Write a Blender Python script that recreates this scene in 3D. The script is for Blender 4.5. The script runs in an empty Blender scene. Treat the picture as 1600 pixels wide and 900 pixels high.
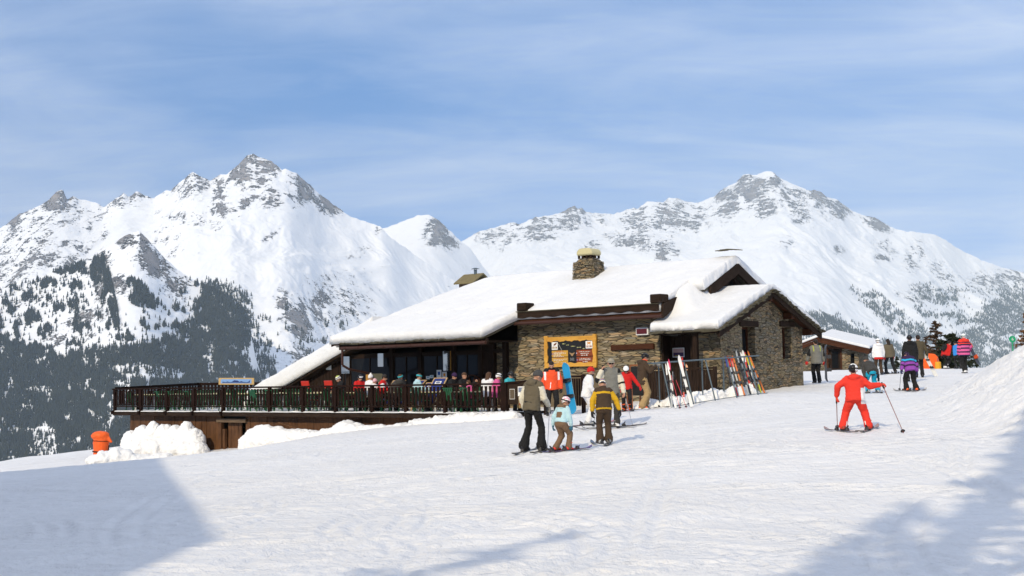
import bpy, bmesh, math, random
import numpy as np
from mathutils import Vector, Matrix, Euler

random.seed(7)
SC = bpy.context.scene
COL = SC.collection
PI = math.pi

# ------------------------------------------------------------------ camera
FOC = 2000.0                      # focal length in photo pixels (photo 1600 wide)
ROLL = 0.018
PITCH = math.atan(140 / 2000.0)


def ray(px, py):
    x = (px - 800) / FOC
    y = (450 - py) / FOC
    c, s = math.cos(ROLL), math.sin(ROLL)
    xl = c * x + s * y
    yl = -s * x + c * y
    cp, sp = math.cos(PITCH), math.sin(PITCH)
    return np.array([xl, cp - sp * yl, sp + cp * yl])


def at(px, py, d):
    """point seen at photo pixel (px, py), d metres ahead of the camera"""
    r = ray(px, py)
    return Vector(r * d / r[1])


def proj_np(X, Y, Z):
    cp, sp = math.cos(PITCH), math.sin(PITCH)
    dep = cp * Y + sp * Z
    y = (-sp * Y + cp * Z) / dep
    x = X / dep
    c, s = math.cos(ROLL), math.sin(ROLL)
    return 800 + FOC * (c * x - s * y), 450 - FOC * (s * x + c * y)


cam_d = bpy.data.cameras.new("camera")
cam_d.sensor_width = 36.0
cam_d.lens = 36.0 * FOC / 1600.0
cam_d.clip_start = 0.2
cam_d.clip_end = 60000.0
cam = bpy.data.objects.new("camera", cam_d)
COL.objects.link(cam)
fw = Vector(ray(800, 450))
rt = Vector(ray(800 + FOC, 450)) - fw
up = Vector(ray(800, 450 - FOC)) - fw
cam.matrix_world = Matrix(((rt.x, up.x, -fw.x, 0), (rt.y, up.y, -fw.y, 0), (rt.z, up.z, -fw.z, 0), (0, 0, 0, 1)))
SC.camera = cam

# ------------------------------------------------------------------ light
SUN_EL = math.radians(31.0)
SUN_AZ = math.radians(27.0)       # the sun stands behind the camera, this far to its left
to_sun = Vector((-math.sin(SUN_AZ) * math.cos(SUN_EL), -math.cos(SUN_AZ) * math.cos(SUN_EL), math.sin(SUN_EL)))

world = bpy.data.worlds.new("World")
SC.world = world
world.use_nodes = True
wn, wl = world.node_tree.nodes, world.node_tree.links
wn.clear()
w_out = wn.new("ShaderNodeOutputWorld")
w_bg = wn.new("ShaderNodeBackground")
w_bg.inputs["Strength"].default_value = 0.105
sky = wn.new("ShaderNodeTexSky")
sky.sky_type = 'NISHITA'
sky.sun_disc = False
sky.sun_elevation = SUN_EL
sky.sun_rotation = math.atan2(to_sun.x, to_sun.y)
sky.altitude = 2000.0
sky.air_density = 1.0
sky.dust_density = 0.6
sky.ozone_density = 1.6


def wmath(op, a, b=None, clamp=False):
    n = wn.new("ShaderNodeMath")
    n.operation = op
    n.use_clamp = clamp
    for i, v in enumerate((a, b)):
        if v is None:
            continue
        if isinstance(v, (int, float)):
            n.inputs[i].default_value = v
        else:
            wl.new(v, n.inputs[i])
    return n.outputs[0]


CL0, CL1, CL2 = (0.46, 8.35, 0), (1.73, 5.55, 0), (8.06, 9.52, 0)
# thin cirrus veils, laid out on a high flat cloud deck (direction / height)
tc = wn.new("ShaderNodeTexCoord")
sep = wn.new("ShaderNodeSeparateXYZ")
wl.new(tc.outputs["Generated"], sep.inputs[0])
lift = wn.new("ShaderNodeVectorMath")         # sample the sky model higher up: mountain air, little horizon glow
lift.operation = 'ADD'
lift.inputs[1].default_value = (0, 0, 0.30)
wl.new(tc.outputs["Generated"], lift.inputs[0])
nrm = wn.new("ShaderNodeVectorMath")
nrm.operation = 'NORMALIZE'
wl.new(lift.outputs[0], nrm.inputs[0])
wl.new(nrm.outputs[0], sky.inputs[0])
zc = wmath('MAXIMUM', sep.outputs[2], 0.015)
zc = wmath('ADD', zc, 0.20)
cx = wmath('DIVIDE', sep.outputs[0], zc)
cy = wmath('DIVIDE', sep.outputs[1], zc)
cmb = wn.new("ShaderNodeCombineXYZ")
wl.new(cx, cmb.inputs[0])
wl.new(cy, cmb.inputs[1])


def cloud(scale, rot, sx, sy, detail, rough, dist, loc):
    m = wn.new("ShaderNodeMapping")
    m.inputs["Location"].default_value = loc
    m.inputs["Rotation"].default_value = (0, 0, rot)
    m.inputs["Scale"].default_value = (sx, sy, 1)
    wl.new(cmb.outputs[0], m.inputs[0])
    n = wn.new("ShaderNodeTexNoise")
    n.inputs["Scale"].default_value = scale
    n.inputs["Detail"].default_value = detail
    n.inputs["Roughness"].default_value = rough
    n.inputs["Distortion"].default_value = dist
    wl.new(m.outputs[0], n.inputs[0])
    return n.outputs[0]


def wramp(v, lo, hi):
    n = wn.new("ShaderNodeMapRange")
    n.interpolation_type = 'SMOOTHSTEP'
    n.inputs["From Min"].default_value = lo
    n.inputs["From Max"].default_value = hi
    wl.new(v, n.inputs["Value"])
    return n.outputs[0]


big = wramp(cloud(0.50, 0.35, 1.0, 0.8, 4, 0.5, 0.5, CL0), 0.38, 0.66)
mid = wramp(cloud(1.1, -0.45, 0.9, 1.7, 7, 0.55, 0.9, CL1), 0.34, 0.70)
fine = wramp(cloud(3.4, -0.30, 0.8, 2.2, 8, 0.60, 1.2, CL2), 0.30, 0.80)
veil = wmath('ADD', wmath('ADD', wmath('MULTIPLY', mid, 0.40), wmath('MULTIPLY', fine, 0.14)), wmath('MULTIPLY', big, 0.46))
over = wramp(sep.outputs[2], 0.24, 0.62)      # extra veil added overhead, mostly out of view, to brighten the shade
veil = wmath('ADD', wmath('MULTIPLY', veil, 0.92), wmath('MULTIPLY', over, 0.42), True)
low = wmath('SUBTRACT', 1.0, wramp(sep.outputs[2], 0.03, 0.27))     # and pales towards the peaks, most on the right
right = wramp(sep.outputs[0], -0.45, 0.45)
veil = wmath('ADD', veil, wmath('MULTIPLY', low, wmath('ADD', wmath('MULTIPLY', right, 0.40), 0.04)), True)
mixc = wn.new("ShaderNodeMix")
mixc.data_type = 'RGBA'
wl.new(veil, mixc.inputs["Factor"])
tint = wn.new("ShaderNodeMix")           # the photo's sky is a little deeper than the model's
tint.data_type = 'RGBA'
tint.blend_type = 'MULTIPLY'
tint.inputs["Factor"].default_value = 1.0
tint.inputs["B"].default_value = (0.68, 1.95, 2.80, 1)
wl.new(sky.outputs[0], tint.inputs["A"])
wl.new(tint.outputs["Result"], mixc.inputs["A"])
mixc.inputs["B"].default_value = (11.2, 12.0, 13.9, 1)
wl.new(mixc.outputs["Result"], w_bg.inputs["Color"])
wl.new(w_bg.outputs[0], w_out.inputs["Surface"])

sun_d = bpy.data.lights.new("sun", 'SUN')
sun_d.energy = 3.9
sun_d.angle = math.radians(0.53)
sun_d.color = (1.0, 0.85, 0.60)
sun = bpy.data.objects.new("sun", sun_d)
sun.rotation_euler = to_sun.to_track_quat('Z', 'Y').to_euler()
COL.objects.link(sun)

SC.view_settings.view_transform = 'Standard'
SC.view_settings.look = 'None'
SC.view_settings.exposure = -0.29
SC.view_settings.gamma = 1.0
SC.render.engine = 'CYCLES'
SC.cycles.use_denoising = True
SC.cycles.max_bounces = 6
SC.cycles.diffuse_bounces = 3
SC.cycles.glossy_bounces = 3
SC.cycles.transmission_bounces = 4
SC.cycles.volume_bounces = 0
SC.cycles.sample_clamp_indirect = 6.0

# ------------------------------------------------------------------ helpers


def tag(o, label=None, cat=None, group=None, kind=None):
    if label:
        o["label"] = label
    if cat:
        o["category"] = cat
    if group:
        o["group"] = group
    if kind:
        o["kind"] = kind
    return o


def empty(name, loc=(0, 0, 0), rz=0.0, label=None, cat=None, group=None):
    o = bpy.data.objects.new(name, None)
    o.empty_display_size = 0.2
    o.location = loc
    o.rotation_euler = (0, 0, rz)
    COL.objects.link(o)
    return tag(o, label, cat, group)


def link_mesh(name, me, mats, parent=None, smooth=False):
    o = bpy.data.objects.new(name, me)
    COL.objects.link(o)
    if not isinstance(mats, (list, tuple)):
        mats = [mats]
    if len(me.materials) == 0:
        for m in mats:
            me.materials.append(m)
    if parent is not None:
        o.parent = parent
    if smooth:
        me.polygons.foreach_set("use_smooth", np.ones(len(me.polygons), dtype=bool))
    return o


def mesh_np(name, V, Fq, smooth=True):
    """mesh from numpy vertices and a (n,3|4) face array"""
    V = np.asarray(V, dtype=np.float32)
    Fq = np.asarray(Fq, dtype=np.int32)
    k = Fq.shape[1]
    me = bpy.data.meshes.new(name)
    me.vertices.add(len(V))
    me.vertices.foreach_set("co", V.ravel())
    me.loops.add(Fq.size)
    me.loops.foreach_set("vertex_index", Fq.ravel())
    me.polygons.add(len(Fq))
    me.polygons.foreach_set("loop_start", np.arange(0, Fq.size, k, dtype=np.int32))
    me.polygons.foreach_set("loop_total", np.full(len(Fq), k, dtype=np.int32))
    if smooth:
        me.polygons.foreach_set("use_smooth", np.ones(len(Fq), dtype=bool))
    me.update(calc_edges=True)
    return me


def grid_faces(ni, nj):
    i = np.arange(ni - 1)[:, None]
    j = np.arange(nj - 1)[None, :]
    a = i * nj + j
    return np.stack([a, a + nj, a + nj + 1, a + 1], -1).reshape(-1, 4)


class MB:
    """collects shapes and links them as ONE mesh object"""

    def __init__(self):
        self.v = []
        self.f = []
        self.m = []

    def add(self, vs, fs, mi=0):
        b = len(self.v)
        self.v += [tuple(p) for p in vs]
        self.f += [tuple(b + i for i in f) for f in fs]
        self.m += [mi] * len(fs)

    def box(self, c, s, mi=0, rot=None, taper=1.0):
        hx, hy, hz = s[0] / 2, s[1] / 2, s[2] / 2
        vs = []
        for z in (-1, 1):
            k = taper if z > 0 else 1.0
            for x, y in ((-1, -1), (1, -1), (1, 1), (-1, 1)):
                vs.append(Vector((x * hx * k, y * hy * k, z * hz)))
        if rot is not None:
            R = rot if isinstance(rot, Matrix) else Euler(rot).to_matrix()
            vs = [R @ p for p in vs]
        c = Vector(c)
        vs = [p + c for p in vs]
        self.add(vs, [(3, 2, 1, 0), (4, 5, 6, 7), (0, 1, 5, 4), (1, 2, 6, 5), (2, 3, 7, 6), (3, 0, 4, 7)], mi)
        return self

    def bx(self, x0, x1, y0, y1, z0, z1, mi=0):
        return self.box(((x0 + x1) / 2, (y0 + y1) / 2, (z0 + z1) / 2), (x1 - x0, y1 - y0, z1 - z0), mi)

    def bar(self, p, q, w, h=None, mi=0):
        """rectangular bar from p to q, w wide, h thick"""
        p, q = Vector(p), Vector(q)
        d = q - p
        if h is None:
            h = w
        R = d.to_track_quat('Z', 'Y').to_matrix()
        return self.box((p + q) / 2, (w, h, d.length), mi, R)

    def tube(self, p, q, r0, r1=None, n=8, mi=0):
        p, q = Vector(p), Vector(q)
        r1 = r0 if r1 is None else r1
        R = (q - p).to_track_quat('Z', 'Y').to_matrix()
        vs = []
        for base, r in ((p, r0), (q, r1)):
            for k in range(n):
                a = 2 * PI * k / n
                vs.append(base + R @ Vector((r * math.cos(a), r * math.sin(a), 0)))
        fs = [(k, (k + 1) % n, n + (k + 1) % n, n + k) for k in range(n)]
        fs += [tuple(range(n - 1, -1, -1)), tuple(range(n, 2 * n))]
        self.add(vs, fs, mi)
        return self

    def path(self, pts, r, n=8, mi=0):
        for a, b in zip(pts[:-1], pts[1:]):
            self.tube(a, b, r, r, n, mi)
        return self

    def ball(self, c, r, mi=0, nu=12, nv=8, R=None):
        c = Vector(c)
        if not isinstance(r, (tuple, list)):
            r = (r, r, r)
        vs = []
        for j in range(nv + 1):
            t = PI * j / nv
            for i in range(nu):
                a = 2 * PI * i / nu
                p = Vector((r[0] * math.sin(t) * math.cos(a), r[1] * math.sin(t) * math.sin(a), r[2] * math.cos(t)))
                vs.append(c + (R @ p if R is not None else p))
        fs = []
        for j in range(nv):
            for i in range(nu):
                fs.append((j * nu + i, (j + 1) * nu + i, (j + 1) * nu + (i + 1) % nu, j * nu + (i + 1) % nu))
        self.add(vs, fs, mi)
        return self

    def prism(self, poly, y0, y1, mi=0, axis='y'):
        """extrude an (a,b) polygon: axis y -> (a, y, b); axis x -> (x, a, b); axis z -> (a, b, z)"""
        n = len(poly)
        vs = []
        for y in (y0, y1):
            for a, b in poly:
                vs.append({'y': (a, y, b), 'x': (y, a, b), 'z': (a, b, y)}[axis])
        fs = [tuple(range(n)), tuple(range(2 * n - 1, n - 1, -1))]
        fs += [(k, n + k, n + (k + 1) % n, (k + 1) % n) for k in range(n)]
        self.add(vs, fs, mi)
        return self

    def build(self, name, mats, parent=None, smooth=False, bevel=0.0, label=None):
        me = bpy.data.meshes.new(name)
        me.from_pydata(self.v, [], self.f)
        bm = bmesh.new()
        bm.from_mesh(me)
        bmesh.ops.recalc_face_normals(bm, faces=bm.faces)
        bm.to_mesh(me)
        bm.free()
        if not isinstance(mats, (list, tuple)):
            mats = [mats]
        for m in mats:
            me.materials.append(m)
        if len(mats) > 1:
            me.polygons.foreach_set("material_index", np.array(self.m, dtype=np.int32))
        o = link_mesh(name, me, mats, parent, smooth)
        if bevel > 0:
            b = o.modifiers.new("bevel", 'BEVEL')
            b.width = bevel
            b.segments = 1
            b.limit_method = 'ANGLE'
        if label:
            o["label"] = label
        return o


# ------------------------------------------------------------------ numpy noise
_rng = np.random.RandomState(11)
_perm = np.concatenate([_rng.permutation(512)] * 3).astype(np.int32)
_ga = _rng.rand(512) * 2 * PI
_gx, _gy = np.cos(_ga), np.sin(_ga)


def pnoise(x, y, seed=0):
    x = np.asarray(x, dtype=np.float64) + seed * 17.31
    y = np.asarray(y, dtype=np.float64) + seed * 7.77
    xi = np.floor(x).astype(np.int64)
    yi = np.floor(y).astype(np.int64)
    xf, yf = x - xi, y - yi
    u = xf * xf * xf * (xf * (xf * 6 - 15) + 10)
    v = yf * yf * yf * (yf * (yf * 6 - 15) + 10)

    def g(ix, iy, fx, fy):
        h = _perm[_perm[ix & 511] + (iy & 511)] & 511
        return _gx[h] * fx + _gy[h] * fy
    n00 = g(xi, yi, xf, yf)
    n10 = g(xi + 1, yi, xf - 1, yf)
    n01 = g(xi, yi + 1, xf, yf - 1)
    n11 = g(xi + 1, yi + 1, xf - 1, yf - 1)
    a = n00 + u * (n10 - n00)
    b = n01 + u * (n11 - n01)
    return (a + v * (b - a)) * 1.5


def fbm(x, y, octv=5, seed=0, gain=0.5):
    s, a, t = 0, 1.0, 0
    for o in range(octv):
        s = s + a * pnoise(x * 2 ** o, y * 2 ** o, seed + o)
        t += a
        a *= gain
    return s / t


def ridged(x, y, octv=5, seed=0, gain=0.5):
    s, a, t = 0, 1.0, 0
    for o in range(octv):
        s = s + a * (1 - np.abs(pnoise(x * 2 ** o, y * 2 ** o, seed + o)) * 1.6)
        t += a
        a *= gain
    return s / t


def sstep(x, a, b):
    t = np.clip((x - a) / (b - a), 0, 1)
    return t * t * (3 - 2 * t)


# ------------------------------------------------------------------ materials
MATS = {}


class NT:
    def __init__(self, name):
        self.m = bpy.data.materials.new(name)
        self.m.use_nodes = True
        self.n = self.m.node_tree.nodes
        self.l = self.m.node_tree.links
        self.b = self.n["Principled BSDF"]
        self.b.inputs["Specular IOR Level"].default_value = 0.3

    def node(self, t, **kw):
        n = self.n.new(t)
        for k, v in kw.items():
            if hasattr(n, k) and k not in n.inputs:
                setattr(n, k, v)
            else:
                n.inputs[k].default_value = v
        return n

    def link(self, a, b):
        self.l.new(a, b)

    def coord(self, scale=(1, 1, 1), rot=(0, 0, 0), kind="Object"):
        t = self.node("ShaderNodeTexCoord")
        m = self.node("ShaderNodeMapping")
        m.inputs["Scale"].default_value = scale
        m.inputs["Rotation"].default_value = rot
        self.link(t.outputs[kind], m.inputs[0])
        return m.outputs[0]

    def noise(self, vec, scale, detail=4, rough=0.55, dist=0.0):
        n = self.node("ShaderNodeTexNoise")
        n.inputs["Scale"].default_value = scale
        n.inputs["Detail"].default_value = detail
        n.inputs["Roughness"].default_value = rough
        n.inputs["Distortion"].default_value = dist
        self.link(vec, n.inputs["Vector"])
        return n.outputs["Fac"]

    def ramp(self, fac, stops):
        r = self.node("ShaderNodeValToRGB")
        e = r.color_ramp.elements
        while len(e) < len(stops):
            e.new(0.5)
        for k, (p, c) in enumerate(stops):
            e[k].position = p
            e[k].color = (c[0], c[1], c[2], 1) if not isinstance(c, (int, float)) else (c, c, c, 1)
        self.link(fac, r.inputs[0])
        return r.outputs[0]

    def mix(self, fac, a, b, blend='MIX'):
        n = self.node("ShaderNodeMix")
        n.data_type = 'RGBA'
        n.blend_type = blend
        for sock, v in ((n.inputs["Factor"], fac), (n.inputs["A"], a), (n.inputs["B"], b)):
            if isinstance(v, (int, float)):
                sock.default_value = v
            elif isinstance(v, (tuple, list)):
                sock.default_value = (v[0], v[1], v[2], 1)
            else:
                self.link(v, sock)
        return n.outputs["Result"]

    def math(self, op, a, b=0.0, clamp=False):
        n = self.node("ShaderNodeMath")
        n.operation = op
        n.use_clamp = clamp
        for i, v in enumerate((a, b)):
            if isinstance(v, (int, float)):
                n.inputs[i].default_value = v
            else:
                self.link(v, n.inputs[i])
        return n.outputs[0]

    def bump(self, h, strength=0.3, dist=0.02, prev=None):
        n = self.node("ShaderNodeBump")
        n.inputs["Strength"].default_value = strength
        n.inputs["Distance"].default_value = dist
        self.link(h, n.inputs["Height"])
        if prev is not None:
            self.link(prev, n.inputs["Normal"])
        return n.outputs[0]

    def out(self, col=None, rough=None, normal=None, metal=None):
        for key, v in (("Base Color", col), ("Roughness", rough), ("Metallic", metal)):
            if v is None:
                continue
            s = self.b.inputs[key]
            if isinstance(v, (int, float)):
                s.default_value = v
            elif isinstance(v, (tuple, list)):
                s.default_value = (v[0], v[1], v[2], 1)
            else:
                self.link(v, s)
        if normal is not None:
            self.link(normal, self.b.inputs["Normal"])
        return self.m


def m_plain(name, c, rough=0.6, metal=0.0, var=0.15, scale=14.0, bump=0.0):
    """a solid paint / plastic / metal with a little uneven wear"""
    if name in MATS:
        return MATS[name]
    t = NT(name)
    v = t.coord()
    n = t.noise(v, scale, 4)
    col = t.mix(n, [x * (1 - var) for x in c], [min(1, x * (1 + var)) for x in c])
    nm = t.bump(t.noise(v, scale * 4, 3), bump, 0.01) if bump else None
    MATS[name] = t.out(col, rough, nm, metal)
    return MATS[name]


def m_cloth(name, c, rough=0.85):
    if name in MATS:
        return MATS[name]
    t = NT(name)
    v = t.coord()
    n1 = t.noise(v, 9, 3)
    n2 = t.noise(v, 160, 2)
    col = t.mix(n1, [x * 0.82 for x in c], [min(1, x * 1.12) for x in c])
    nm = t.bump(n1, 0.5, 0.03)
    nm = t.bump(n2, 0.15, 0.003, nm)
    MATS[name] = t.out(col, rough, nm)
    return MATS[name]


def m_wood(name, dark, light, scale=6.0, axis='z', rough=0.75, bump=0.4):
    if name in MATS:
        return MATS[name]
    t = NT(name)
    sc = {'x': (0.12, 1, 1), 'y': (1, 0.12, 1), 'z': (1, 1, 0.12)}[axis]
    v = t.coord(sc)
    n = t.noise(v, scale * 3, 6, 0.65, 1.2)
    n2 = t.noise(t.coord(), 2.2, 3)
    f = t.math('ADD', t.math('MULTIPLY', n, 0.7), t.math('MULTIPLY', n2, 0.3))
    col = t.ramp(f, [(0.32, dark), (0.68, light)])
    t.b.inputs["Specular IOR Level"].default_value = 0.3 if light[0] > .12 else 0.06
    MATS[name] = t.out(col, rough, t.bump(n, bump, 0.015))
    return MATS[name]
# ================================================================== THE SETTING: far mountains
def m_mountain():
    t = NT("mountain_snow_and_rock")
    geo = t.node("ShaderNodeNewGeometry")
    att = t.node("ShaderNodeAttribute")
    att.attribute_name = "rock"
    mp = t.node("ShaderNodeMapping")
    mp.inputs["Scale"].default_value = (1, 1, 1)
    t.link(geo.outputs["Position"], mp.inputs[0])
    n1 = t.noise(mp.outputs[0], 0.026, 7, 0.72, 0.4)
    mp2 = t.node("ShaderNodeMapping")
    mp2.inputs["Scale"].default_value = (1, 1, 2.6)
    mp2.inputs["Rotation"].default_value = (0.25, 0.35, 0)
    t.link(geo.outputs["Position"], mp2.inputs[0])
    n2 = t.noise(mp2.outputs[0], 0.085, 5, 0.65, 0.5)
    s = t.math('ADD', att.outputs["Fac"], t.math('MULTIPLY', t.math('SUBTRACT', n1, 0.5), 1.5))
    s = t.math('ADD', s, t.math('MULTIPLY', t.math('SUBTRACT', n2, 0.5), 1.5))
    mask = t.ramp(s, [(0.42, 0.0), (0.58, 1.0)])
    rc = t.ramp(t.noise(mp2.outputs[0], 0.010, 5, 0.6), [(0.3, (0.20, 0.19, 0.19)), (0.55, (0.31, 0.29, 0.28)), (0.75, (0.44, 0.38, 0.33))])
    col = t.mix(mask, (0.93, 0.925, 0.91), rc)
    h = t.math('MULTIPLY', n1, t.math('ADD', t.math('MULTIPLY', mask, 0.9), 0.10))
    nm = t.bump(h, 0.8, 14.0)
    h2 = t.math('MULTIPLY', n2, t.math('ADD', t.math('MULTIPLY', mask, 0.9), 0.10))
    nm = t.bump(h2, 0.6, 5.0, nm)
    t.b.inputs["Specular IOR Level"].default_value = 0.1
    return t.out(col, 0.9, nm)


M_MTN = m_mountain()


def gsm(v, w):
    if w < 0.5:
        return v
    k = int(w * 3)
    x = np.arange(-k, k + 1)
    g = np.exp(-x * x / (2 * w * w))
    g /= g.sum()
    return np.convolve(np.pad(v, k, mode='edge'), g, mode='valid')


def trace(points, aa):
    """skyline (photo pixels) -> elevation tangent over the azimuth tangents aa"""
    pa, pt = [], []
    for px, py in points:
        r = ray(px, py)
        pa.append(r[0] / r[1])
        pt.append(r[2] / r[1])
    return np.interp(aa, pa, pt)


def spots(px, py, lst):
    """sum of soft elliptic patches (px, py, rx, ry, tilt in degrees, strength)"""
    out = np.zeros_like(px)
    for cx_, cy_, rx, ry, an, st in lst:
        c, s = math.cos(math.radians(an)), math.sin(math.radians(an))
        dx, dy = px - cx_, py - cy_
        u_, v_ = (dx * c + dy * s) / rx, (-dx * s + dy * c) / ry
        out = np.maximum(out, st * np.exp(-(u_ * u_ + v_ * v_) ** 1.5))
    return out


def build_range(name, points, D0, Dvar, dmin, slope, amp, rockspots, base_rock, na, nd, seed, steep_top=0.25, a_rng=(-0.62, 0.62), top_amp=1.0):
    aa = np.linspace(a_rng[0], a_rng[1], na)
    da = aa[1] - aa[0]
    pxw = 1.0 / (FOC * da)                       # columns per photo pixel
    tr = trace(points, aa)
    tr = tr + 0.0011 * top_amp * (fbm(aa * 260, aa * 0 + 3.3, 4, seed)) * 1.0
    Dr = D0 + Dvar * fbm(aa * 9, aa * 0 + 1.7, 3, seed + 5) * 1.4
    zr0 = tr * Dr
    sm = [zr0] + [gsm(zr0, w * pxw) for w in (7, 22, 60, 150)]
    sknots = [0, 90, 350, 1000, 2600]
    # rows: dense near the ridge, and a short back slope
    t = np.linspace(0, 1, nd)
    S = (t ** 1.25)[None, :] * (Dr[:, None] - dmin)
    sb = np.array([-900, -500, -250, -110, -45])[None, :] * np.ones((na, 1))
    S = np.concatenate([sb, S], 1)
    A = np.repeat(aa[:, None], S.shape[1], 1)
    d = Dr[:, None] - S
    X, Y = A * d, d
    Sp = np.clip(S, 0, None)
    zb = np.zeros_like(S)
    for k in range(4):
        lo, hi = sknots[k], sknots[k + 1]
        f = np.clip((Sp - lo) / (hi - lo), 0, 1)
        seg = (Sp >= lo) & ((Sp < hi) if k < 3 else True)
        val = sm[k][:, None] * (1 - f) + sm[k + 1][:, None] * f
        zb = np.where(seg, val, zb)
    prof = slope * Sp + steep_top * 260 * (1 - np.exp(-Sp / 260.0))
    Z = zb - prof
    Z = np.where(S < 0, zb + S * 0.75, Z)
    # spurs and gullies running down the face
    wx = X + 260 * fbm(X / 900, Y / 900, 3, seed + 1)
    wy = Y + 260 * fbm(X / 900, Y / 900, 3, seed + 2)
    r1 = ridged(wx / 900, wy / 2400, 4, seed + 3, 0.55) - 0.62
    r2 = ridged(wx / 230, wy / 520, 5, seed + 4, 0.6) - 0.6
    r3 = ridged(X / 70 + wy / 240, wy / 110, 4, seed + 6, 0.6) - 0.6
    grow = sstep(Sp, 0, 700)
    grow2 = sstep(Sp, 0, 160)
    Z = Z + amp * (1.0 * r1 * grow + 0.30 * r2 * (0.15 + grow2))
    px, py = proj_np(X, Y, Z)
    zone = np.clip(base_rock + spots(px, py, rockspots), 0, 1.15)
    Z = Z + amp * 0.20 * r3 * np.clip(zone, 0.05, 1) * (0.2 + 0.8 * grow2)
    # slope makes rock
    gz = np.gradient(Z, axis=1) / np.minimum(np.gradient(d, axis=1), -1e-3)
    ga = np.gradient(Z, axis=0) / (da * d)
    steep = np.sqrt(gz ** 2 + ga ** 2)
    st = sstep(steep, slope * 1.0, slope * 3.2)
    flute = ridged(wx / 85 + 0.3 * fbm(X / 60, Y / 60, 2, seed + 12), Sp / 420 + Z / 900, 4, seed + 9, .6) - .62
    strata = ridged(Z / 55 + (X + Y) / 400, X / 500, 3, seed + 13, .55) - .6
    rk = zone * (0.29 + 0.58 * st + 0.40 * (r2 + 0.1) + 0.75 * flute + 0.45 * strata + 0.35 * fbm(X / 150, Y / 150, 4, seed + 9))
    rk = np.clip(rk, 0, 1)
    V = np.stack([X, Y, Z], -1).reshape(-1, 3)
    me = mesh_np(name, V, grid_faces(na, S.shape[1]))
    at_ = me.attributes.new("rock", 'FLOAT', 'POINT')
    at_.data.foreach_set("value", rk.astype(np.float32).ravel())
    o = link_mesh(name, me, M_MTN)
    tag(o, kind="structure")
    return dict(aa=aa, Dr=Dr, S=S, Z=Z, X=X, Y=Y, px=px, py=py, rk=rk, o=o)


SKY_L = [(-700, 430), (-420, 400), (-200, 415), (-60, 388), (0, 357), (15, 347), (30, 335), (51, 326), (63, 320), (78, 310), (88, 300), (98, 295), (102, 306), (105, 311), (115, 306), (123, 312), (132, 312), (142, 315), (153, 317), (163, 324), (180, 311), (193, 302), (201, 307), (214, 298), (225, 305), (240, 310), (261, 296), (267, 297), (288, 279), (301, 269), (315, 276), (328, 282), (345, 272), (354, 273), (372, 257), (387, 243), (395, 240), (410, 247), (423, 251), (441, 266), (446, 263), (463, 271), (480, 286), (497, 301), (517, 316), (533, 328), (548, 339), (567, 344), (583, 350), (597, 356), (607, 368), (633, 387), (660, 407), (700, 433), (760, 470), (900, 560), (1100, 640), (2200, 760)]
SKY_M = [(-600, 520), (300, 470), (500, 400), (580, 362), (602, 356), (620, 349), (637, 343), (653, 336.5), (670, 335.5), (687, 345), (700, 358), (720, 376), (735, 388), (750, 410), (780, 450), (850, 540), (950, 640), (1100, 700), (2200, 900)]
SKY_R = [(-600, 560), (300, 500), (600, 430), (690, 395), (722, 377), (747, 362), (772, 356), (800, 347), (812, 350), (837, 339), (862, 336), (881, 330), (888, 326), (897, 320), (903, 327), (909, 323), (915, 331), (937, 333), (959, 335), (975, 329), (990, 324), (995, 326), (1012, 315), (1028, 315), (1036, 316), (1045, 309), (1062, 310), (1070, 315), (1090, 317), (1115, 307), (1131, 294), (1151, 284), (1153, 281), (1162, 272.5), (1172, 271.5), (1178, 274), (1200, 266.5), (1208, 269), (1217, 277), (1240, 288), (1266, 298), (1272, 296), (1283, 300), (1292, 308), (1307, 311), (1320, 321), (1333, 330), (1347, 336), (1367, 340), (1392, 355), (1413, 361), (1437, 363), (1460, 366), (1477, 375), (1500, 390), (1533, 406), (1567, 418), (1600, 426), (1700, 462), (1850, 500), (2300, 560)]
SKY_F = [(-800, 560), (-400, 520), (-150, 485), (0, 452), (45, 440), (90, 422), (132, 410), (150, 400), (168, 388), (195, 368), (217, 359), (228, 371), (255, 401), (276, 420), (300, 436), (330, 452), (365, 468), (385, 490), (400, 560), (430, 660), (500, 760), (700, 860), (2200, 900)]

RK_L = [(98, 320, 40, 26, 30, .9), (60, 385, 60, 60, 20, .62), (110, 400, 40, 50, 0, .6), (20, 420, 40, 50, 0, .6), (30, 340, 30, 14, -35, .7), (150, 350, 26, 40, 10, .5), (200, 312, 40, 16, 0, .7), (300, 290, 42, 26, -20, .62), (345, 300, 16, 34, 8, 1.05), (395, 268, 44, 32, 0, .95), (425, 262, 16, 24, 20, .9),
        (405, 300, 40, 20, 25, .85), (382, 316, 12, 14, 0, .9), (350, 330, 30, 14, 0, .85), (310, 345, 60, 14, 10, .55), (470, 290, 28, 30, 35, .8), (510, 318, 30, 16, 30, .75), (420, 372, 26, 6, -35, .85), (260, 380, 40, 24, 35, .45),
        (440, 470, 12, 20, 10, .85), (460, 500, 30, 36, 0, .8), (500, 480, 20, 26, 0, .8), (530, 470, 60, 50, 0, .35), (455, 560, 40, 30, 0, .6), (560, 395, 24, 8, -20, .4), (590, 360, 10, 6, 0, .5)]
RK_F = [(205, 372, 40, 18, 20, .85), (240, 410, 40, 22, 30, .8), (275, 440, 26, 22, 40, .75), (150, 410, 22, 30, 10, .8), (155, 440, 14, 40, -10, .85), (130, 500, 46, 14, -18, .8), (110, 525, 60, 18, -15, .7), (190, 445, 26, 16, 10, .6), (60, 470, 60, 30, 0, .35), (280, 450, 16, 20, 0, .7)]
RK_M = [(680, 365, 22, 26, 20, .85), (700, 378, 20, 14, 30, .7), (668, 362, 8, 24, 20, .8)]
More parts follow.
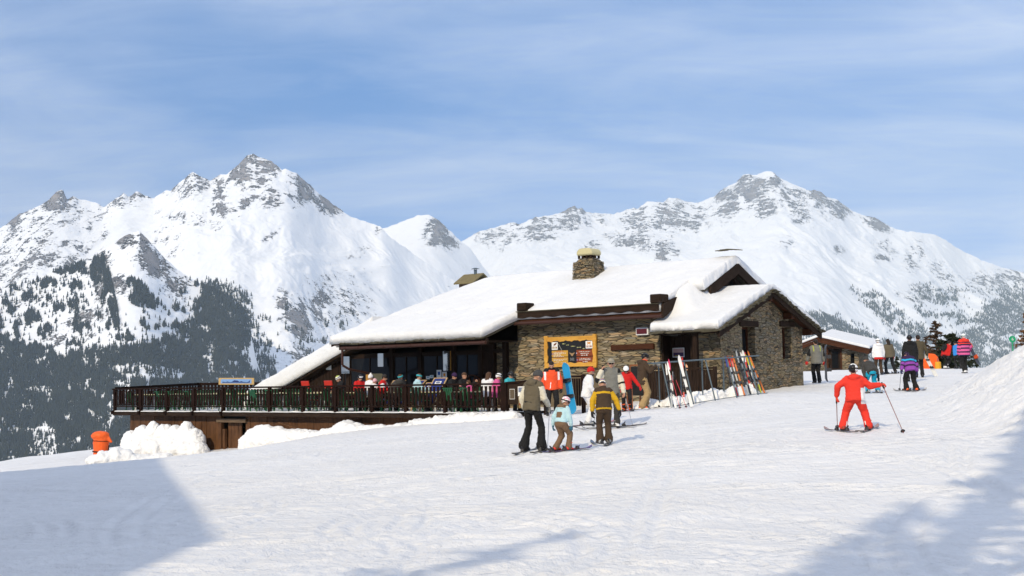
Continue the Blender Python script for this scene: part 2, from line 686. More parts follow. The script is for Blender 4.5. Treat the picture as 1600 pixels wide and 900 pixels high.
RK_R = [(1175, 295, 30, 26, 25, 1.05), (1135, 320, 24, 28, 20, .85), (1190, 320, 28, 24, 0, .8), (1210, 285, 12, 20, 10, .7), (1240, 310, 30, 22, 20, .75), (1278, 302, 18, 14, 15, .95), (1300, 325, 30, 18, 20, .8), (1250, 335, 24, 20, 40, .6), (1370, 350, 26, 10, 25, .85), (1062, 330, 16, 26, 10, .85), (1040, 340, 30, 30, 0, .8), (1085, 340, 30, 24, 20, .75), (1000, 345, 34, 26, 0, .7),
        (895, 330, 40, 18, 0, .7), (840, 355, 50, 26, 0, .75), (780, 370, 40, 22, 0, .7), (900, 345, 60, 20, 0, .6), (985, 378, 42, 14, 15, .85), (1035, 390, 18, 20, 0, .9), (1055, 390, 12, 14, 0, .8), (1005, 368, 30, 14, 0, .6), (930, 385, 20, 12, 0, .7),
        (1430, 400, 16, 30, 20, .75), (1310, 390, 12, 10, 0, .6), (1385, 385, 22, 12, 15, .5), (1380, 405, 16, 8, 0, .7), (1460, 415, 20, 12, 0, .55), (1480, 435, 24, 10, 0, .55), (1445, 455, 26, 16, 0, .7), (1490, 455, 20, 20, 30, .6), (1540, 445, 40, 20, 0, .5), (1590, 435, 40, 22, 0, .7), (1230, 378, 16, 12, 0, .5), (1420, 465, 30, 6, 20, .6)]

range_l = build_range("mountain_range", SKY_L, 5600, 300, 2500, 0.36, 80, RK_L, 0.05, 1200, 420, 21)
range_m = build_range("mountain_range", SKY_M, 7600, 200, 5200, 0.34, 60, RK_M, 0.03, 800, 160, 31)
range_r = build_range("mountain_range", SKY_R, 9600, 400, 5200, 0.30, 95, RK_R, 0.05, 1200, 420, 41)
range_f = build_range("foothill", SKY_F, 3500, 120, 1500, 0.40, 50, RK_F, 0.06, 1200, 360, 51)

# valley floor under everything far
me = mesh_np("valley", [(-30000, 150, -700), (30000, 150, -700), (30000, 40000, -700), (-30000, 40000, -700)], [(0, 1, 2, 3)])
tag(link_mesh("valley", me, M_MTN), kind="structure")


# ------------------------------------------------------------------ far conifer forests (nobody could count them)
def m_conifer():
    t = NT("far_conifer_needles")
    geo = t.node("ShaderNodeNewGeometry")
    n = t.noise(geo.outputs["Position"], 0.05, 3)
    col = t.ramp(n, [(0.3, (0.016, 0.021, 0.018)), (0.7, (0.038, 0.045, 0.034))])
    return t.out(col, 0.95)


M_CONIFER = m_conifer()


def forest(name, rg, dens_fn, n_try, n_max, h0, h1, seed):
    rs = np.random.RandomState(seed)
    na, ns = rg['X'].shape
    fi = rs.rand(n_try) * (na - 1.001)
    fj = 5 + rs.rand(n_try) ** 0.9 * (ns - 6.001)
    i, j = fi.astype(int), fj.astype(int)
    u, v = fi - i, fj - j

    def lerp(a):
        return (a[i, j] * (1 - u) * (1 - v) + a[i + 1, j] * u * (1 - v) + a[i, j + 1] * (1 - u) * v + a[i + 1, j + 1] * u * v)
    X, Y, Z, px, py = [lerp(rg[k]) for k in ('X', 'Y', 'Z', 'px', 'py')]
    ok = (px > -140) & (px < 1740) & (py < 800)
    den = dens_fn(px, py, X, Y)
    keep = ok & (rs.rand(n_try) < den)
    idx = np.nonzero(keep)[0][:n_max]
    X, Y, Z = X[idx], Y[idx], Z[idx]
    n = len(X)
    h = h0 + (h1 - h0) * rs.rand(n) ** 1.3
    r = h * (0.17 + 0.08 * rs.rand(n))
    K = 6
    ang = rs.rand(n)[:, None] * 6.28 + np.arange(K)[None, :] * 2 * PI / K
    jag = 0.75 + 0.5 * rs.rand(n, K)
    V = np.zeros((n, 2 * K + 2, 3), dtype=np.float32)
    for t_, (zz, rr) in enumerate(((0.06, 1.0), (0.45, 0.62))):
        jj = jag if t_ == 0 else jag[:, ::-1]
        V[:, t_ * K:(t_ + 1) * K, 0] = X[:, None] + r[:, None] * rr * jj * np.cos(ang)
        V[:, t_ * K:(t_ + 1) * K, 1] = Y[:, None] + r[:, None] * rr * jj * np.sin(ang)
        V[:, t_ * K:(t_ + 1) * K, 2] = (Z + h * zz)[:, None]
    V[:, 2 * K, :] = np.stack([X, Y, Z + h * 0.62], -1)
    V[:, 2 * K + 1, :] = np.stack([X, Y, Z + h], -1)
    fs = []
    for k in range(K):
        fs.append((k, (k + 1) % K, 2 * K))
        fs.append((K + k, K + (k + 1) % K, 2 * K + 1))
    Fc = (np.array(fs)[None, :, :] + (np.arange(n) * (2 * K + 2))[:, None, None]).reshape(-1, 3)
    me = mesh_np(name, V.reshape(-1, 3), Fc, smooth=False)
    o = link_mesh(name, me, M_CONIFER)
    tag(o, kind="stuff")
    print(name, n)
    return o


def poly_mask(px, py, poly, soft=12.0):
    """1 inside a polygon (photo pixels), fading out over soft pixels"""
    inside = np.zeros(px.shape, bool)
    dist = np.full(px.shape, 1e9)
    n = len(poly)
    for k in range(n):
        (x0, y0), (x1, y1) = poly[k], poly[(k + 1) % n]
        c = ((y0 > py) != (y1 > py)) & (px < (x1 - x0) * (py - y0) / ((y1 - y0) if y1 != y0 else 1e-9) + x0)
        inside ^= c
        L2 = (x1 - x0) ** 2 + (y1 - y0) ** 2
        tt = np.clip(((px - x0) * (x1 - x0) + (py - y0) * (y1 - y0)) / L2, 0, 1)
        dist = np.minimum(dist, np.hypot(px - x0 - tt * (x1 - x0), py - y0 - tt * (y1 - y0)))
    sd = np.where(inside, dist, -dist)
    return sstep(sd, -soft, soft)


def dens_f(px, py, X, Y):
    n1 = fbm(px / 26, py / 18, 4, 61)
    n2 = fbm(px / 9, py / 16, 3, 63)
    low = poly_mask(px, py, [(-300, 560), (0, 530), (60, 545), (120, 555), (200, 545), (290, 520), (310, 470), (320, 445), (365, 448), (390, 470), (392, 520), (380, 560), (410, 600), (700, 900), (-300, 900)], 9)
    d = low * np.where(n1 + 0.8 * n2 > -0.10, 0.92, np.where(n1 + 0.8 * n2 > -.30, .42, .08))
    sc = poly_mask(px, py, [(-300, 470), (0, 452), (60, 438), (130, 412), (140, 445), (90, 500), (60, 560), (-300, 600)], 14)
    d = np.maximum(d, sc * np.where(n1 + 0.6 * n2 > 0.16, 0.8, 0.03))
    sc2 = poly_mask(px, py, [(130, 405), (168, 440), (170, 500), (290, 440), (320, 440), (320, 480), (300, 530), (200, 560), (100, 560)], 10)
    d = np.maximum(d, sc2 * np.where(n1 + 0.8 * n2 > 0.34, 0.6, 0.01))
    gul = spots(px, py, [(172, 460, 7, 60, -12, 1.0), (150, 425, 9, 22, 0, 1.0), (215, 450, 22, 10, 30, 0.7), (225, 470, 30, 14, 10, .6)])
    d = np.maximum(d, 0.75 * (gul > 0.35) * (n2 > -0.2))
    op = spots(px, py, [(230, 583, 60, 14, 5, 1.0), (70, 690, 22, 30, 0, .9), (175, 640, 8, 30, 10, .9), (190, 600, 30, 20, 0, .5), (60, 610, 30, 8, 0, .8), (95, 720, 30, 10, 0, .8), (330, 575, 8, 24, 0, .6)])
    return d * (1 - 0.85 * (op + 0.35 * n2 > 0.45))


def dens_l(px, py, X, Y):
    n1 = fbm(px / 26, py / 18, 4, 71)
    n2 = fbm(px / 8, py / 14, 3, 73)
    a = poly_mask(px, py, [(310, 470), (325, 440), (370, 450), (390, 468), (395, 500), (425, 560), (440, 620), (300, 620)], 8)
    d = a * np.where(n1 + 0.7 * n2 > -0.20, 0.9, 0.2)
    b = poly_mask(px, py, [(400, 500), (420, 560), (560, 560), (540, 480), (470, 520), (440, 450), (430, 470)], 14)
    return np.maximum(d, b * np.where(n1 + 0.7 * n2 > 0.25, 0.5, 0.0))


def dens_r(px, py, X, Y):
    n1 = fbm(px / 34, py / 16, 4, 81)
    n2 = fbm(px / 9, py / 9, 3, 83)
    lo = poly_mask(px, py, [(1180, 640), (1240, 500), (1280, 487), (1330, 500), (1400, 530), (1450, 560), (1470, 545), (1520, 510), (1545, 480), (1580, 455), (1640, 440), (1800, 450), (1800, 640)], 8)
    d = lo * np.where(n1 + 0.5 * n2 > -0.30, 0.9, 0.12)
    diag = poly_mask(px, py, [(1330, 452), (1372, 460), (1460, 525), (1475, 545), (1420, 540), (1380, 500)], 7)
    d = np.maximum(d, diag * np.where(n1 + 0.7 * n2 > 0.0, 0.8, 0.08))
    br = poly_mask(px, py, [(1430, 450), (1480, 450), (1520, 460), (1600, 445), (1600, 500), (1500, 520), (1440, 500)], 10)
    d = np.maximum(d, br * np.where(n1 + 0.8 * n2 > 0.12, 0.7, 0.03))
    piste = poly_mask(px, py, [(1250, 470), (1300, 478), (1370, 505), (1440, 540), (1440, 552), (1350, 520), (1290, 492), (1250, 482)], 4)
    op = spots(px, py, [(1510, 512, 26, 6, -10, 1.0), (1590, 530, 26, 8, 0, 1.0), (1545, 545, 8, 14, 0, .8), (1530, 470, 10, 20, 10, .6)])
    return d * (1 - 0.9 * piste) * (1 - 0.9 * (op + 0.3 * n2 > 0.4))


forest("far_forest", range_f, dens_f, 1000000, 170000, 7, 17, 1)
forest("far_forest", range_l, dens_l, 360000, 40000, 9, 18, 2)
forest("far_forest", range_r, dens_r, 700000, 100000, 10, 20, 3)


# ------------------------------------------------------------------ the air
def haze_box():
    mb = MB()
    mb.bx(-9000, 9000, -260, 13500, -702, 2300)
    m = bpy.data.materials.new("haze_air")
    m.use_nodes = True
    n = m.node_tree.nodes
    n.clear()
    out = n.new("ShaderNodeOutputMaterial")
    vol = n.new("ShaderNodeVolumePrincipled")
    vol.inputs["Color"].default_value = (0.66, 0.83, 1.0, 1)
    vol.inputs["Density"].default_value = HAZE
    vol.inputs["Anisotropy"].default_value = -0.40
    m.node_tree.links.new(vol.outputs[0], out.inputs["Volume"])
    o = mb.build("haze", m)
    tag(o, kind="stuff")
    o.display_type = 'WIRE'
    return o


HAZE = 6.0e-5
haze_box()
# ================================================================== THE SETTING: the piste
CU = Vector((0.7691223, -0.63910163, 0))      # along the chalet front, to the right
CV = Vector((0.63910163, 0.7691223, 0))       # into the chalet
CO = at(790, 598, 43.0)
CO.z = 0
CROT = math.atan2(CU.y, CU.x)


def uv(u, v, z=0.0):
    p = CO + CU * u + CV * v
    return Vector((p.x, p.y, z))


def rbf_fit(pts):
    P_ = np.array(pts, dtype=float)
    n = len(P_)
    r = np.hypot(P_[:, None, 0] - P_[None, :, 0], P_[:, None, 1] - P_[None, :, 1])
    K = np.where(r > 0, r * r * np.log(r + 1e-9), 0) + np.eye(n) * 6.0
    Q = np.concatenate([np.ones((n, 1)), P_[:, :2]], 1)
    A = np.block([[K, Q], [Q.T, np.zeros((3, 3))]])
    w = np.linalg.solve(A, np.concatenate([P_[:, 2], np.zeros(3)]))
    return P_, w


def rbf_eval(fit, X, Y):
    P_, w = fit
    n = len(P_)
    Z = w[n] + w[n + 1] * X + w[n + 2] * Y
    for k in range(n):
        r2 = (X - P_[k, 0]) ** 2 + (Y - P_[k, 1]) ** 2
        Z = Z + w[k] * 0.5 * r2 * np.log(r2 + 1e-9)
    return Z


GP = []
for px_, py_, d_ in [(832, 705, 25.5), (878, 703, 25), (945, 698, 27), (955, 672, 32), (925, 662, 33), (980, 641, 37), (1005, 641, 39.5), (863, 650, 40), (1040, 641, 39), (1190, 612, 40), (1278, 600, 51), (1338, 672, 25), (1365, 617, 41), (1423, 612, 42), (1508, 583, 55), (1375, 587, 60), (1450, 578, 63), (1550, 577, 63),
                     (0, 740, 31), (140, 727, 37), (270, 718, 45), (0, 899, 12), (400, 899, 12), (800, 899, 12), (1200, 899, 12), (1599, 899, 12.5), (1599, 760, 18), (300, 706, 54), (385, 702, 51), (560, 668, 49), (640, 662, 46), (790, 656, 42.6), (1255, 601, 47.4), (1128, 619, 42.5), (600, 760, 22), (200, 800, 20), (1200, 760, 19), (1297, 582, 61), (1350, 580, 62)]:
    p = at(px_, py_, d_)
    GP.append((p.x, p.y, p.z))
GP += [(0, 0, -1.62), (-6, 0, -1.6), (6, 0, -1.6), (0, -6, -1.5), (22, 20, -0.9), (24, 35, -0.4), (28, 50, -0.1)]
GFIT = rbf_fit(GP)

# the line where the piste ends and the slope drops to the valley (photo left to right, beyond the chalet)
EDGE = [(-60, 20), (-13.0, 27), (-13.6, 36), (-16.5, 46), (-20, 60), (-10, 68), (0, 70), (10, 68), (16, 65), (22, 64), (30, 66), (60, 70)]


def bank_h(X, Y):
    """ploughed snow bank on the right edge of the piste"""
    X, Y = np.asarray(X, dtype=float), np.asarray(Y, dtype=float)
    t = np.clip((X - 8.75 - .08 * (Y - 26)) / 3.9, 0, 1)
    prof = 2.0 * (t * .55 + .45 * t * t * (3 - 2 * t))
    win = sstep(Y, 19.0, 24.5) * (1 - sstep(Y, 28.5, 35.0))
    return prof * win


def ground(X, Y):
    X = np.asarray(X, dtype=float)
    Y = np.asarray(Y, dtype=float)
    Xc, Yc = np.clip(X, -24, 30), np.clip(Y, -8, 66)
    Z = rbf_eval(GFIT, Xc, Yc)
    Z = Z + np.clip(-(Y + 8), 0, None) * 0.40 - 0.02 * np.clip(np.abs(X) - 30, 0, None)
    ex, ey = np.array([e[0] for e in EDGE]), np.array([e[1] for e in EDGE])
    # left edge (x as a function of y) and far edge (y as a function of x)
    lx = np.interp(Y, [-40, 10, 27, 36, 46, 60], [-19, -16, -14.2, -15.0, -17.2, -24])
    drop = np.clip(lx - X, 0, None)
    fy = np.interp(X, [-25, -10, 0, 10, 16, 22, 30, 60], [64, 70, 70, 69, 66, 65, 67, 72])
    drop2 = np.clip(Y - fy, 0, None)
    dd = np.hypot(drop, drop2)
    Z = Z - (np.sqrt(dd * dd + 9) - 3) * 0.62
    Z = np.where(drop > 400, np.minimum(Z, -240), Z)
    return Z


def gz(x, y):
    """height of the piste under a point"""
    return float(ground(np.array([x]), np.array([y]))[0] + bank_h(np.array([x]), np.array([y]))[0])


def m_snow(name, base=(0.86, 0.865, 0.875), groom=0.35, lumps=0.3, grain=0.25):
    t = NT(name)
    geo = t.node("ShaderNodeNewGeometry")

    def mp(sc, rot=(0, 0, 0)):
        m = t.node("ShaderNodeMapping")
        m.inputs["Scale"].default_value = sc
        m.inputs["Rotation"].default_value = rot
        t.link(geo.outputs["Position"], m.inputs[0])
        return m.outputs[0]
    # skier-scraped streaks, two crossing directions, plus crumbs
    s1 = t.noise(mp((0.35, 2.6, 1), (0, 0, 0.35)), 1.6, 6, 0.62, 0.5)
    s2 = t.noise(mp((2.4, 0.30, 1), (0, 0, 0.55)), 2.0, 6, 0.62, 0.6)
    lm = t.noise(mp((1, 1, 1)), 3.2, 5, 0.6)
    cr = t.noise(mp((1, 1, 1)), 26.0, 4, 0.7)
    md = t.ramp(t.noise(mp((0.6, 1, 1), (0, 0, 0.3)), 0.22, 4, 0.6, 0.8), [(0.36, 0.25), (0.62, 1.0)])
    nm = t.bump(t.math('MULTIPLY', s1, md), groom, 0.10)
    md2 = t.ramp(t.noise(mp((1, 0.6, 1)), 0.30, 4, 0.6, 0.8), [(0.40, 0.1), (0.66, 1.0)])
    nm = t.bump(t.math('MULTIPLY', s2, md2), groom * 0.8, 0.07, nm)
    nm = t.bump(lm, lumps, 0.12, nm)
    nm = t.bump(cr, grain, 0.025, nm)
    # thin skidded lines
    wv = t.noise(mp((0.5, 5.5, 1), (0, 0, 0.28)), 2.2, 3, 0.5, 1.6)
    line = t.ramp(wv, [(0.485, 0.0), (0.5, 1.0), (0.515, 0.0)])
    nm = t.bump(line, 0.12 * groom / 0.35, 0.03, nm)
    wv2 = t.noise(mp((1.1, 3.1, 1), (0, 0, -0.5)), 0.7, 2, 0.5, 2.2)
    line2 = t.ramp(wv2, [(0.49, 0.0), (0.5, 1.0), (0.51, 0.0)])
    wv3 = t.noise(mp((2.6, 0.8, 1), (0, 0, 0.15)), 0.9, 2, 0.5, 2.5)
    line3 = t.ramp(wv3, [(0.492, 0.0), (0.5, 1.0), (0.508, 0.0)])
    nm = t.bump(line2, 0.35 * groom, 0.05, nm)
    nm = t.bump(line3, 0.35 * groom, 0.05, nm)
    pk = t.noise(mp((0.5, 1, 1), (0, 0, 0.4)), 0.55, 5, 0.65, 0.6)
    col = t.mix(t.ramp(lm, [(0.35, 0.0), (0.7, 1.0)]), [c * .97 for c in base], [min(1, c * 1.035) for c in base])
    col = t.mix(t.ramp(pk, [(0.38, 0.0), (0.62, 1.0)]), [c * .94 for c in base], col)
    col = t.mix(t.math('MULTIPLY', t.math('MAXIMUM', line, line2), 0.30 * min(1, groom)), col, [c * .86 for c in base])
    t.b.inputs["Specular IOR Level"].default_value = 0.25
    return t.out(col, 0.62, nm)


M_SNOW = m_snow("piste_snow", (0.79, 0.785, 0.78), 0.75, 0.58, 0.5)
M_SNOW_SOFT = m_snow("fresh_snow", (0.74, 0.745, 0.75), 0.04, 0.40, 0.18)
M_SNOW_HEAP = m_snow("ploughed_snow", (0.84, 0.84, 0.835), 0.05, 0.6, 0.6)

# near sheet: fine fan of quads; far sheet: coarse, out to the valley
aa_ = np.linspace(-0.75, 0.75, 520)
dd_ = np.concatenate([np.linspace(2.0, 8, 24), 8 * (78 / 8.0) ** (np.linspace(0, 1, 470)[1:])])
A_, D_ = np.meshgrid(aa_, dd_, indexing='ij')
X_, Y_ = A_ * D_, D_
Z_ = ground(X_, Y_) + bank_h(X_, Y_)
bk = np.clip(bank_h(X_, Y_), 0, 1.0)
Z_ = Z_ + 0.035 * fbm(X_ / 2.6, Y_ / 1.3, 4, 5) + 0.012 * fbm(X_ / 0.5, Y_ / 0.35, 3, 8)
Z_ = Z_ + bk * (0.16 * (ridged(X_ / 0.9, Y_ / 0.7, 4, 9) - 0.6) + 0.10 * fbm(X_ / 0.25, Y_ / 0.25, 3, 10))
# ski tracks cut into the surface, in pairs
rt0 = random.Random(77)


def cut(p, q, w, dep):
    """press one straight bit of track into the fan of quads"""
    x0, x1 = sorted((p[0], q[0]))
    y0, y1 = sorted((p[1], q[1]))
    x0, x1, y0, y1 = x0 - .3, x1 + .3, max(3.0, y0 - .3), y1 + .3
    j0, j1 = np.searchsorted(dd_, [y0, y1])
    al = [x0 / y0, x0 / y1, x1 / y0, x1 / y1]
    i0, i1 = np.searchsorted(aa_, [min(al), max(al)])
    if i1 <= i0 or j1 <= j0:
        return
    xs, ys = X_[i0:i1, j0:j1], Y_[i0:i1, j0:j1]
    dx, dy = q[0] - p[0], q[1] - p[1]
    L2 = dx * dx + dy * dy
    t = np.clip(((xs - p[0]) * dx + (ys - p[1]) * dy) / L2, 0, 1)
    d = np.hypot(xs - p[0] - t * dx, ys - p[1] - t * dy) / w
    TR_[i0:i1, j0:j1] = np.minimum(TR_[i0:i1, j0:j1], -dep * np.exp(-d * d))
    RD_[i0:i1, j0:j1] = np.maximum(RD_[i0:i1, j0:j1], dep * .55 * np.exp(-((d - 1.9) / .8) ** 2))


TR_, RD_ = np.zeros_like(Z_), np.zeros_like(Z_)
for k in range(150):
    y = 9 + 42 * rt0.random() ** 1.5
    x = rt0.uniform(-.45, .5) * y + rt0.uniform(-2, 2)
    h = rt0.choice([rt0.gauss(2.75, .35), rt0.gauss(2.2, .5), rt0.gauss(.5, .5), rt0.gauss(1.3, .6)])
    cv = rt0.gauss(0, .09)
    gap = rt0.uniform(.14, .38)
    dep = rt0.uniform(.018, .048)
    n = rt0.randint(6, 26)
    w = rt0.uniform(.05, .10)
    for s in range(n):
        h2 = h + cv
        nx, ny = x + .45 * math.cos(h), y + .45 * math.sin(h)
        for sd in (-gap / 2, gap / 2):
            cut((x - math.sin(h) * sd, y + math.cos(h) * sd), (nx - math.sin(h2) * sd, ny + math.cos(h2) * sd), w, dep * min(1, s / 3 + .3, (n - s) / 3 + .2))
        x, y, h = nx, ny, h2
# churned patches by the rack, the terrace end and the waiting skiers
for (cx_, cy_, r_) in ((2.0, 33, 4.5), (5.5, 38.5, 3.5), (1.0, 40, 3.0), (11.5, 43, 4.0), (8, 26, 3.0), (1.2, 26.5, 2.6)):
    wgt = np.exp(-(((X_ - cx_) / r_) ** 2 + ((Y_ - cy_) / r_) ** 2))
    Z_ = Z_ + wgt * 0.035 * fbm(X_ / .32, Y_ / .32, 3, 55)
Z_ = Z_ + TR_ + RD_
me = mesh_np("piste", np.stack([X_, Y_, Z_], -1).reshape(-1, 3), grid_faces(len(aa_), len(dd_)))
tag(link_mesh("piste", me, M_SNOW), kind="structure")

# the rest of the ground sheet, round and behind the near fan
gx = np.concatenate([-np.geomspace(14000, 70, 26), np.linspace(-62, 62, 63), np.geomspace(70, 14000, 26)])
gy = np.concatenate([-np.geomspace(700, 62, 9), np.linspace(-56, 76, 67), np.geomspace(84, 14000, 26)])
Xg, Yg = np.meshgrid(gx, gy, indexing='ij')
Zg = ground(Xg, Yg) + bank_h(Xg, Yg)
Zg = np.where(Yg < -20, Zg + 1.2 * fbm(Xg / 20, Yg / 20, 3, 4), Zg)
a_ = np.abs(Xg) / np.maximum(Yg, 0.01)
inner = (Yg > 2.5) & (a_ < 0.70) & (Yg < 74)
Zg = np.where(inner, Zg - 0.9, Zg - 0.06)
Zg = np.clip(Zg, -690, 400)
me = mesh_np("snow_slope", np.stack([Xg, Yg, Zg], -1).reshape(-1, 3), grid_faces(len(gx), len(gy)))
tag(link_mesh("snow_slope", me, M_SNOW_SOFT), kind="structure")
# ================================================================== CHALET
def m_stone(name, scale=(2.2, 2.2, 15.5), dark=1.0):
    t = NT(name)
    v = t.coord((1, 1, 1))
    wn_ = t.node("ShaderNodeTexNoise")
    wn_.inputs["Scale"].default_value = 1.7
    wn_.inputs["Detail"].default_value = 3
    t.link(v, wn_.inputs["Vector"])
    ad = t.node("ShaderNodeMix")
    ad.data_type = 'RGBA'
    ad.blend_type = 'LINEAR_LIGHT'
    ad.inputs["Factor"].default_value = 0.10
    t.link(v, ad.inputs["A"])
    t.link(wn_.outputs["Color"], ad.inputs["B"])
    mp = t.node("ShaderNodeMapping")
    mp.inputs["Scale"].default_value = scale
    t.link(ad.outputs["Result"], mp.inputs[0])
    vo = t.node("ShaderNodeTexVoronoi")
    vo.feature = 'F1'
    vo.inputs["Scale"].default_value = 1.0
    vo.inputs["Randomness"].default_value = 0.95
    t.link(mp.outputs[0], vo.inputs["Vector"])
    ve = t.node("ShaderNodeTexVoronoi")
    ve.feature = 'DISTANCE_TO_EDGE'
    ve.inputs["Scale"].default_value = 1.0
    ve.inputs["Randomness"].default_value = 0.95
    t.link(mp.outputs[0], ve.inputs["Vector"])
    sp = t.node("ShaderNodeSeparateColor")
    t.link(vo.outputs["Color"], sp.inputs[0])
    c1 = t.ramp(sp.outputs[0], [(0.0, (0.15, 0.125, 0.09)), (0.2, (0.30, 0.245, 0.15)), (0.42, (0.42, 0.34, 0.20)), (0.58, (0.30, 0.28, 0.22)), (0.74, (0.48, 0.34, 0.18)), (0.88, (0.50, 0.43, 0.32)), (1.0, (0.58, 0.38, 0.20))])
    n = t.noise(t.coord((1, 1, 2)), 14, 5, 0.65)
    c2 = t.mix(0.45, c1, t.ramp(n, [(0.25, (0.35, 0.35, 0.35)), (0.75, (1.15, 1.1, 1.0))]), 'MULTIPLY')
    joint = t.ramp(ve.outputs["Distance"], [(0.0, 0.0), (0.075, 1.0)])
    col = t.mix(joint, (0.06, 0.05, 0.037), c2)
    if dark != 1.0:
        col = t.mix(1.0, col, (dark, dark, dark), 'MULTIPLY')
    h = t.math('ADD', t.math('MULTIPLY', joint, 0.6), t.math('MULTIPLY', sp.outputs[1], 0.5))
    nm = t.bump(h, 1.0, 0.06)
    nm = t.bump(n, 0.4, 0.02, nm)
    return t.out(col, 0.85, nm)


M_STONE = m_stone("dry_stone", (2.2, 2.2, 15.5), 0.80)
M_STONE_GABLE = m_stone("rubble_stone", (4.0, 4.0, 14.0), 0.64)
M_DARKWOOD = m_wood("dark_timber", (0.012, 0.008, 0.006), (0.040, 0.024, 0.017), 5, 'z')
M_DARKBEAM = m_wood("dark_beam", (0.012, 0.008, 0.006), (0.042, 0.026, 0.018), 5, 'x')
M_REDWOOD = m_wood("weathered_red_timber", (0.030, 0.012, 0.007), (0.085, 0.034, 0.018), 5, 'x')
M_RAIL = m_wood("stained_railing", (0.007, 0.004, 0.003), (0.024, 0.011, 0.008), 5, 'z')
M_PLANK = m_wood("honey_brown_planks", (0.035, 0.015, 0.006), (0.15, 0.066, 0.024), 4, 'z')
M_HONEY = m_wood("varnished_pine", (0.48, 0.22, 0.03), (0.72, 0.40, 0.07), 4, 'x', 0.5, 0.15)
M_SLATE = m_plain("mossy_slate", (0.085, 0.075, 0.05), 0.9, 0, 0.6, 6, 0.6)
M_COPPER = m_plain("brown_metal_gutter", (0.06, 0.026, 0.019), 0.45, 0.2, 0.3)
M_PLASTER = m_plain("ochre_plaster", (0.13, 0.10, 0.062), 0.95, 0, 0.45, 3, 0.4)
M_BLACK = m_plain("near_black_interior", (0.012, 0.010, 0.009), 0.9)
M_GREYMETAL = m_plain("galvanised_steel", (0.10, 0.135, 0.16), 0.45, 0.45, 0.25)
M_WHITE = m_plain("white_card", (0.78, 0.78, 0.76), 0.6, 0, 0.04)


def m_glass():
    t = NT("window_glass")
    t.b.inputs["Roughness"].default_value = 0.04
    t.b.inputs["Base Color"].default_value = (0.010, 0.011, 0.013, 1)
    t.b.inputs["Specular IOR Level"].default_value = 0.09
    return t.m


M_GLASS = m_glass()
t_ = NT("reflection_mirror")
t_.b.inputs["Roughness"].default_value = 0.03
t_.b.inputs["Base Color"].default_value = (0.42, 0.46, 0.48, 1)
t_.b.inputs["Metallic"].default_value = 1.0
M_MIRROR = t_.m

chalet = empty("chalet", CO, CROT, "low stone and dark timber mountain restaurant under a thick snow covered roof", "chalet")


def px_u(px, v, py=570):
    """u on the chalet plane v under a photo pixel"""
    r = Vector(ray(px, py))
    t = (v + CO.dot(CV)) / r.dot(CV)
    return (r * t - CO).dot(CU)


def cells(mb, a0, a1, b0, b1, holes, put):
    """rectangle minus rectangular holes, as butted boxes"""
    xs = sorted({a0, a1, *[h[0] for h in holes], *[h[1] for h in holes]})
    for x0, x1 in zip(xs[:-1], xs[1:]):
        cuts = sorted([(h[2], h[3]) for h in holes if h[0] <= x0 + 1e-6 and h[1] >= x1 - 1e-6])
        z = b0
        for h0, h1 in cuts:
            if h0 > z:
                put(mb, x0, x1, z, h0)
            z = h1
        if b1 > z:
            put(mb, x0, x1, z, b1)


EAVE_A, EAVE_B = 1.55, 2.18


def slate_front(v):
    return EAVE_A + 0.455 * (v - 2.6)


# --- stone front (centre) and the porch / gable block
mb = MB()
mb.bx(-3.15, 3.22, 4.5, 5.0, -1.9, 2.08)
mb.bx(-3.15, -2.7, 5.0, 6.8, -1.9, 2.0)
w = mb.build("stone_front_wall", M_STONE, chalet)
mb = MB()
mb.bx(-1.75, 1.35, 4.40, 4.498, -1.9, 0.06)
mb.build("plinth", M_PLASTER, chalet, bevel=0.03)
mb = MB()
mb.bx(4.52, 5.15, 4.56, 4.98, -1.7, 1.36)
mb.build("porch_wall", M_STONE, chalet)


def gable_top(v):
    return (1.5 + 0.39 * (v - 3.8)) - 0.10 if v <= 7.5 else (1.5 + 0.39 * 3.7 - 0.39 * (v - 7.5)) - 0.10


win_holes = [(6.02, 6.92, 0.42, 1.62), (8.90, 9.62, 0.50, 1.66)]
mb = MB()


def put_g(m, a, b, c, d):
    m.bx(5.15, 5.6, a, b, c, d)


cells(mb, 4.56, 10.45, -1.8, 1.66, win_holes, put_g)
vs_ = [4.56, 5.0, 7.5, 10.0, 10.45]
mb.prism([(4.97, 1.66), (10.03, 1.66), (7.5, gable_top(7.5))], 5.15, 5.6, 0, 'x')
mb.bx(0.5, 5.15, 10.0, 10.45, -1.8, 1.6)
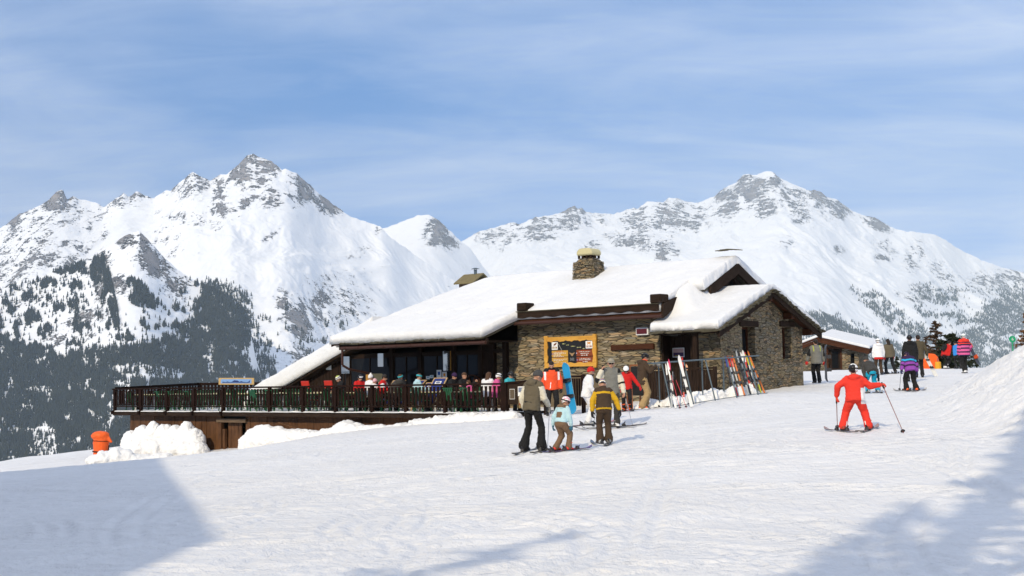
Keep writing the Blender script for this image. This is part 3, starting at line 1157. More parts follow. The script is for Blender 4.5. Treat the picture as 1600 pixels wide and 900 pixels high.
# a few stones standing proud of the rubble face
rs = random.Random(3)
for k in range(90):
    vv, zz = rs.uniform(4.65, 10.3), rs.uniform(-0.8, 2.4)
    if zz > gable_top(vv) - 0.35 or any(h[0] - 0.3 < vv < h[1] + 0.3 and h[2] - 0.2 < zz < h[3] + 0.3 for h in win_holes):
        continue
    mb.box((5.6, vv, zz), (rs.uniform(.03, .08), rs.uniform(.14, .34), rs.uniform(.05, .12)), 0, (0, 0, rs.uniform(-.06, .06)))
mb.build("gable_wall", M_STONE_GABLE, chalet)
for (a, b, c, d) in win_holes:
    mb = MB()
    mb.bx(5.05, 5.66, a - 0.18, b + 0.2, d + 0.003, d + 0.2)
    mb.build("lintel", M_DARKBEAM, chalet, bevel=0.015)
    mb = MB()
    for y0, y1, z0, z1 in ((a + .002, a + .08, c, d), (b - .08, b - .002, c, d), (a + .08, b - .08, d - .08, d - .002), (a + .08, b - .08, c + .002, c + .08), ((a + b) / 2 - .03, (a + b) / 2 + .03, c + .08, d - .08)):
        mb.bx(5.22, 5.32, y0, y1, z0, z1)
    wf = mb.build("window_frame", M_REDWOOD, chalet)
    mb = MB()
    mb.bx(5.25, 5.27, a + .06, b - .06, c + .06, d - .06)
    mb.build("pane", M_GLASS, wf)
    mb = MB()
    mb.bx(5.16, 5.68, a - .05, b + .05, c - .05, c - .003)
    mb.build("window_sill", M_SLATE, chalet)

# --- porch door, frame posts
mb = MB()
for k in range(7):
    x = 3.30 + k * 0.172
    mb.bx(x, x + 0.165, 5.05 + 0.008 * (k % 2), 5.12, -1.5, 1.35)
dr = mb.build("porch_door", M_DARKWOOD, chalet)
mb = MB()
mb.tube((4.30, 5.0, -0.2), (4.30, 5.0, 0.02), 0.015)
mb.tube((4.30, 5.0, -0.1), (4.30, 5.06, -0.1), 0.012)
mb.build("handle", M_GREYMETAL, dr)
mb = MB()
mb.bx(3.225, 3.30, 4.60, 5.10, -1.5, 1.36)
mb.bx(4.44, 4.517, 4.52, 5.10, -1.5, 1.36)
mb.build("door_frame", M_DARKBEAM, chalet)
mb = MB()
mb.bx(4.86, 5.02, 3.98, 4.14, -1.3, 1.36)
mb.build("porch_post", M_DARKWOOD, chalet, bevel=0.01)
mb = MB()
mb.bx(3.26, 6.05, 3.92, 4.14, 1.36, 1.50)
mb.build("porch_beam", M_DARKBEAM, chalet)

# --- wooden beam let into the stone, eave timbers of the centre
mb = MB()
mb.bar((1.20, 4.46, 0.99), (3.02, 4.46, 1.0), 0.12, 0.20)
mb.build("wall_beam", M_REDWOOD, chalet, bevel=0.02)
mb = MB()
mb.bx(-2.75, 3.72, 3.96, 4.06, 1.97, 2.17)
mb.build("fascia_board", M_REDWOOD, chalet)
mb = MB()
mb.tube((-2.78, 3.86, 2.00), (3.76, 3.86, 2.00), 0.065, n=10)
for k in range(9):
    x = -2.5 + k * 0.76
    mb.bar((x, 3.87, 1.93), (x, 3.97, 2.08), 0.03, 0.02)
mb.build("gutter", M_COPPER, chalet)
# corrugated snow-stop plank along the eave
mb = MB()
pts = []
n = 140
for k in range(n + 1):
    u = -2.75 + 6.4 * k / n
    pts.append(u)
for k in range(n):
    za = 2.20 + 0.022 * math.sin(pts[k] * 8.5)
    zb = 2.20 + 0.022 * math.sin(pts[k + 1] * 8.5)
    mb.add([(pts[k], 3.86, za), (pts[k + 1], 3.86, zb), (pts[k + 1], 3.86, 2.42), (pts[k], 3.86, 2.42), (pts[k], 3.93, za), (pts[k + 1], 3.93, zb), (pts[k + 1], 3.93, 2.42), (pts[k], 3.93, 2.42)],
           [(0, 1, 2, 3), (7, 6, 5, 4), (3, 2, 6, 7), (1, 0, 4, 5)])
mb.build("snow_guard", M_DARKBEAM, chalet)
mb = MB()
mb.bx(-2.75, 3.66, 3.82, 3.99, 2.423, 2.455)
mb.build("snow_guard_cap", M_SLATE, chalet)
for u in (-2.58, 3.34):
    mb = MB()
    mb.bx(u, u + 0.44, 3.76, 4.3, 2.457, 2.76)
    mb.build("snow_guard_block", M_DARKBEAM, chalet, bevel=0.03)
mb = MB()
mb.prism([(3.90, 1.93), (4.9, 2.42), (4.9, 2.72), (3.90, 2.42)], 3.72, 3.80, 0, 'x')
mb.build("verge_board", M_DARKBEAM, chalet)

# --- slates of the main roof (hipped on the left) and of the gable block
UR = 4.35


def v_front(u):
    u = np.asarray(u, dtype=float)
    f = sstep(u, -3.25, -2.55)
    v = 2.55 + (4.02 - 2.55) * f
    g = sstep(u, 3.66, 3.78)
    return v + (5.75 - 4.02) * g


def slate_h(u, v):
    f = EAVE_A + 0.455 * (v - 2.6)
    b = EAVE_A + 0.455 * (13.4 - v)
    l = EAVE_A + 0.648 * (u + 11.3)
    return np.minimum(np.minimum(f, b), l)


def roof_sheet(name, mat, z0fn, z1fn, us, ss, vfn, vend, parent=chalet, smooth=True):
    """closed sheet over the roof plan: underside z0fn, top z1fn"""
    Ug, Sg = np.meshgrid(us, ss, indexing='ij')
    v0 = vfn(Ug)
    Vg = v0 + (vend - v0) * Sg
    Zt, Zb = z1fn(Ug, Vg, v0), z0fn(Ug, Vg)
    nu, nv = Ug.shape
    top = np.stack([Ug, Vg, Zt], -1).reshape(-1, 3)
    bot = np.stack([Ug, Vg, Zb], -1).reshape(-1, 3)
    N = nu * nv
    F1 = grid_faces(nu, nv)
    F2 = F1[:, ::-1] + N
    rim = [i * nv for i in range(nu)] + [(nu - 1) * nv + j for j in range(1, nv)] + [i * nv + nv - 1 for i in range(nu - 2, -1, -1)] + [j for j in range(nv - 2, 0, -1)]
    rim = np.array(rim)
    r2 = np.roll(rim, -1)
    F3 = np.stack([r2, rim, rim + N, r2 + N], -1)
    me = mesh_np(name, np.concatenate([top, bot]), np.concatenate([F1, F2, F3]), smooth)
    return link_mesh(name, me, mat, parent)


us = np.concatenate([np.linspace(-11.3, -3.3, 60), np.linspace(-3.24, -2.5, 18), np.linspace(-2.4, 3.6, 40), np.linspace(3.65, UR, 14)])
ss = np.concatenate([np.linspace(0, 0.12, 16), np.linspace(0.13, 1, 70)])
roof_sheet("slate_roof", M_SLATE, lambda u, v: slate_h(u, v) - 0.10, lambda u, v, v0: slate_h(u, v), us, ss, v_front, 13.4, smooth=False)


def edge_round(e, R, T):
    k = np.clip(1 - e / R, 0, 1)
    return T * np.clip(1 - k ** 3.2, 0.0, 1)


def snow_top(u, v, v0):
    e = np.minimum(np.minimum(v - v0 + 0.13 + (u > 3.72), u + 11.42), np.minimum(UR + 0.05 - u, 13.5 - v))
    T = 0.33 + 0.06 * fbm(u / 2.5, v / 2.0, 3, 2) + 0.012 * fbm(u / 0.35, v / 0.35, 3, 6) + 0.04 * np.exp(-((v - v0 - 0.5) / 0.5) ** 2)
    # soft ridge and hip, the shallow trail of dents across the slope
    z = slate_h(u, v)
    zs = (slate_h(u, v - 0.35) + slate_h(u, v + 0.35) + slate_h(u - 0.35, v) + slate_h(u + 0.35, v)) / 4
    tr = np.exp(-((v - (4.35 + 0.03 * (u + 10))) / 0.10) ** 2) * np.clip(np.sin(u * 5.1 + 1.4 * np.sin(u * 1.7)), 0, 1) * (u < -1.0)
    T = T - 0.07 * tr
    return np.minimum(z, zs + 0.03) + 0.012 + edge_round(e + 0.05 * fbm(u / 0.28, v / 0.28, 3, 19), 0.12, T)


us = np.concatenate([np.linspace(-11.4, -11.0, 10), np.linspace(-10.9, -3.35, 150), np.linspace(-3.3, -2.5, 44), np.linspace(-2.45, 3.55, 120), np.linspace(3.6, UR + 0.04, 44)])
ss = np.concatenate([np.linspace(0, 0.06, 26), np.linspace(0.066, 0.5, 90), np.linspace(0.51, 1, 50)])
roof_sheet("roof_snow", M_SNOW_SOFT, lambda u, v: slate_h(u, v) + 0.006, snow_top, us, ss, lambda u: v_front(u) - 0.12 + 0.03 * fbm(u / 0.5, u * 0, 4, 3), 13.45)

# gable block roof
C0, CR, C1 = 3.75, 7.5, 11.15


def slate_c(u, v):
    return np.where(v <= CR, 1.5 + 0.39 * (v - 3.8), 1.5 + 0.39 * (CR - 3.8) - 0.39 * (v - CR))


us = np.linspace(3.30, 6.08, 20)
ss = np.linspace(0, 1, 40)
roof_sheet("porch_slate_roof", M_SLATE, lambda u, v: slate_c(u, v) - 0.08, lambda u, v, v0: slate_c(u, v), us, ss, lambda u: u * 0 + C0, C1, smooth=False)


def snow_c(u, v, v0):
    e = np.minimum(np.minimum(v - C0 + 0.06, 6.06 - u), C1 - v)
    T = 0.27 + 0.04 * fbm(u / 1.2, v / 1.2, 3, 12) + 0.015 * fbm(u / 0.3, v / 0.3, 3, 16)
    zs = (slate_c(u, v - 0.3) + slate_c(u, v + 0.3)) / 2
    z = np.minimum(slate_c(u, v), zs + 0.02) + 0.01 + edge_round(e + 0.04 * fbm(u / 0.22, v / 0.22, 3, 29), 0.12, T)
    # snow drifted up against the higher main roof
    up_ = slate_h(u * 0, v) + 0.33 - 0.12 * sstep(v, 5.5, 5.8)
    k = (1 - sstep(u, 3.78, 4.7)) * sstep(v, 4.2, 5.1) * (1 - sstep(v, 6.0, 6.8))
    return z + np.clip(up_ - z, 0, None) * k


us = np.concatenate([np.linspace(3.36, 5.75, 50), np.linspace(5.78, 6.04, 24)])
ss = np.concatenate([np.linspace(0, 0.05, 20), np.linspace(0.055, 0.94, 110), np.linspace(0.945, 1, 20)])
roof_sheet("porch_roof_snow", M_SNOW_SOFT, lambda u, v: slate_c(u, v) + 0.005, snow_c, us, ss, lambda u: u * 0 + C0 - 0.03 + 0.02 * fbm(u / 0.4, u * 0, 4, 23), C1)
# ragged slate ends along the verge
mb = MB()
for side in (0, 1):
    n = 44
    for k in range(n):
        f = (k + 0.5) / n
        v = C0 + (CR - C0) * f if side == 0 else CR + (C1 - CR) * f
        z = float(slate_c(0, np.array(v)))
        for l in range(2):
            L = rs.uniform(.10, .24)
            mb.box((6.02 + rs.uniform(-.02, .10), v + rs.uniform(-.03, .03), z - 0.06 + 0.045 * l + rs.uniform(-.01, .02)), (L, rs.uniform(.09, .2), rs.uniform(.02, .045)), 0, (rs.uniform(-.1, .1) + (0.25 if side == 0 else -0.25), rs.uniform(-.1, .1), rs.uniform(-.3, .3)))
mb.build("verge_slates", M_SLATE, chalet)
# slates peeping out under the front eaves
mb = MB()
for k in range(60):
    u = rs.uniform(-10.6, -3.3)
    mb.box((u, 2.52 + rs.uniform(-.06, .02), EAVE_A - .05 + rs.uniform(-.02, .02)), (rs.uniform(.2, .5), .22, rs.uniform(.025, .05)), 0, (0.35, rs.uniform(-.05, .05), rs.uniform(-.1, .1)))
mb.build("eave_slates", M_SLATE, chalet)
mb = MB()
for k in range(12):
    u = rs.uniform(3.5, 5.9)
    mb.box((u, 3.72 + rs.uniform(-.06, .02), 1.45 + rs.uniform(-.02, .02)), (rs.uniform(.3, .6), .22, rs.uniform(.025, .05)), 0, (0.3, rs.uniform(-.05, .05), rs.uniform(-.1, .1)))
mb.build("eave_slates", M_SLATE, chalet)
# barge boards and purlins of the gable
mb = MB()
for (va, vb) in ((C0, CR), (C1, CR)):
    za, zb = float(slate_c(0, np.array(va))), float(slate_c(0, np.array(vb)))
    mb.prism([(va, za - .28), (vb, zb - .28), (vb, zb - .09), (va, za - .09)], 5.98, 6.06, 0, 'x')
mb.build("barge_board", M_DARKBEAM, chalet)
for v, dz in ((10.55, .36), (9.1, .36), (5.9, .36), (4.45, .34), (CR, .40)):
    z = float(slate_c(0, np.array(v))) - dz
    mb = MB()
    mb.bx(5.62, 5.97, v - .11, v + .11, z - .02, z + .22)
    mb.build("purlin", M_REDWOOD, chalet, bevel=.01)
mb = MB()
for va, vb in ((C0 + .05, CR), (C1 - .05, CR)):
    za, zb = float(slate_c(0, np.array(va))) - .10, float(slate_c(0, np.array(vb))) - .10
    mb.prism([(va, za - .03), (vb, zb - .03), (vb, zb), (va, za)], 5.62, 5.97, 0, 'x')
mb.build("soffit", M_REDWOOD, chalet)

# upper gable: verge boards and the dark hollow behind them
mb = MB()
for (va, vb) in ((6.0, 8.0), (10.6, 8.0)):
    za, zb = float(slate_h(0, np.array(va))), float(slate_h(0, np.array(vb)))
    mb.prism([(va, za - .40), (vb, zb - .40), (vb, zb - .02), (va, za - .02)], UR - .02, UR + .07, 0, 'x')
mb.build("upper_barge_board", M_DARKBEAM, chalet)
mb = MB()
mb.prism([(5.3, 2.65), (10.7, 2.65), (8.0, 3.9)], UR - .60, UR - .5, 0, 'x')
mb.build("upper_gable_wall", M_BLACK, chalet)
mb = MB()
mb.bar((UR - .25, 7.2, 2.9), (UR - .25, 8.0, 3.62), .14, .14)
mb.bar((UR - .25, 8.9, 2.9), (UR - .25, 8.0, 3.62), .14, .14)
mb.bx(UR - .45, UR - .05, 7.9, 8.1, 3.5, 3.7)
mb.build("roof_truss", M_DARKBEAM, chalet)
mb = MB()
for k in range(5):
    mb.box((UR - .55 + .16 * k, 7.9, 4.50 + 0.02 * math.sin(k)), (.25, .55, .03), 0, (0.12, 0.1, 0.2 * k))
mb.build("ridge_slab", M_SLATE, chalet)

# --- lean-to on the left and its dark boarded front
def slate_l(u):
    return 1.72 + 0.375 * (u + 11.2)


us = np.linspace(-19.2, -10.9, 30)
roof_sheet("lean_to_slate_roof", M_DARKBEAM, lambda u, v: slate_l(u) - .12, lambda u, v, v0: slate_l(u), us, np.linspace(0, 1, 8), lambda u: u * 0 + 4.25, 10.5, smooth=False)


def snow_l(u, v, v0):
    e = np.minimum(np.minimum(v - v0 + .03, 10.6 - v), u + 19.7)
    return slate_l(u) + .01 + edge_round(e, .30, .80 + .08 * fbm(u / 1.5, v / 1.5, 3, 31) + .02 * fbm(u / .3, v / .3, 3, 33))


us = np.linspace(-19.6, -10.9, 120)
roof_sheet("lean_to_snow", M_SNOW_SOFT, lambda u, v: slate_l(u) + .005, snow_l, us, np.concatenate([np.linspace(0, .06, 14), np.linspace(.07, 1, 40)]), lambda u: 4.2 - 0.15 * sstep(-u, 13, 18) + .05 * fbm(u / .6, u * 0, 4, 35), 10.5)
mb = MB()
n = 40
for k in range(n):
    ua = -17.2 + (4.1) * k / n
    ub = ua + 4.1 / n - .008
    if ub > -13.15:
        ub = -13.15
    mb.prism([(ua, -1.5), (ub, -1.5), (ub, float(slate_l(ub)) - .13), (ua, float(slate_l(ua)) - .13)], 4.62 + .01 * (k % 2), 4.72, 0, 'y')
mb.build("boarded_wall", M_DARKWOOD, chalet)

# --- glazed terrace front under the deep eave
GV = 4.7
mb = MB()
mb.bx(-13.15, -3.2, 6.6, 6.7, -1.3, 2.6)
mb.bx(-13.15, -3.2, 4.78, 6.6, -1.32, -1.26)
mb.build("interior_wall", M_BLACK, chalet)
mb = MB()
mb.bx(-11.2, -3.2, 2.62, 4.85, 1.36, 1.40)
mb.build("terrace_soffit", M_DARKBEAM, chalet)
mb = MB()
mb.bx(-11.0, -3.05, 2.60, 2.70, 1.24, 1.46)
mb.build("eave_beam", M_DARKBEAM, chalet)
mb = MB()
mb.tube((-10.75, 2.5, 1.30), (-3.02, 2.5, 1.30), .07, n=10)
for k in range(11):
    mb.tube((-10.5 + .73 * k, 2.5, 1.30), (-10.46 + .73 * k, 2.5, 1.30), .083, n=10)
mb.build("terrace_gutter", M_COPPER, chalet)
mb = MB()
ud = -10.70
mb.path([(ud, 2.5, 1.35), (ud, 2.5, .62), (ud + .15, 2.75, .45), (ud + .35, 3.6, .28), (ud + .45, 4.2, .15), (ud + .45, 4.2, -1.2)], .05, 10)
mb.build("downpipe", M_COPPER, chalet)
mb = MB()
mb.bx(-11.32, -10.85, 2.5, 3.6, 1.42, 1.66)
mb.build("eave_corner_block", M_REDWOOD, chalet)
mb = MB()
mb.prism([(2.5, 1.38), (4.5, 2.1), (4.5, 2.42), (2.5, 1.62)], -11.36, -11.30, 0, 'x')
mb.build("hip_verge_board", M_DARKBEAM, chalet)
posts = [px_u(px, GV) for px in (530, 545, 613, 658, 709, 752, 770, 790)]
for u in posts:
    mb = MB()
    mb.bx(u - .10, u + .10, GV - .08, GV + .10, -1.3, 1.36 if u > -11 else min(1.36, float(slate_l(u)) - .13))
    mb.build("post", M_DARKWOOD, chalet, bevel=.01)
mb = MB()
mb.bx(posts[0], posts[-1], GV - .05, GV + .06, .98, 1.10)
mb.bx(posts[0], posts[-1], GV - .05, GV + .06, -.55, -.43)
mb.build("transom", M_DARKBEAM, chalet)
for a, b in zip(posts[:-3], posts[1:-2]):
    mb = MB()
    m_ = (a + b) / 2
    for x0, x1, z0, z1 in ((a + .10, a + .16, -.43, .98), (b - .16, b - .10, -.43, .98), (m_ - .03, m_ + .03, -.37, .92), (a + .16, b - .16, .92, .98), (a + .16, b - .16, -.43, -.37)):
        mb.bx(x0, x1, GV - .03, GV + .03, z0, z1)
    wf = mb.build("terrace_window_frame", M_DARKWOOD, chalet)
    mb = MB()
    mb.bx(a + .10, b - .10, GV - .006, GV + .006, -.44, .99)
    mb.build("pane", M_GLASS, wf)
mb = MB()
mb.bx(posts[0], posts[-3], GV, GV + .05, -1.3, -.55)
mb.build("sill_panel", M_DARKWOOD, chalet)
# mirror panes added in front of the glazing, turned to give bright reflected slivers
for px, w_, zt, zb in ((541, .36, 1.02, .30), (594, .24, 1.10, .55), (700, .34, 1.10, .32)):
    u = px_u(px, GV - .3)
    d = Vector((math.cos(math.radians(62)), -math.sin(math.radians(62)), 0))
    c = Vector((u, GV - .12, 0))
    e_ = c + d * w_ if False else c + Vector((-.42, -.91, 0)) * w_
    mb = MB()
    mb.bar((c.x, c.y, (zt + zb) / 2), (e_.x, e_.y, (zt + zb) / 2), .012, zt - zb)
    cs = mb.build("added_mirror_pane", M_MIRROR, chalet)
# wall in shade right of the glazing, the arched board and the posters inside the terrace
mb = MB()
mb.bx(px_u(770, GV) + .1, -3.155, GV + .12, GV + .4, -1.3, 1.36)
mb.build("terrace_end_wall", M_STONE, chalet)
mb = MB()
mb.bx(px_u(752, GV) + .1, px_u(770, GV) - .1, GV, GV + .06, -1.3, 1.36)
mb.build("terrace_door", M_DARKWOOD, chalet)

# --- chimneys: real stacked slabs
def chimney(name, u0, v0, w0, d0, z0, z1, batter, seed):
    r = random.Random(seed)
    mb = MB()
    z = z0
    while z < z1:
        h = r.uniform(.035, .075)
        f = (z - z0) / (z1 - z0)
        w_, d_ = w0 * (1 - batter * f), d0 * (1 - batter * f)
        x = -w_ / 2
        while x < w_ / 2 - .05:
            L = min(r.uniform(.22, .5), w_ / 2 - x)
            mb.box((u0 + x + L / 2, v0 + r.uniform(-.02, .02), z + h / 2), (L - .012, d_ + r.uniform(-.05, .07), h - .012), 0, (r.uniform(-.02, .02), r.uniform(-.02, .02), r.uniform(-.03, .03)))
            x += L
        for sd in (-1, 1):
            mb.box((u0 + sd * (w_ / 2 - .06), v0, z + h / 2), (.16 + r.uniform(0, .07), d_ * .9, h - .014), 0, (0, 0, r.uniform(-.05, .05)))
        z += h
    mb.bx(u0 - w0 * .4, u0 + w0 * .4, v0 - d0 * .4, v0 + d0 * .4, z0 - .6, z1 - .04)
    return mb.build(name, M_STONE_GABLE, chalet)


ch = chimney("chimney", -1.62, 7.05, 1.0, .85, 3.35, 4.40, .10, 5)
mb = MB()
for k in range(4):
    z = 4.40 + k * .04
    mb.box((-1.60, 7.05, z + .02), (.78 - .07 * k, .66 - .05 * k, .036), 0, (0, 0, .05 * k))
mb.build("chimney_shoulder", M_STONE_GABLE, ch)
mb = MB()
for dx in (-.28, -.10, .10, .28):
    for dy in (-.26, .26):
        mb.bar((-1.60 + dx, 7.05 + dy, 4.54), (-1.60 + dx, 7.05 + dy, 4.68), .07, .07)
mb.bx(-1.85, -1.35, 6.9, 7.2, 4.5, 4.68)
mb.build("chimney_vent", M_DARKBEAM, ch)
mb = MB()
x0, y0 = -1.60, 7.05
mb.prism([(-.37, 4.66), (.37, 4.66), (.37, 4.78), (.31, 4.90), (.18, 4.935), (-.18, 4.935), (-.31, 4.90), (-.37, 4.78)], y0 - .34, y0 + .34, 0, 'y')
mb.v = [(p[0] + x0, p[1], p[2]) for p in mb.v]
M_CREAM = m_plain("cream_painted_metal", (0.50, 0.45, 0.25), .5, 0, .12)
mb.build("chimney_cap", M_CREAM, ch, bevel=.05)
mb = MB()
mb.bx(-10.80, -9.85, 9.7, 10.5, 3.2, 4.26)
c2 = mb.build("rear_chimney", m_plain("brown_chimney_boards", (.12, .075, .045), .9, 0, .3, 5, .5), chalet)
mb = MB()
mb.prism([(9.45, 4.20), (10.15, 4.62), (10.85, 4.20), (10.85, 4.26), (10.15, 4.69), (9.45, 4.26)], -10.9, -9.72, 0, 'x')
mb.build("slab_roof", m_plain("lichen_slab", (.17, .14, .07), .9, 0, .4, 8, .5), c2)
mb = MB()
mb.tube((-10.2, 10.15, 4.6), (-10.2, 10.15, 4.86), .07, n=10)
mb.tube((-10.2, 10.15, 4.9), (-10.2, 10.15, 4.95), .20, .05, n=12)
mb.bar((-10.15, 10.15, 4.84), (-10.15, 10.15, 4.92), .02, .02)
mb.bar((-10.25, 10.15, 4.84), (-10.25, 10.15, 4.92), .02, .02)
mb.build("flue", M_GREYMETAL, c2)

# ================================================================== TERRACE
terrace = empty("terrace", CO, CROT, "raised wooden sun terrace in front of the chalet with snow trodden over its boards", "terrace")
DZ = -1.22
mb = MB()
mb.bx(-22.95, .3, -.06, 4.55, DZ - .12, DZ)
mb.bx(-23.6, -13.2, 4.55, 8.4, DZ - .12, DZ)
mb.build("deck", M_DARKBEAM, terrace)
mb = MB()
mb.bx(-22.97, .0, -.10, -.062, DZ - .14, DZ - .01)
mb.build("edge_beam", M_DARKBEAM, terrace)
Ud = np.linspace(-22.9, .25, 280)
Vd = np.concatenate([np.linspace(-.09, .05, 5), np.linspace(.12, 4.5, 60)])
Ug, Vg = np.meshgrid(Ud, Vd, indexing='ij')
e = np.minimum(np.minimum(Vg + .10, Ug + 23.0), .4 - Ug)
Zs = DZ + .012 + edge_round(e, .1, .05 + .03 * fbm(Ug / .4, Vg / .4, 4, 41) + .05 * np.clip(fbm(Ug / 1.1, Vg * 0, 3, 44), 0, 1) * (Vg < .5))
me = mesh_np("deck_snow", np.stack([Ug, Vg, Zs], -1).reshape(-1, 3), grid_faces(len(Ud), len(Vd)))
link_mesh("deck_snow", me, M_SNOW_HEAP, terrace)
# upright plank skirting below the deck, with the cellar doorway
mb = MB()
r = random.Random(9)
u = -22.2
while u < -.6:
    w_ = r.uniform(.16, .27)
    if -15.72 < u + w_ / 2 < -14.02:
        if u + w_ * 1.5 + .1 > -14.02 or mb.v and u < -15.3:
            pass
        if mb.v and max(p[0] for p in mb.v) < -15.4:
            mb.build("plank_skirting", M_PLANK, terrace)
            mb = MB()
        u += w_
        continue
    mb.bx(u, u + w_ - .008, .30 + r.uniform(-.012, .012), .36, -3.6, DZ - .13)
    u += w_
mb.build("plank_skirting", M_PLANK, terrace)
mb = MB()
mb.bx(-22.25, -22.18, .34, 4.4, -3.6, DZ - .13)
mb.build("side_skirting", M_PLANK, terrace)
mb = MB()
mb.bx(-15.78, -15.60, .22, .40, -3.4, DZ - .13)
mb.bx(-15.95, -15.0, .22, .30, -3.4, -1.62) if False else None
mb.bx(-15.55, -15.40, .26, .40, -3.4, -1.9)
mb.build("door_post", M_PLANK, terrace, bevel=.01)
mb = MB()
mb.bar((-15.85, .24, -1.55), (-13.95, .24, -1.55), .13, .15)
mb.build("door_lintel", m_wood("grey_beam", (.06, .04, .025), (.18, .12, .07), 5, 'x'), terrace)
mb = MB()
for k in range(4):
    mb.bx(-15.38 + .22 * k, -15.17 + .22 * k, .42 + .006 * (k % 2), .47, -3.4, -1.63)
mb.build("cellar_door", M_PLANK, terrace)
mb = MB()
mb.bx(-16.4, -13.3, 1.6, 1.65, -3.9, DZ - .125)
mb.bx(-16.4, -16.35, .5, 1.6, -3.9, DZ - .125)
mb.bx(-13.35, -13.3, .5, 1.6, -3.9, DZ - .125)
mb.bx(-16.4, -13.3, .5, 1.6, DZ - .17, DZ - .125)
mb.bx(-15.75, -14.0, .40, .45, -1.62, DZ - .13)
mb.build("cellar_interior", M_BLACK, terrace)

# railings
railing = empty("terrace_railing", CO, CROT, "dark brown wooden railing with flat balusters along the front of the terrace", "railing")


def rail_bay(parent, p, q, zt, nb, flare=True):
    """top rail, lower rail and balusters between two plan points"""
    p, q = Vector(p), Vector(q)
    d = (q - p).normalized()
    L = (q - p).length
    nrm = Vector((-d.y, d.x, 0))
    mb = MB()
    mb.bar(p + Vector((0, 0, zt - .73)), q + Vector((0, 0, zt - .73)), .13, .045)
    mb.v = mb.v
    for k in range(nb):
        c = p + d * (L * (k + .5) / nb)
        w_ = .105
        prof = [(-.05, zt - .69), (.05, zt - .69), (.036, zt - .52), (.052, zt - .36), (.036, zt - .2), (.05, zt - .03), (-.05, zt - .03), (-.036, zt - .2), (-.052, zt - .36), (-.036, zt - .52)]
        k_ = max(.75, min(1.15, (L / nb) / .155))
        vs = []
        for off in (-.012, .012):
            for a, z in prof:
                vs.append(c + d * (a * k_) + nrm * off + Vector((0, 0, z)))
        n = len(prof)
        mb.add(vs, [tuple(range(n)), tuple(range(2 * n - 1, n - 1, -1))] + [(i, n + i, n + (i + 1) % n, (i + 1) % n) for i in range(n)])
    mb.build("baluster_panel", M_RAIL, parent)


bay_px = [180, 221, 262, 304, 349, 422, 474, 525, 582, 635, 696, 780]
bay_u = [px_u(px, 0, 620) for px in bay_px]
bay_u[-1] = -.12
for k, u in enumerate(bay_u):
    mb = MB()
    mb.bx(u - .065, u + .065, -.075, .045, DZ - .10, -.20)
    mb.bx(u - .05, u + .05, -.19, -.076, DZ - .10, DZ + .06) if k < 5 else None
    mb.build("post", M_RAIL, railing, bevel=.008)
for a, b in zip(bay_u[:-1], bay_u[1:]):
    rail_bay(railing, (a + .07, -.02, 0), (b - .07, -.02, 0), -.24, max(7, int(round((b - a) / .195))))
mb = MB()
mb.bx(bay_u[0] - .1, .0, -.10, .07, -.235, -.17)
mb.build("top_rail", M_RAIL, railing, bevel=.01)
# far railing on the valley side, a little higher
far_rail = empty("terrace_railing", CO, CROT, "dark railing on the far valley side of the terrace, half hidden behind the front one", "railing")


def to_uv(p):
    d = Vector(p) - CO
    return Vector((d.dot(CU), d.dot(CV), p[2]))


cA = Vector((bay_u[0], 0.0, -.17))
cB = to_uv(at(312, 600, 63))
cC = to_uv(at(412, 599, 62))
for (p, q, nb_) in ((cA, cB, 4), (cB, cC, 2)):
    for s in range(nb_):
        a = p.lerp(q, s / nb_)
        b = p.lerp(q, (s + 1) / nb_)
        zt = (a.z + b.z) / 2
        mb = MB()
        mb.bar(a, b, .06, .12)
        mb.build("top_rail", M_RAIL, far_rail)
        rail_bay(far_rail, (a.x, a.y, 0), (b.x, b.y, 0), zt - .03, max(5, int((b - a).length / .19)))
        mb = MB()
        mb.bx(b.x - .06, b.x + .06, b.y - .06, b.y + .06, DZ - .1, b.z)
        mb.build("post", M_RAIL, far_rail)
# end panel carrying the notices
endp = empty("terrace_end_panel", CO, CROT, "dark timber end panel of the terrace closing the right end of the railing", "panel")
q0, q1 = Vector((0, 0, 0)), Vector((1.15, .75, 0))
mb = MB()
mb.bar(q0 + Vector((0.02, 0, -.55)), q1 + Vector((0, 0, -.53)), .05, .70)
mb.build("board", M_DARKBEAM, endp)
mb = MB()
mb.bar(q0 + Vector((0, 0, -.18)), q1 + Vector((0, 0, -.10)), .14, .08)
mb.build("top_rail", M_RAIL, endp, bevel=.01)
for q in (q0, q1):
    mb = MB()
    mb.bx(q.x - .08, q.x + .08, q.y - .08, q.y + .08, DZ - .25, -.15)
    mb.build("post", M_RAIL, endp, bevel=.01)
# ================================================================== PEOPLE
def V3(*a):
    return Vector(a)


def sh_capsule(p, q, r0, r1, n=10, m=4):
    p, q = Vector(p), Vector(q)
    d = q - p
    L = d.length
    R = d.to_track_quat('Z', 'Y').to_matrix() if L > 1e-6 else Matrix.Identity(3)
    prof = []
    for k in range(m + 1):
        a = -PI / 2 + (PI / 2) * k / m
        prof.append((r0 * math.sin(a), r0 * math.cos(a)))
    for k in range(m + 1):
        a = (PI / 2) * k / m
        prof.append((L + r1 * math.sin(a), r1 * math.cos(a)))
    vs, fs = [], []
    for z, r in prof:
        for i in range(n):
            a = 2 * PI * i / n
            vs.append(p + R @ Vector((max(r, 1e-4) * math.cos(a), max(r, 1e-4) * math.sin(a), z)))
    N = len(prof)
    for j in range(N - 1):
        for i in range(n):
            fs.append((j * n + i, j * n + (i + 1) % n, (j + 1) * n + (i + 1) % n, (j + 1) * n + i))
    fs.append(tuple(range(n - 1, -1, -1)))
    fs.append(tuple((N - 1) * n + i for i in range(n)))
    return vs, fs


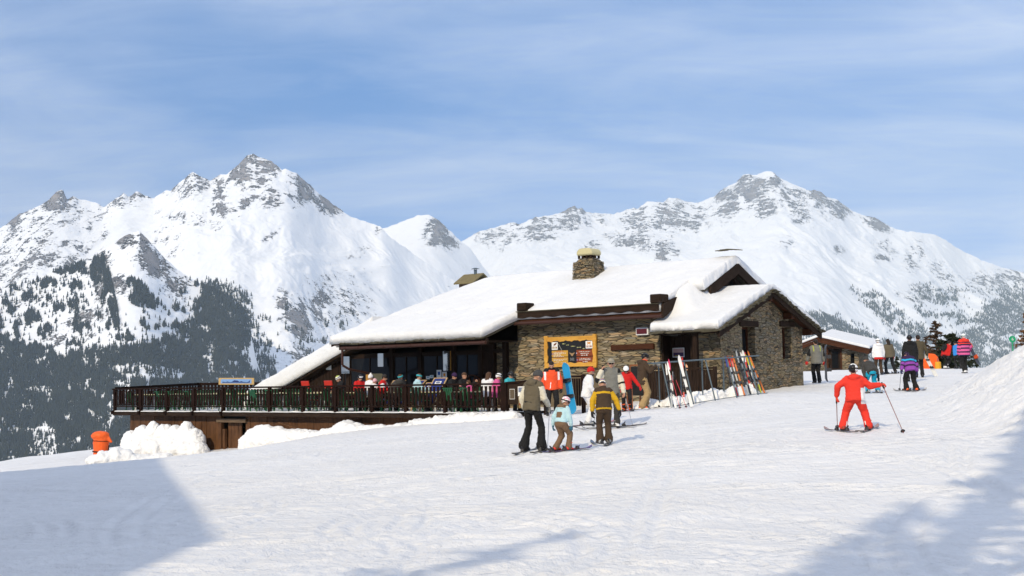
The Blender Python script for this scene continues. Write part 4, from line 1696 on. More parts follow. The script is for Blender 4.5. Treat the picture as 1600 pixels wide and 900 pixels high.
def sh_ball(c, r, R=None, nu=14, nv=9):
    mb = MB()
    c = Vector(c)
    vs, fs = [], []
    for j in range(nv + 1):
        t = PI * (0.01 + 0.98 * j / nv)
        for i in range(nu):
            a = 2 * PI * i / nu
            p = Vector((r[0] * math.sin(t) * math.cos(a), r[1] * math.sin(t) * math.sin(a), -r[2] * math.cos(t)))
            vs.append(c + (R @ p if R is not None else p))
    for j in range(nv):
        for i in range(nu):
            fs.append((j * nu + i, j * nu + (i + 1) % nu, (j + 1) * nu + (i + 1) % nu, (j + 1) * nu + i))
    fs.append(tuple(range(nu - 1, -1, -1)))
    fs.append(tuple(nv * nu + i for i in range(nu)))
    return vs, fs


def sh_loft(rings, n=16):
    """rings: (centre, x axis, y axis, rx, ry)"""
    vs, fs = [], []
    for c, ax, ay, rx, ry in rings:
        for i in range(n):
            a = 2 * PI * i / n
            vs.append(c + ax * (rx * math.cos(a)) + ay * (ry * math.sin(a)))
    N = len(rings)
    for j in range(N - 1):
        for i in range(n):
            fs.append((j * n + i, j * n + (i + 1) % n, (j + 1) * n + (i + 1) % n, (j + 1) * n + i))
    fs.append(tuple(range(n - 1, -1, -1)))
    fs.append(tuple((N - 1) * n + i for i in range(n)))
    return vs, fs


def sh_box(c, s, R=None):
    mb = MB()
    mb.box(c, s, 0, R)
    return [Vector(v) for v in mb.v], mb.f


def remesh(name, shapes, voxel, smooth=3, wrinkle=0.0, seed=0):
    """union of overlapping closed shapes as one continuous surface"""
    vs, fs = [], []
    for v, f in shapes:
        b = len(vs)
        vs += [tuple(p) for p in v]
        fs += [tuple(b + i for i in q) for q in f]
    me = bpy.data.meshes.new(name)
    me.from_pydata(vs, [], fs)
    o = bpy.data.objects.new("remesh_tmp", me)
    COL.objects.link(o)
    md = o.modifiers.new("r", 'REMESH')
    md.mode = 'VOXEL'
    md.voxel_size = voxel
    if smooth:
        sm = o.modifiers.new("s", 'SMOOTH')
        sm.iterations = smooth
        sm.factor = 0.5
    dg = bpy.context.evaluated_depsgraph_get()
    me2 = bpy.data.meshes.new_from_object(o.evaluated_get(dg))
    me2.name = name
    bpy.data.objects.remove(o)
    bpy.data.meshes.remove(me)
    n = len(me2.vertices)
    co = np.empty(n * 3, np.float32)
    me2.vertices.foreach_get("co", co)
    co = co.reshape(-1, 3)
    if wrinkle > 0:
        no = np.empty(n * 3, np.float32)
        me2.vertices.foreach_get("normal", no)
        no = no.reshape(-1, 3)
        w = 0.7 * fbm(co[:, 0] * 9 + co[:, 1] * 5 + seed, co[:, 2] * 16, 3, seed % 7) + 0.5 * fbm(co[:, 1] * 14 + seed, co[:, 2] * 30 + co[:, 0] * 8, 2, seed % 5)
        co = co + no * (w * wrinkle)[:, None]
        me2.vertices.foreach_set("co", co.astype(np.float32).ravel())
        me2.update()
    me2.polygons.foreach_set("use_smooth", np.ones(len(me2.polygons), dtype=bool))
    me2.materials.clear()
    return me2


def face_centres(me):
    n = len(me.polygons)
    c = np.empty(n * 3, np.float32)
    me.polygons.foreach_get("center", c)
    return c.reshape(-1, 3).astype(float)


def put(name, me, mats, parent, idx=None, label=None):
    mats = mats if isinstance(mats, (list, tuple)) else [mats]
    for m in mats:
        me.materials.append(m)
    if idx is not None and len(mats) > 1:
        me.polygons.foreach_set("material_index", np.asarray(idx, dtype=np.int32))
    o = bpy.data.objects.new(name, me)
    COL.objects.link(o)
    o.parent = parent
    if label:
        o["label"] = label
    return o


def hand_mesh(name, curl, k=1.0):
    """right hand: wrist at the origin, fingers along -Z, palm facing +Y, thumb on the -X side"""
    sh = []
    sh.append(sh_ball((0, 0.002, -.045), (.042, .019, .05)))
    sh.append(sh_capsule((0, 0, .03), (0, 0, -.02), .027, .030))
    for i, (x, L) in enumerate(((-.030, .070), (-.010, .080), (.011, .074), (.030, .058))):
        p = V3(x, .003, -.082)
        a = curl * (0.55 + .06 * i)
        d1 = V3(x * .25, math.sin(a), -math.cos(a)).normalized()
        a2 = a + curl * 1.0
        d2 = V3(x * .2, math.sin(a2), -math.cos(a2)).normalized()
        a3 = a2 + curl * .8
        d3 = V3(0, math.sin(a3), -math.cos(a3)).normalized()
        q = p + d1 * L * .45
        r = q + d2 * L * .33
        s = r + d3 * L * .25
        sh += [sh_capsule(p + V3(0, 0, .02), q, .011, .0105, 8, 3), sh_capsule(q, r, .0105, .0095, 8, 3), sh_capsule(r, s, .0095, .008, 8, 3)]
    t0, t1, t2 = V3(-.030, .005, -.025), V3(-.058, .022, -.055), V3(-.050, .040, -.085)
    sh += [sh_capsule(t0, t1, .015, .0125, 8, 3), sh_capsule(t1, t2, .0125, .010, 8, 3)]
    return remesh(name, sh, .006, 2)


HAND_SRC = {}


def hand(name, m, parent, wrist, dirv, palm, right, curl, size):
    key = (curl, m.name)
    if key not in HAND_SRC:
        me = hand_mesh("hand", curl)
        me.materials.append(m)
        HAND_SRC[key] = me
    o = bpy.data.objects.new(name, HAND_SRC[key])
    COL.objects.link(o)
    o.parent = parent
    z = -Vector(dirv).normalized()
    y = Vector(palm)
    y = (y - z * y.dot(z))
    y = y.normalized() if y.length > 1e-4 else z.orthogonal().normalized()
    x = y.cross(z)
    M = Matrix((x, y, z)).transposed()
    s = size
    S = Matrix.Diagonal((s if right else -s, s, s))
    o.matrix_local = Matrix.Translation(Vector(wrist)) @ (M @ S).to_4x4()
    return o


SKIN = m_plain("skin", (0.46, 0.25, 0.17), 0.55, 0, .08)
LIPS = m_plain("lips", (0.30, 0.10, 0.08), 0.5, 0, .05)
EYE = m_plain("eye_dark", (0.02, 0.015, 0.012), 0.3, 0, .05)
HAIR_D = m_plain("dark_hair", (0.018, 0.012, 0.009), 0.6, 0, .3, 40, .6)
HAIR_B = m_plain("brown_hair", (0.075, 0.035, 0.015), 0.6, 0, .3, 40, .6)
LENS = m_plain("dark_lens", (0.02, 0.015, 0.015), 0.12, 0, .05)


def ik(h, a, l1, l2, fwd):
    d = a - h
    L = min(d.length, (l1 + l2) * .999)
    u = d.normalized()
    x = (l1 * l1 - l2 * l2 + L * L) / (2 * L)
    y = math.sqrt(max(l1 * l1 - x * x, 0))
    f = fwd - u * fwd.dot(u)
    f = f.normalized() if f.length > 1e-4 else V3(0, 1, 0)
    return h + u * x + f * y


PEOPLE = {}


def person(key, loc, H, yaw, label, jacket, trousers, head, boots=None, gloves=None, lean=0, side=0, twist=0, nod=0, turn=0, hip=None,
           feet=((-.12, 0, 0, 8), (.12, 0, 0, -8)), armL=None, armR=None, bulk=1.0, legbulk=1.0, hs=1.0, hood=False, flare=1.0, jacket_mats=None, jacket_fn=None,
           trouser_mats=None, trouser_fn=None, group=None, fine=.0125, hem=-.12, seated=False, skin=SKIN, curlL=.8, curlR=.8, bareL=False, bareR=False, pack=None, beard=None, bib=False):
    """one standing, skiing or seated figure. Local +Y is the way it faces, +X its right hand"""
    k = H / 1.75
    root = empty("person", loc, math.radians(yaw), label, "person", group)
    hip_h = (hip if hip is not None else .93) * k
    pel = V3(0, 0, hip_h)
    Rt = Matrix.Rotation(math.radians(twist), 3, 'Z') @ Matrix.Rotation(-math.radians(lean), 3, 'X') @ Matrix.Rotation(math.radians(side), 3, 'Y')
    Rh = Matrix.Rotation(math.radians(twist * .5 + turn), 3, 'Z') @ Matrix.Rotation(-math.radians(lean * .45 + nod), 3, 'X') @ Matrix.Rotation(math.radians(side * .4), 3, 'Y')

    def T(x, y, z):
        return pel + Rt @ V3(x * k, y * k, z * k)
    neck = T(0, .0, .52)
    hk = k ** .55 * hs                     # children have relatively larger heads
    hc = neck + Rh @ V3(0, .025 * hk, .135 * hk)

    def Hd(x, y, z):
        return hc + Rh @ V3(x * hk, y * hk, z * hk)
    if armL is None:
        armL = ((-.18, .02, -1), (-.06, .18, -1))
    if armR is None:
        armR = ((.18, .02, -1), (.06, .18, -1))
    shL, shR = T(-.180, 0, .455), T(.180, 0, .455)
    arms = []
    for s, a in ((shL, armL), (shR, armR)):
        e = s + (Rt @ Vector(a[0]).normalized()) * .285 * k
        w = e + (Rt @ Vector(a[1]).normalized()) * .245 * k
        arms.append((s, e, w))
    legs = []
    for sx, f in ((-1, feet[0]), (1, feet[1])):
        h = pel + V3(sx * .088 * k, 0, -.03 * k)
        a = V3(f[0] * k, f[1] * k, f[2] + .115 * k)
        kn = ik(h, a, .43 * k, .42 * k, V3(math.sin(math.radians(-f[3])) * .6, 1, 0.15))
        legs.append((h, kn, a, f[3]))
    X, Y, Z = Rt @ V3(1, 0, 0), Rt @ V3(0, 1, 0), Rt @ V3(0, 0, 1)

    # ---- body: one continuous surface from crown to ankles
    sh = []
    sh.append(sh_ball(Hd(0, -.006, .028), (.077 * hk, .096 * hk, .093 * hk), Rh))
    sh.append(sh_ball(Hd(0, .020, -.050), (.058 * hk, .068 * hk, .072 * hk), Rh))
    sh.append(sh_ball(Hd(0, .045, -.088), (.032 * hk, .034 * hk, .026 * hk), Rh))
    sh.append(sh_capsule(Hd(0, .088, .006), Hd(0, .108, -.030), .009 * hk, .015 * hk, 8, 3))
    sh.append(sh_capsule(Hd(-.035, .080, .018), Hd(.035, .080, .018), .012 * hk, .012 * hk, 8, 3))
    sh.append(sh_capsule(Hd(-.022, .083, -.062), Hd(.022, .083, -.062), .010 * hk, .010 * hk, 8, 3))
    for s in (-1, 1):
        sh.append(sh_ball(Hd(s * .078, -.005, -.012), (.013 * hk, .022 * hk, .034 * hk), Rh, 8, 6))
    sh.append(sh_capsule(T(0, 0, .44), Hd(0, -.01, -.05), .058 * k, .052 * k))
    sh.append(sh_loft([(T(0, 0, z), X, Y, rx * k, ry * k) for z, rx, ry in ((-.12, .09, .07), (-.03, .135, .10), (.1, .125, .09), (.3, .145, .10), (.42, .14, .09), (.48, .07, .06))], 12))
    for s, e, w in arms:
        sh += [sh_capsule(s, e, .045 * k, .036 * k), sh_capsule(e, w, .036 * k, .026 * k)]
    for h, kn, a, yw in legs:
        sh += [sh_capsule(h, kn, .072 * k, .050 * k), sh_capsule(kn, a, .050 * k, .034 * k)]
    me = remesh("body", sh, fine * .8, 2)
    fc = face_centres(me)
    inv = Rh.transposed()
    R_ = np.array(inv)
    loc_h = (fc - np.array(hc)) @ R_.T / hk
    idx = np.zeros(len(fc), int)
    front = loc_h[:, 1] > .060
    eyes = front & (np.abs(np.abs(loc_h[:, 0]) - .032) < .016) & (np.abs(loc_h[:, 2] - .000) < .009)
    lips = front & (np.abs(loc_h[:, 0]) < .024) & (np.abs(loc_h[:, 2] + .062) < .009)
    idx[lips] = 1
    idx[eyes] = 2
    mats = [skin, LIPS, EYE]
    if beard:
        bd = (loc_h[:, 1] > .0) & (loc_h[:, 2] < -.042) & (loc_h[:, 2] > -.12) & (np.abs(loc_h[:, 0]) < .075) & ~lips
        idx[bd] = 3
        mats.append(beard)
    put("body", me, mats, root, idx)

    # ---- jacket
    b = bulk * 1.10
    jz = ((hem, .175, .132), (hem + .06, .182, .138), (.06, .170, .128), (.2, .170, .126), (.33, .182, .132), (.42, .178, .122), (.475, .135, .10), (.515, .080, .080), (.565, .074, .076))
    sh = [sh_loft([(T(0, -.004, z), X, Y, rx * k * b, ry * k * b) for z, rx, ry in jz], 18)]
    for s, e, w in arms:
        ss_ = s * .86 + T(0, 0, .43) * .14
        sh += [sh_capsule(ss_, e, .074 * k * b, .062 * k * b), sh_capsule(e, w, .064 * k * b, .050 * k * b)]
    if hood:
        sh.append(sh_ball(T(0, -.10 * b, .485), (.115 * k * b, .065 * k * b, .08 * k), Rt))
        sh.append(sh_ball(T(0, -.035, .54), (.115 * k, .105 * k, .038 * k), Rt))
    me = remesh("jacket", sh, fine, 3, .017 * k, len(PEOPLE))
    if jacket_fn:
        fc = face_centres(me)
        Lc = ((fc - np.array(pel)) @ np.array(Rt.transposed()).T) / k
        dist = []
        for s, e, w in arms:
            d = []
            for p_, q_ in ((s, e), (e, w)):
                p_, q_ = np.array(p_), np.array(q_)
                dd = q_ - p_
                tt = np.clip(((fc - p_) @ dd) / (dd @ dd), 0, 1)
                d.append((np.linalg.norm(fc - p_ - tt[:, None] * dd, axis=1), tt))
            dist.append(d)
        arm_d = np.minimum(np.minimum(dist[0][0][0], dist[0][1][0]), np.minimum(dist[1][0][0], dist[1][1][0])) / k
        is_arm = (arm_d < .082 * b) & (np.abs(Lc[:, 0]) > .135 * b)
        # position along the sleeve 0 (shoulder) .. 2 (wrist)
        al = np.zeros(len(fc))
        for d in dist:
            near = np.minimum(d[0][0], d[1][0])
            other = np.minimum(dist[0][0][0], dist[0][1][0]) if d is dist[1] else np.minimum(dist[1][0][0], dist[1][1][0])
            v = np.where(d[0][0] < d[1][0], d[0][1], 1 + d[1][1])
            al = np.where(near <= other, v, al)
        put("jacket", me, jacket_mats, root, jacket_fn(Lc, is_arm, al))
    else:
        put("jacket", me, jacket, root)
    # ---- trousers
    g = legbulk * 1.16
    sh = [sh_loft([(pel + V3(0, 0, z * k), V3(1, 0, 0), V3(0, 1, 0), rx * k * min(g, 1.14), ry * k * min(g, 1.14)) for z, rx, ry in ((-.14, .10, .09), (-.07, .155, .12), (.02, .16, .125), (.12, .15, .115))], 16)]
    for h, kn, a, yw in legs:
        d = (a - kn).normalized()
        end = a + d * (-.005 * k)
        sh += [sh_capsule(h, kn, .092 * k * g, .068 * k * g), sh_capsule(kn, kn.lerp(end, .55), .068 * k * g, .064 * k * g * (1 + (flare - 1) * .4)), sh_capsule(kn.lerp(end, .55), end, .064 * k * g * (1 + (flare - 1) * .4), .074 * k * g * flare)]
    if bib:
        sh.append(sh_loft([(T(0, -.006, z), X, Y, rx * k * b, ry * k * b) for z, rx, ry in ((-.10, .150, .150), (.1, .120, .146), (.30, .095, .148))], 14))
    me = remesh("trousers", sh, fine, 3, .016 * k, len(PEOPLE) + 3)
    if trouser_fn:
        fc = face_centres(me) / k
        put("trousers", me, trouser_mats, root, trouser_fn(fc))
    else:
        put("trousers", me, trousers, root)
    # ---- boots
    if boots is not None and boots != "none":
        ski_boot = boots[0] == 'ski'
        bm_ = boots[1]
        for h, kn, a, yw in legs:
            R = Matrix.Rotation(math.radians(yw), 3, 'Z')
            z0 = a.z - .115 * k
            base = V3(a.x, a.y, z0)
            d = (kn - a).normalized()
            bs = k * (1.0 if k > .85 else 1.12)
            sh = [sh_capsule(base + R @ V3(0, -.055, .060) * bs, base + R @ V3(0, .145, .045) * bs, .058 * bs, .043 * bs),
                  sh_box(base + R @ V3(0, .045, .020) * bs, V3(.092, .30, .036) * bs, R),
                  sh_capsule(base + R @ V3(0, -.03, .09) * bs, a + d * (.17 if ski_boot else .11) * bs, .066 * bs, .066 * bs)]
            if ski_boot:
                for zz in (.10, .16, .22):
                    sh.append(sh_box(base + R @ V3(.05, .03 + zz * .1, zz) * bs, V3(.05, .07, .02) * bs, R))
            me = remesh("boot", sh, .011, 2)
            fc = face_centres(me)
            low = fc[:, 2] < z0 + .035 * bs
            put("boot", me, [bm_, boots[2] if len(boots) > 2 else M_BLACK], root, low.astype(int))
    # ---- hands / gloves
    gm = gloves if gloves is not None else skin
    for (s, e, w), right, cu, bare in ((arms[0], False, curlL, bareL), (arms[1], True, curlR, bareR)):
        d = (w - e).normalized()
        inward = (T(0, .25, -.05) - w)
        m_ = skin if (bare or gloves is None) else gm
        hand("hand" if m_ is skin else "glove", m_, root, w + d * .028 * k, d, inward, right, cu, (1.0 if m_ is skin else 1.22) * k ** .8)
    # ---- headwear
    kind = head[0]
    hm = head[1]

    def dome(r, zc, zcut, back=0.0, mats=None, name="helmet", fn=None, rim=True, thick=.012):
        """open-bottomed cap round the skull"""
        nu, nv = 28, 12
        vs, fs = [], []
        for layer, off in ((0, 0.0), (1, -thick)):
            for j in range(nv + 1):
                for i in range(nu):
                    a = 2 * PI * i / nu
                    zb = zcut - back * max(0.0, -math.sin(a)) ** 1.0 + (.0 if back >= 0 else 0)
                    tmax = math.acos(max(-1, min(1, zb / r[2])))
                    t = tmax * j / nv + .02
                    p = V3((r[0] + off) * math.sin(t) * math.cos(a), (r[1] + off) * math.sin(t) * math.sin(a), (r[2] + off) * math.cos(t))
                    vs.append(Hd(p.x, p.y - .006, p.z + zc))
        st = (nv + 1) * nu
        for j in range(nv):
            for i in range(nu):
                a_, b_ = j * nu + i, j * nu + (i + 1) % nu
                fs.append((a_, a_ + nu, b_ + nu, b_))
                fs.append((st + b_, st + b_ + nu, st + a_ + nu, st + a_))
        for i in range(nu):
            a_, b_ = nv * nu + i, nv * nu + (i + 1) % nu
            fs.append((a_, st + a_, st + b_, b_))
        fs.append(tuple(range(nu)))
        me = bpy.data.meshes.new(name)
        me.from_pydata([tuple(v) for v in vs], [], fs)
        me.polygons.foreach_set("use_smooth", np.ones(len(me.polygons), dtype=bool))
        idx = None
        mats_ = mats if isinstance(mats, (list, tuple)) else [mats]
        if fn is not None:
            fc = face_centres(me)
            lc = (fc - np.array(hc)) @ np.array(Rh.transposed()).T / hk
            idx = fn(lc)
        return put(name, me, mats_, root, idx)

    if kind in ('helmet', 'helmet_open'):
        hl = dome((.098, .117, .108), .028, -.02, .075, hm, "helmet", head[2] if len(head) > 2 and callable(head[2]) else None)
        # goggles: strap round the shell and lens on the brow or eyes
        gl = [x for x in head if isinstance(x, dict)]
        gz_ = gl[0].get('z', .012) if gl else .012
        gmat = gl[0].get('lens', LENS) if gl else LENS
        mb = MB()
        for i in range(9):
            a0, a1 = [math.radians(35 + 110 * (i + q) / 9) for q in (0, 1)]
            for r_ in (.116,):
                P0 = [Hd(r_ * .86 * math.cos(a), r_ * math.sin(a) + .0, gz_ + dz) for a in (a0, a1) for dz in (-.030, .030)]
                P1 = [Hd((r_ - .022) * .86 * math.cos(a), (r_ - .022) * math.sin(a) + .0, gz_ + dz) for a in (a0, a1) for dz in (-.030, .030)]
                mb.add(P0 + P1, [(0, 1, 3, 2), (4, 6, 7, 5), (1, 5, 7, 3), (0, 2, 6, 4), (0, 4, 5, 1), (2, 3, 7, 6)])
        g_ = mb.build("goggles", gmat, root, smooth=True)
        mb = MB()
        for i in range(20):
            a0, a1 = [math.radians(140 + 260 * (i + q) / 20) for q in (0, 1)]
            P0 = [Hd(.107 * math.cos(a), .127 * math.sin(a) - .006, gz_ + .012 + dz) for a in (a0, a1) for dz in (-.014, .014)]
            P1 = [Hd(.100 * math.cos(a), .118 * math.sin(a) - .006, gz_ + .012 + dz) for a in (a0, a1) for dz in (-.014, .014)]
            mb.add(P0 + P1, [(0, 1, 3, 2), (4, 6, 7, 5), (1, 5, 7, 3), (0, 2, 6, 4), (0, 4, 5, 1), (2, 3, 7, 6)])
        mb.build("goggle_strap", M_BLACK, root, smooth=True)
    elif kind == 'beanie':
        dome((.092, .110, .118), .030, -.012, .05, hm, "hat", head[2] if len(head) > 2 and callable(head[2]) else None)
        if 'pompom' in head:
            mb = MB()
            mb.ball(Hd(0, -.01, .158), .035 * hk)
            mb.build("pompom", hm if not isinstance(hm, (list, tuple)) else hm[0], root, smooth=True)
    elif kind == 'cap':
        dome((.090, .108, .105), .030, .015, .05, hm, "cap")
        mb = MB()
        for i in range(8):
            a0, a1 = [math.radians(30 + 120 * (i + q) / 8) for q in (0, 1)]
            mb.add([Hd(.085 * math.cos(a0), .10 * math.sin(a0), .055), Hd(.085 * math.cos(a1), .10 * math.sin(a1), .055), Hd(.09 * math.cos(a1), .175 * math.sin(a1), .035), Hd(.09 * math.cos(a0), .175 * math.sin(a0), .035),
                    Hd(.085 * math.cos(a0), .10 * math.sin(a0), .045), Hd(.085 * math.cos(a1), .10 * math.sin(a1), .045), Hd(.09 * math.cos(a1), .175 * math.sin(a1), .028), Hd(.09 * math.cos(a0), .175 * math.sin(a0), .028)],
                   [(0, 1, 2, 3), (7, 6, 5, 4), (3, 2, 6, 7), (0, 4, 5, 1), (0, 3, 7, 4), (1, 5, 6, 2)])
        mb.build("visor", hm, root, smooth=True)
    elif kind == 'hair':
        dome((.090, .110, .108), .030, -.005 if len(head) < 3 else head[2], .09, hm, "hair")
        if 'long' in head:
            sh = [sh_capsule(Hd(0, -.085, .02), T(0, -.10, .40), .062 * hk, .035 * hk), sh_capsule(Hd(-.06, -.05, .0), T(-.05, -.09, .45), .04 * hk, .03 * hk), sh_capsule(Hd(.06, -.05, .0), T(.05, -.09, .45), .04 * hk, .03 * hk)]
            put("hair", remesh("hair", sh, fine, 2, .008), hm, root)
    if 'band' in head:
        bm_ = head[head.index('band') + 1]
        mb = MB()
        for i in range(28):
            a0, a1 = [2 * PI * (i + q) / 28 for q in (0, 1)]
            P0 = [Hd(.096 * math.cos(a), .115 * math.sin(a) - .006, .045 + dz) for a in (a0, a1) for dz in (-.03, .03)]
            P1 = [Hd(.084 * math.cos(a), .103 * math.sin(a) - .006, .045 + dz) for a in (a0, a1) for dz in (-.03, .03)]
            mb.add(P0 + P1, [(0, 1, 3, 2), (4, 6, 7, 5), (1, 5, 7, 3), (0, 2, 6, 4), (0, 4, 5, 1), (2, 3, 7, 6)])
        mb.build("headband", bm_, root, smooth=True)
    if 'glasses' in head:
        mb = MB()
        for s in (-1, 1):
            mb.ball(Hd(s * .032, .094, .002), (.028 * hk, .010 * hk, .019 * hk), R=Rh)
            mb.bar(Hd(s * .058, .085, .006), Hd(s * .080, -.01, .004), .006 * hk)
        mb.bar(Hd(-.02, .102, .006), Hd(.02, .102, .006), .006 * hk)
        mb.build("sunglasses", LENS, root, smooth=True)
    if 'scarf' in head:
        sm_ = head[head.index('scarf') + 1]
        put("scarf", remesh("scarf", [sh_ball(neck + Rh @ V3(0, .015, .035 * k), (.085 * k, .09 * k, .05 * k)), sh_ball(Hd(0, .05, -.085), (.06 * hk, .06 * hk, .03 * hk))], .011, 2, .006), sm_, root)
    if pack is not None:
        sh = [sh_ball(T(0, -.20, .27), (.15 * k, .10 * k, .22 * k), Rt), sh_ball(T(0, -.23, .16), (.12 * k, .09 * k, .12 * k), Rt), sh_capsule(T(-.10, -.11, .46), T(-.11, .10, .38), .02 * k, .02 * k, 6, 2), sh_capsule(T(.10, -.11, .46), T(.11, .10, .38), .02 * k, .02 * k, 6, 2)]
        pr = put("backpack", remesh("backpack", sh, fine, 3, .006), pack, root)
    Mw = Matrix.Translation(Vector(loc)) @ Matrix.Rotation(math.radians(yaw), 4, 'Z')
    info = dict(root=root, M=Mw, handL=Mw @ (arms[0][2] + (arms[0][2] - arms[0][1]).normalized() * .09 * k), handR=Mw @ (arms[1][2] + (arms[1][2] - arms[1][1]).normalized() * .09 * k),
                feet=[(Mw @ V3(l[2].x, l[2].y, l[2].z - .115 * k), yaw + l[3]) for l in legs], k=k, T=lambda x, y, z: Mw @ T(x, y, z), label=label, head=Mw @ hc)
    PEOPLE[key] = info
    return info


# ------------------------------------------------------------------ skis, poles, boards
def m_ski(c):
    return m_plain("ski_top_%02d_%02d_%02d" % tuple(int(x * 99) for x in c), c, .3, 0, .1)


M_EDGE = m_plain("ski_base_and_edge", (.06, .06, .065), .4, .2, .1)
M_BIND = m_plain("binding_plastic", (.035, .035, .04), .4, 0, .2)


def ski(loc, rot, L, top, label, group, w=.080, binding=True, name="ski", bind_mat=None, tip2=None, tail=True):
    """ski lying along local +Y (tip forward), middle of the sole at the origin; rot is a Matrix or a yaw in degrees"""
    root = empty(name, (0, 0, 0), 0, label, "ski", group)
    R = rot if isinstance(rot, Matrix) else Matrix.Rotation(math.radians(rot), 3, 'Z')
    root.matrix_world = Matrix.Translation(Vector(loc)) @ R.to_4x4()
    n = 26
    mb = MB()
    vs = []
    for i in range(n + 1):
        f = i / n
        y = -.46 * L + L * f
        wid = w * (.5 - .12 * math.sin(PI * min(max((f - .08) / .8, 0), 1)))
        if f > .9:
            wid *= math.sqrt(max(.02, 1 - ((f - .9) / .1) ** 2))
        z = .0
        if f > .86:
            z = .10 * L / 1.6 * ((f - .86) / .14) ** 1.8 * .75
        if f < .04:
            z = .02 * (1 - f / .04)
        t = .013
        vs += [V3(-wid, y, z), V3(wid, y, z), V3(wid, y, z + t), V3(-wid, y, z + t)]
    fs, mi = [], []
    for i in range(n):
        a = i * 4
        for q, (p0, p1) in enumerate(((0, 1), (1, 2), (2, 3), (3, 0))):
            fs.append((a + p0, a + 4 + p0, a + 4 + p1, a + p1))
            mi.append(0 if q == 2 else 1)
    fs += [(0, 1, 2, 3), (n * 4 + 3, n * 4 + 2, n * 4 + 1, n * 4)]
    mi += [1, 1]
    mb.v, mb.f, mb.m = [tuple(v) for v in vs], fs, mi
    if tip2 is not None:
        for q in range(len(fs) - 2):
            if mi[q] == 0 and ((q // 4) > n * .72 or (tail and (q // 4) < n * .2)):
                mb.m[q] = 2
    mb.build("plank", [top, M_EDGE] + ([tip2] if tip2 else []), root)
    if binding:
        bmat = bind_mat or M_BIND
        mb = MB()
        mb.box((0, .17, .035), (.075, .07, .045), 0, None, .8)
        mb.box((0, .155, .065), (.05, .05, .02))
        mb.build("toe_binding", bmat, root, bevel=.006)
        mb = MB()
        mb.box((0, -.17, .04), (.07, .10, .055), 0, None, .75)
        mb.bar((0, -.16, .06), (0, -.22, .11), .035, .02)
        mb.build("heel_binding", bmat, root, bevel=.006)
    return root


def pole(top, tip, label, group, col, name="ski_pole", grip=M_BLACK):
    """ski pole from the hand (top) to the tip on the snow"""
    top, tip = Vector(top), Vector(tip)
    d = (top - tip).normalized()
    root = empty(name, tip, 0, label, "ski pole", group)
    L = (top - tip).length
    mb = MB()
    mb.tube((0, 0, 0), d * (L - .10), .0065, .0085, 8)
    mb.build("shaft", col, root)
    mb = MB()
    mb.tube(d * (L - .12), d * (L + .03), .016, .017, 8)
    mb.ball(d * (L + .035), .021)
    mb.build("grip", grip, root)
    mb = MB()
    mb.tube(d * .055, d * .075, .045, .03, 12)
    mb.build("basket", M_BIND, root)
    return root


def snowboard(loc, R, L, top, label, bind=M_BIND, base=None):
    root = empty("snowboard", (0, 0, 0), 0, label, "snowboard")
    root.matrix_world = Matrix.Translation(Vector(loc)) @ R.to_4x4()
    n = 30
    mb = MB()
    vs, fs, mi = [], [], []
    for i in range(n + 1):
        f = i / n
        y = -L / 2 + L * f
        e = min(f, 1 - f)
        wid = .145 - .018 * math.sin(PI * f)
        if e < .13:
            wid *= math.sqrt(max(.01, 1 - ((.13 - e) / .13) ** 2))
        z = .07 * (max(0, .12 - e) / .12) ** 2
        vs += [V3(-wid, y, z), V3(wid, y, z), V3(wid, y, z + .012), V3(-wid, y, z + .012)]
    for i in range(n):
        a = i * 4
        for q, (p0, p1) in enumerate(((0, 1), (1, 2), (2, 3), (3, 0))):
            fs.append((a + p0, a + 4 + p0, a + 4 + p1, a + p1))
            mi.append(0 if q == 2 else 1)
    fs += [(0, 1, 2, 3), (n * 4 + 3, n * 4 + 2, n * 4 + 1, n * 4)]
    mi += [1, 1]
    mb.v, mb.f, mb.m = [tuple(v) for v in vs], fs, mi
    mb.build("deck", [top, base or M_EDGE], root)
    for y in (-.26, .26):
        mb = MB()
        mb.box((0, y, .03), (.24, .11, .03))
        mb.box((-.11, y, .11), (.03, .14, .18), 0, (0, -.25, 0))
        for yy in (-.05, .04):
            mb.path([(-.09, y + yy, .05), (-.06, y + yy, .13), (.03, y + yy, .12), (.08, y + yy, .05)], .014, 6)
        mb.build("binding", bind, root)
    return root


def skis_on(key, L, top, group="skis on people's feet", deg=(0, 0), desc="", w=.080, tip2=None, bind=None, fwd=0.0):
    """a pair of skis under the boots of a figure, lying on the snow"""
    p = PEOPLE[key]
    for i, side in ((0, "left"), (1, "right")):
        f, yw = p['feet'][i]
        yw = math.radians(yw + deg[i])
        d = V3(-math.sin(yw), math.cos(yw), 0)
        c = f + d * fwd
        a, b = c + d * L * .35, c - d * L * .35
        za, zb = gz(a.x, a.y), gz(b.x, b.y)
        slope = math.atan2(za - zb, L * .7)
        R = Matrix.Rotation(yw, 3, 'Z') @ Matrix.Rotation(slope, 3, 'X')
        ski((c.x, c.y, (za + zb) / 2 + .02), R, L, top, "%s ski %s" % (side, desc), group, w, True, "ski", bind, tip2)


def stand(px, py, d):
    """point of the snow under a pixel at distance d"""
    p = at(px, py, d)
    return V3(p.x, p.y, gz(p.x, p.y) + .02)


def tocam(px, d, z=0.0):
    p = at(px, 600, d)
    return V3(p.x, p.y, gz(p.x, p.y) + z)
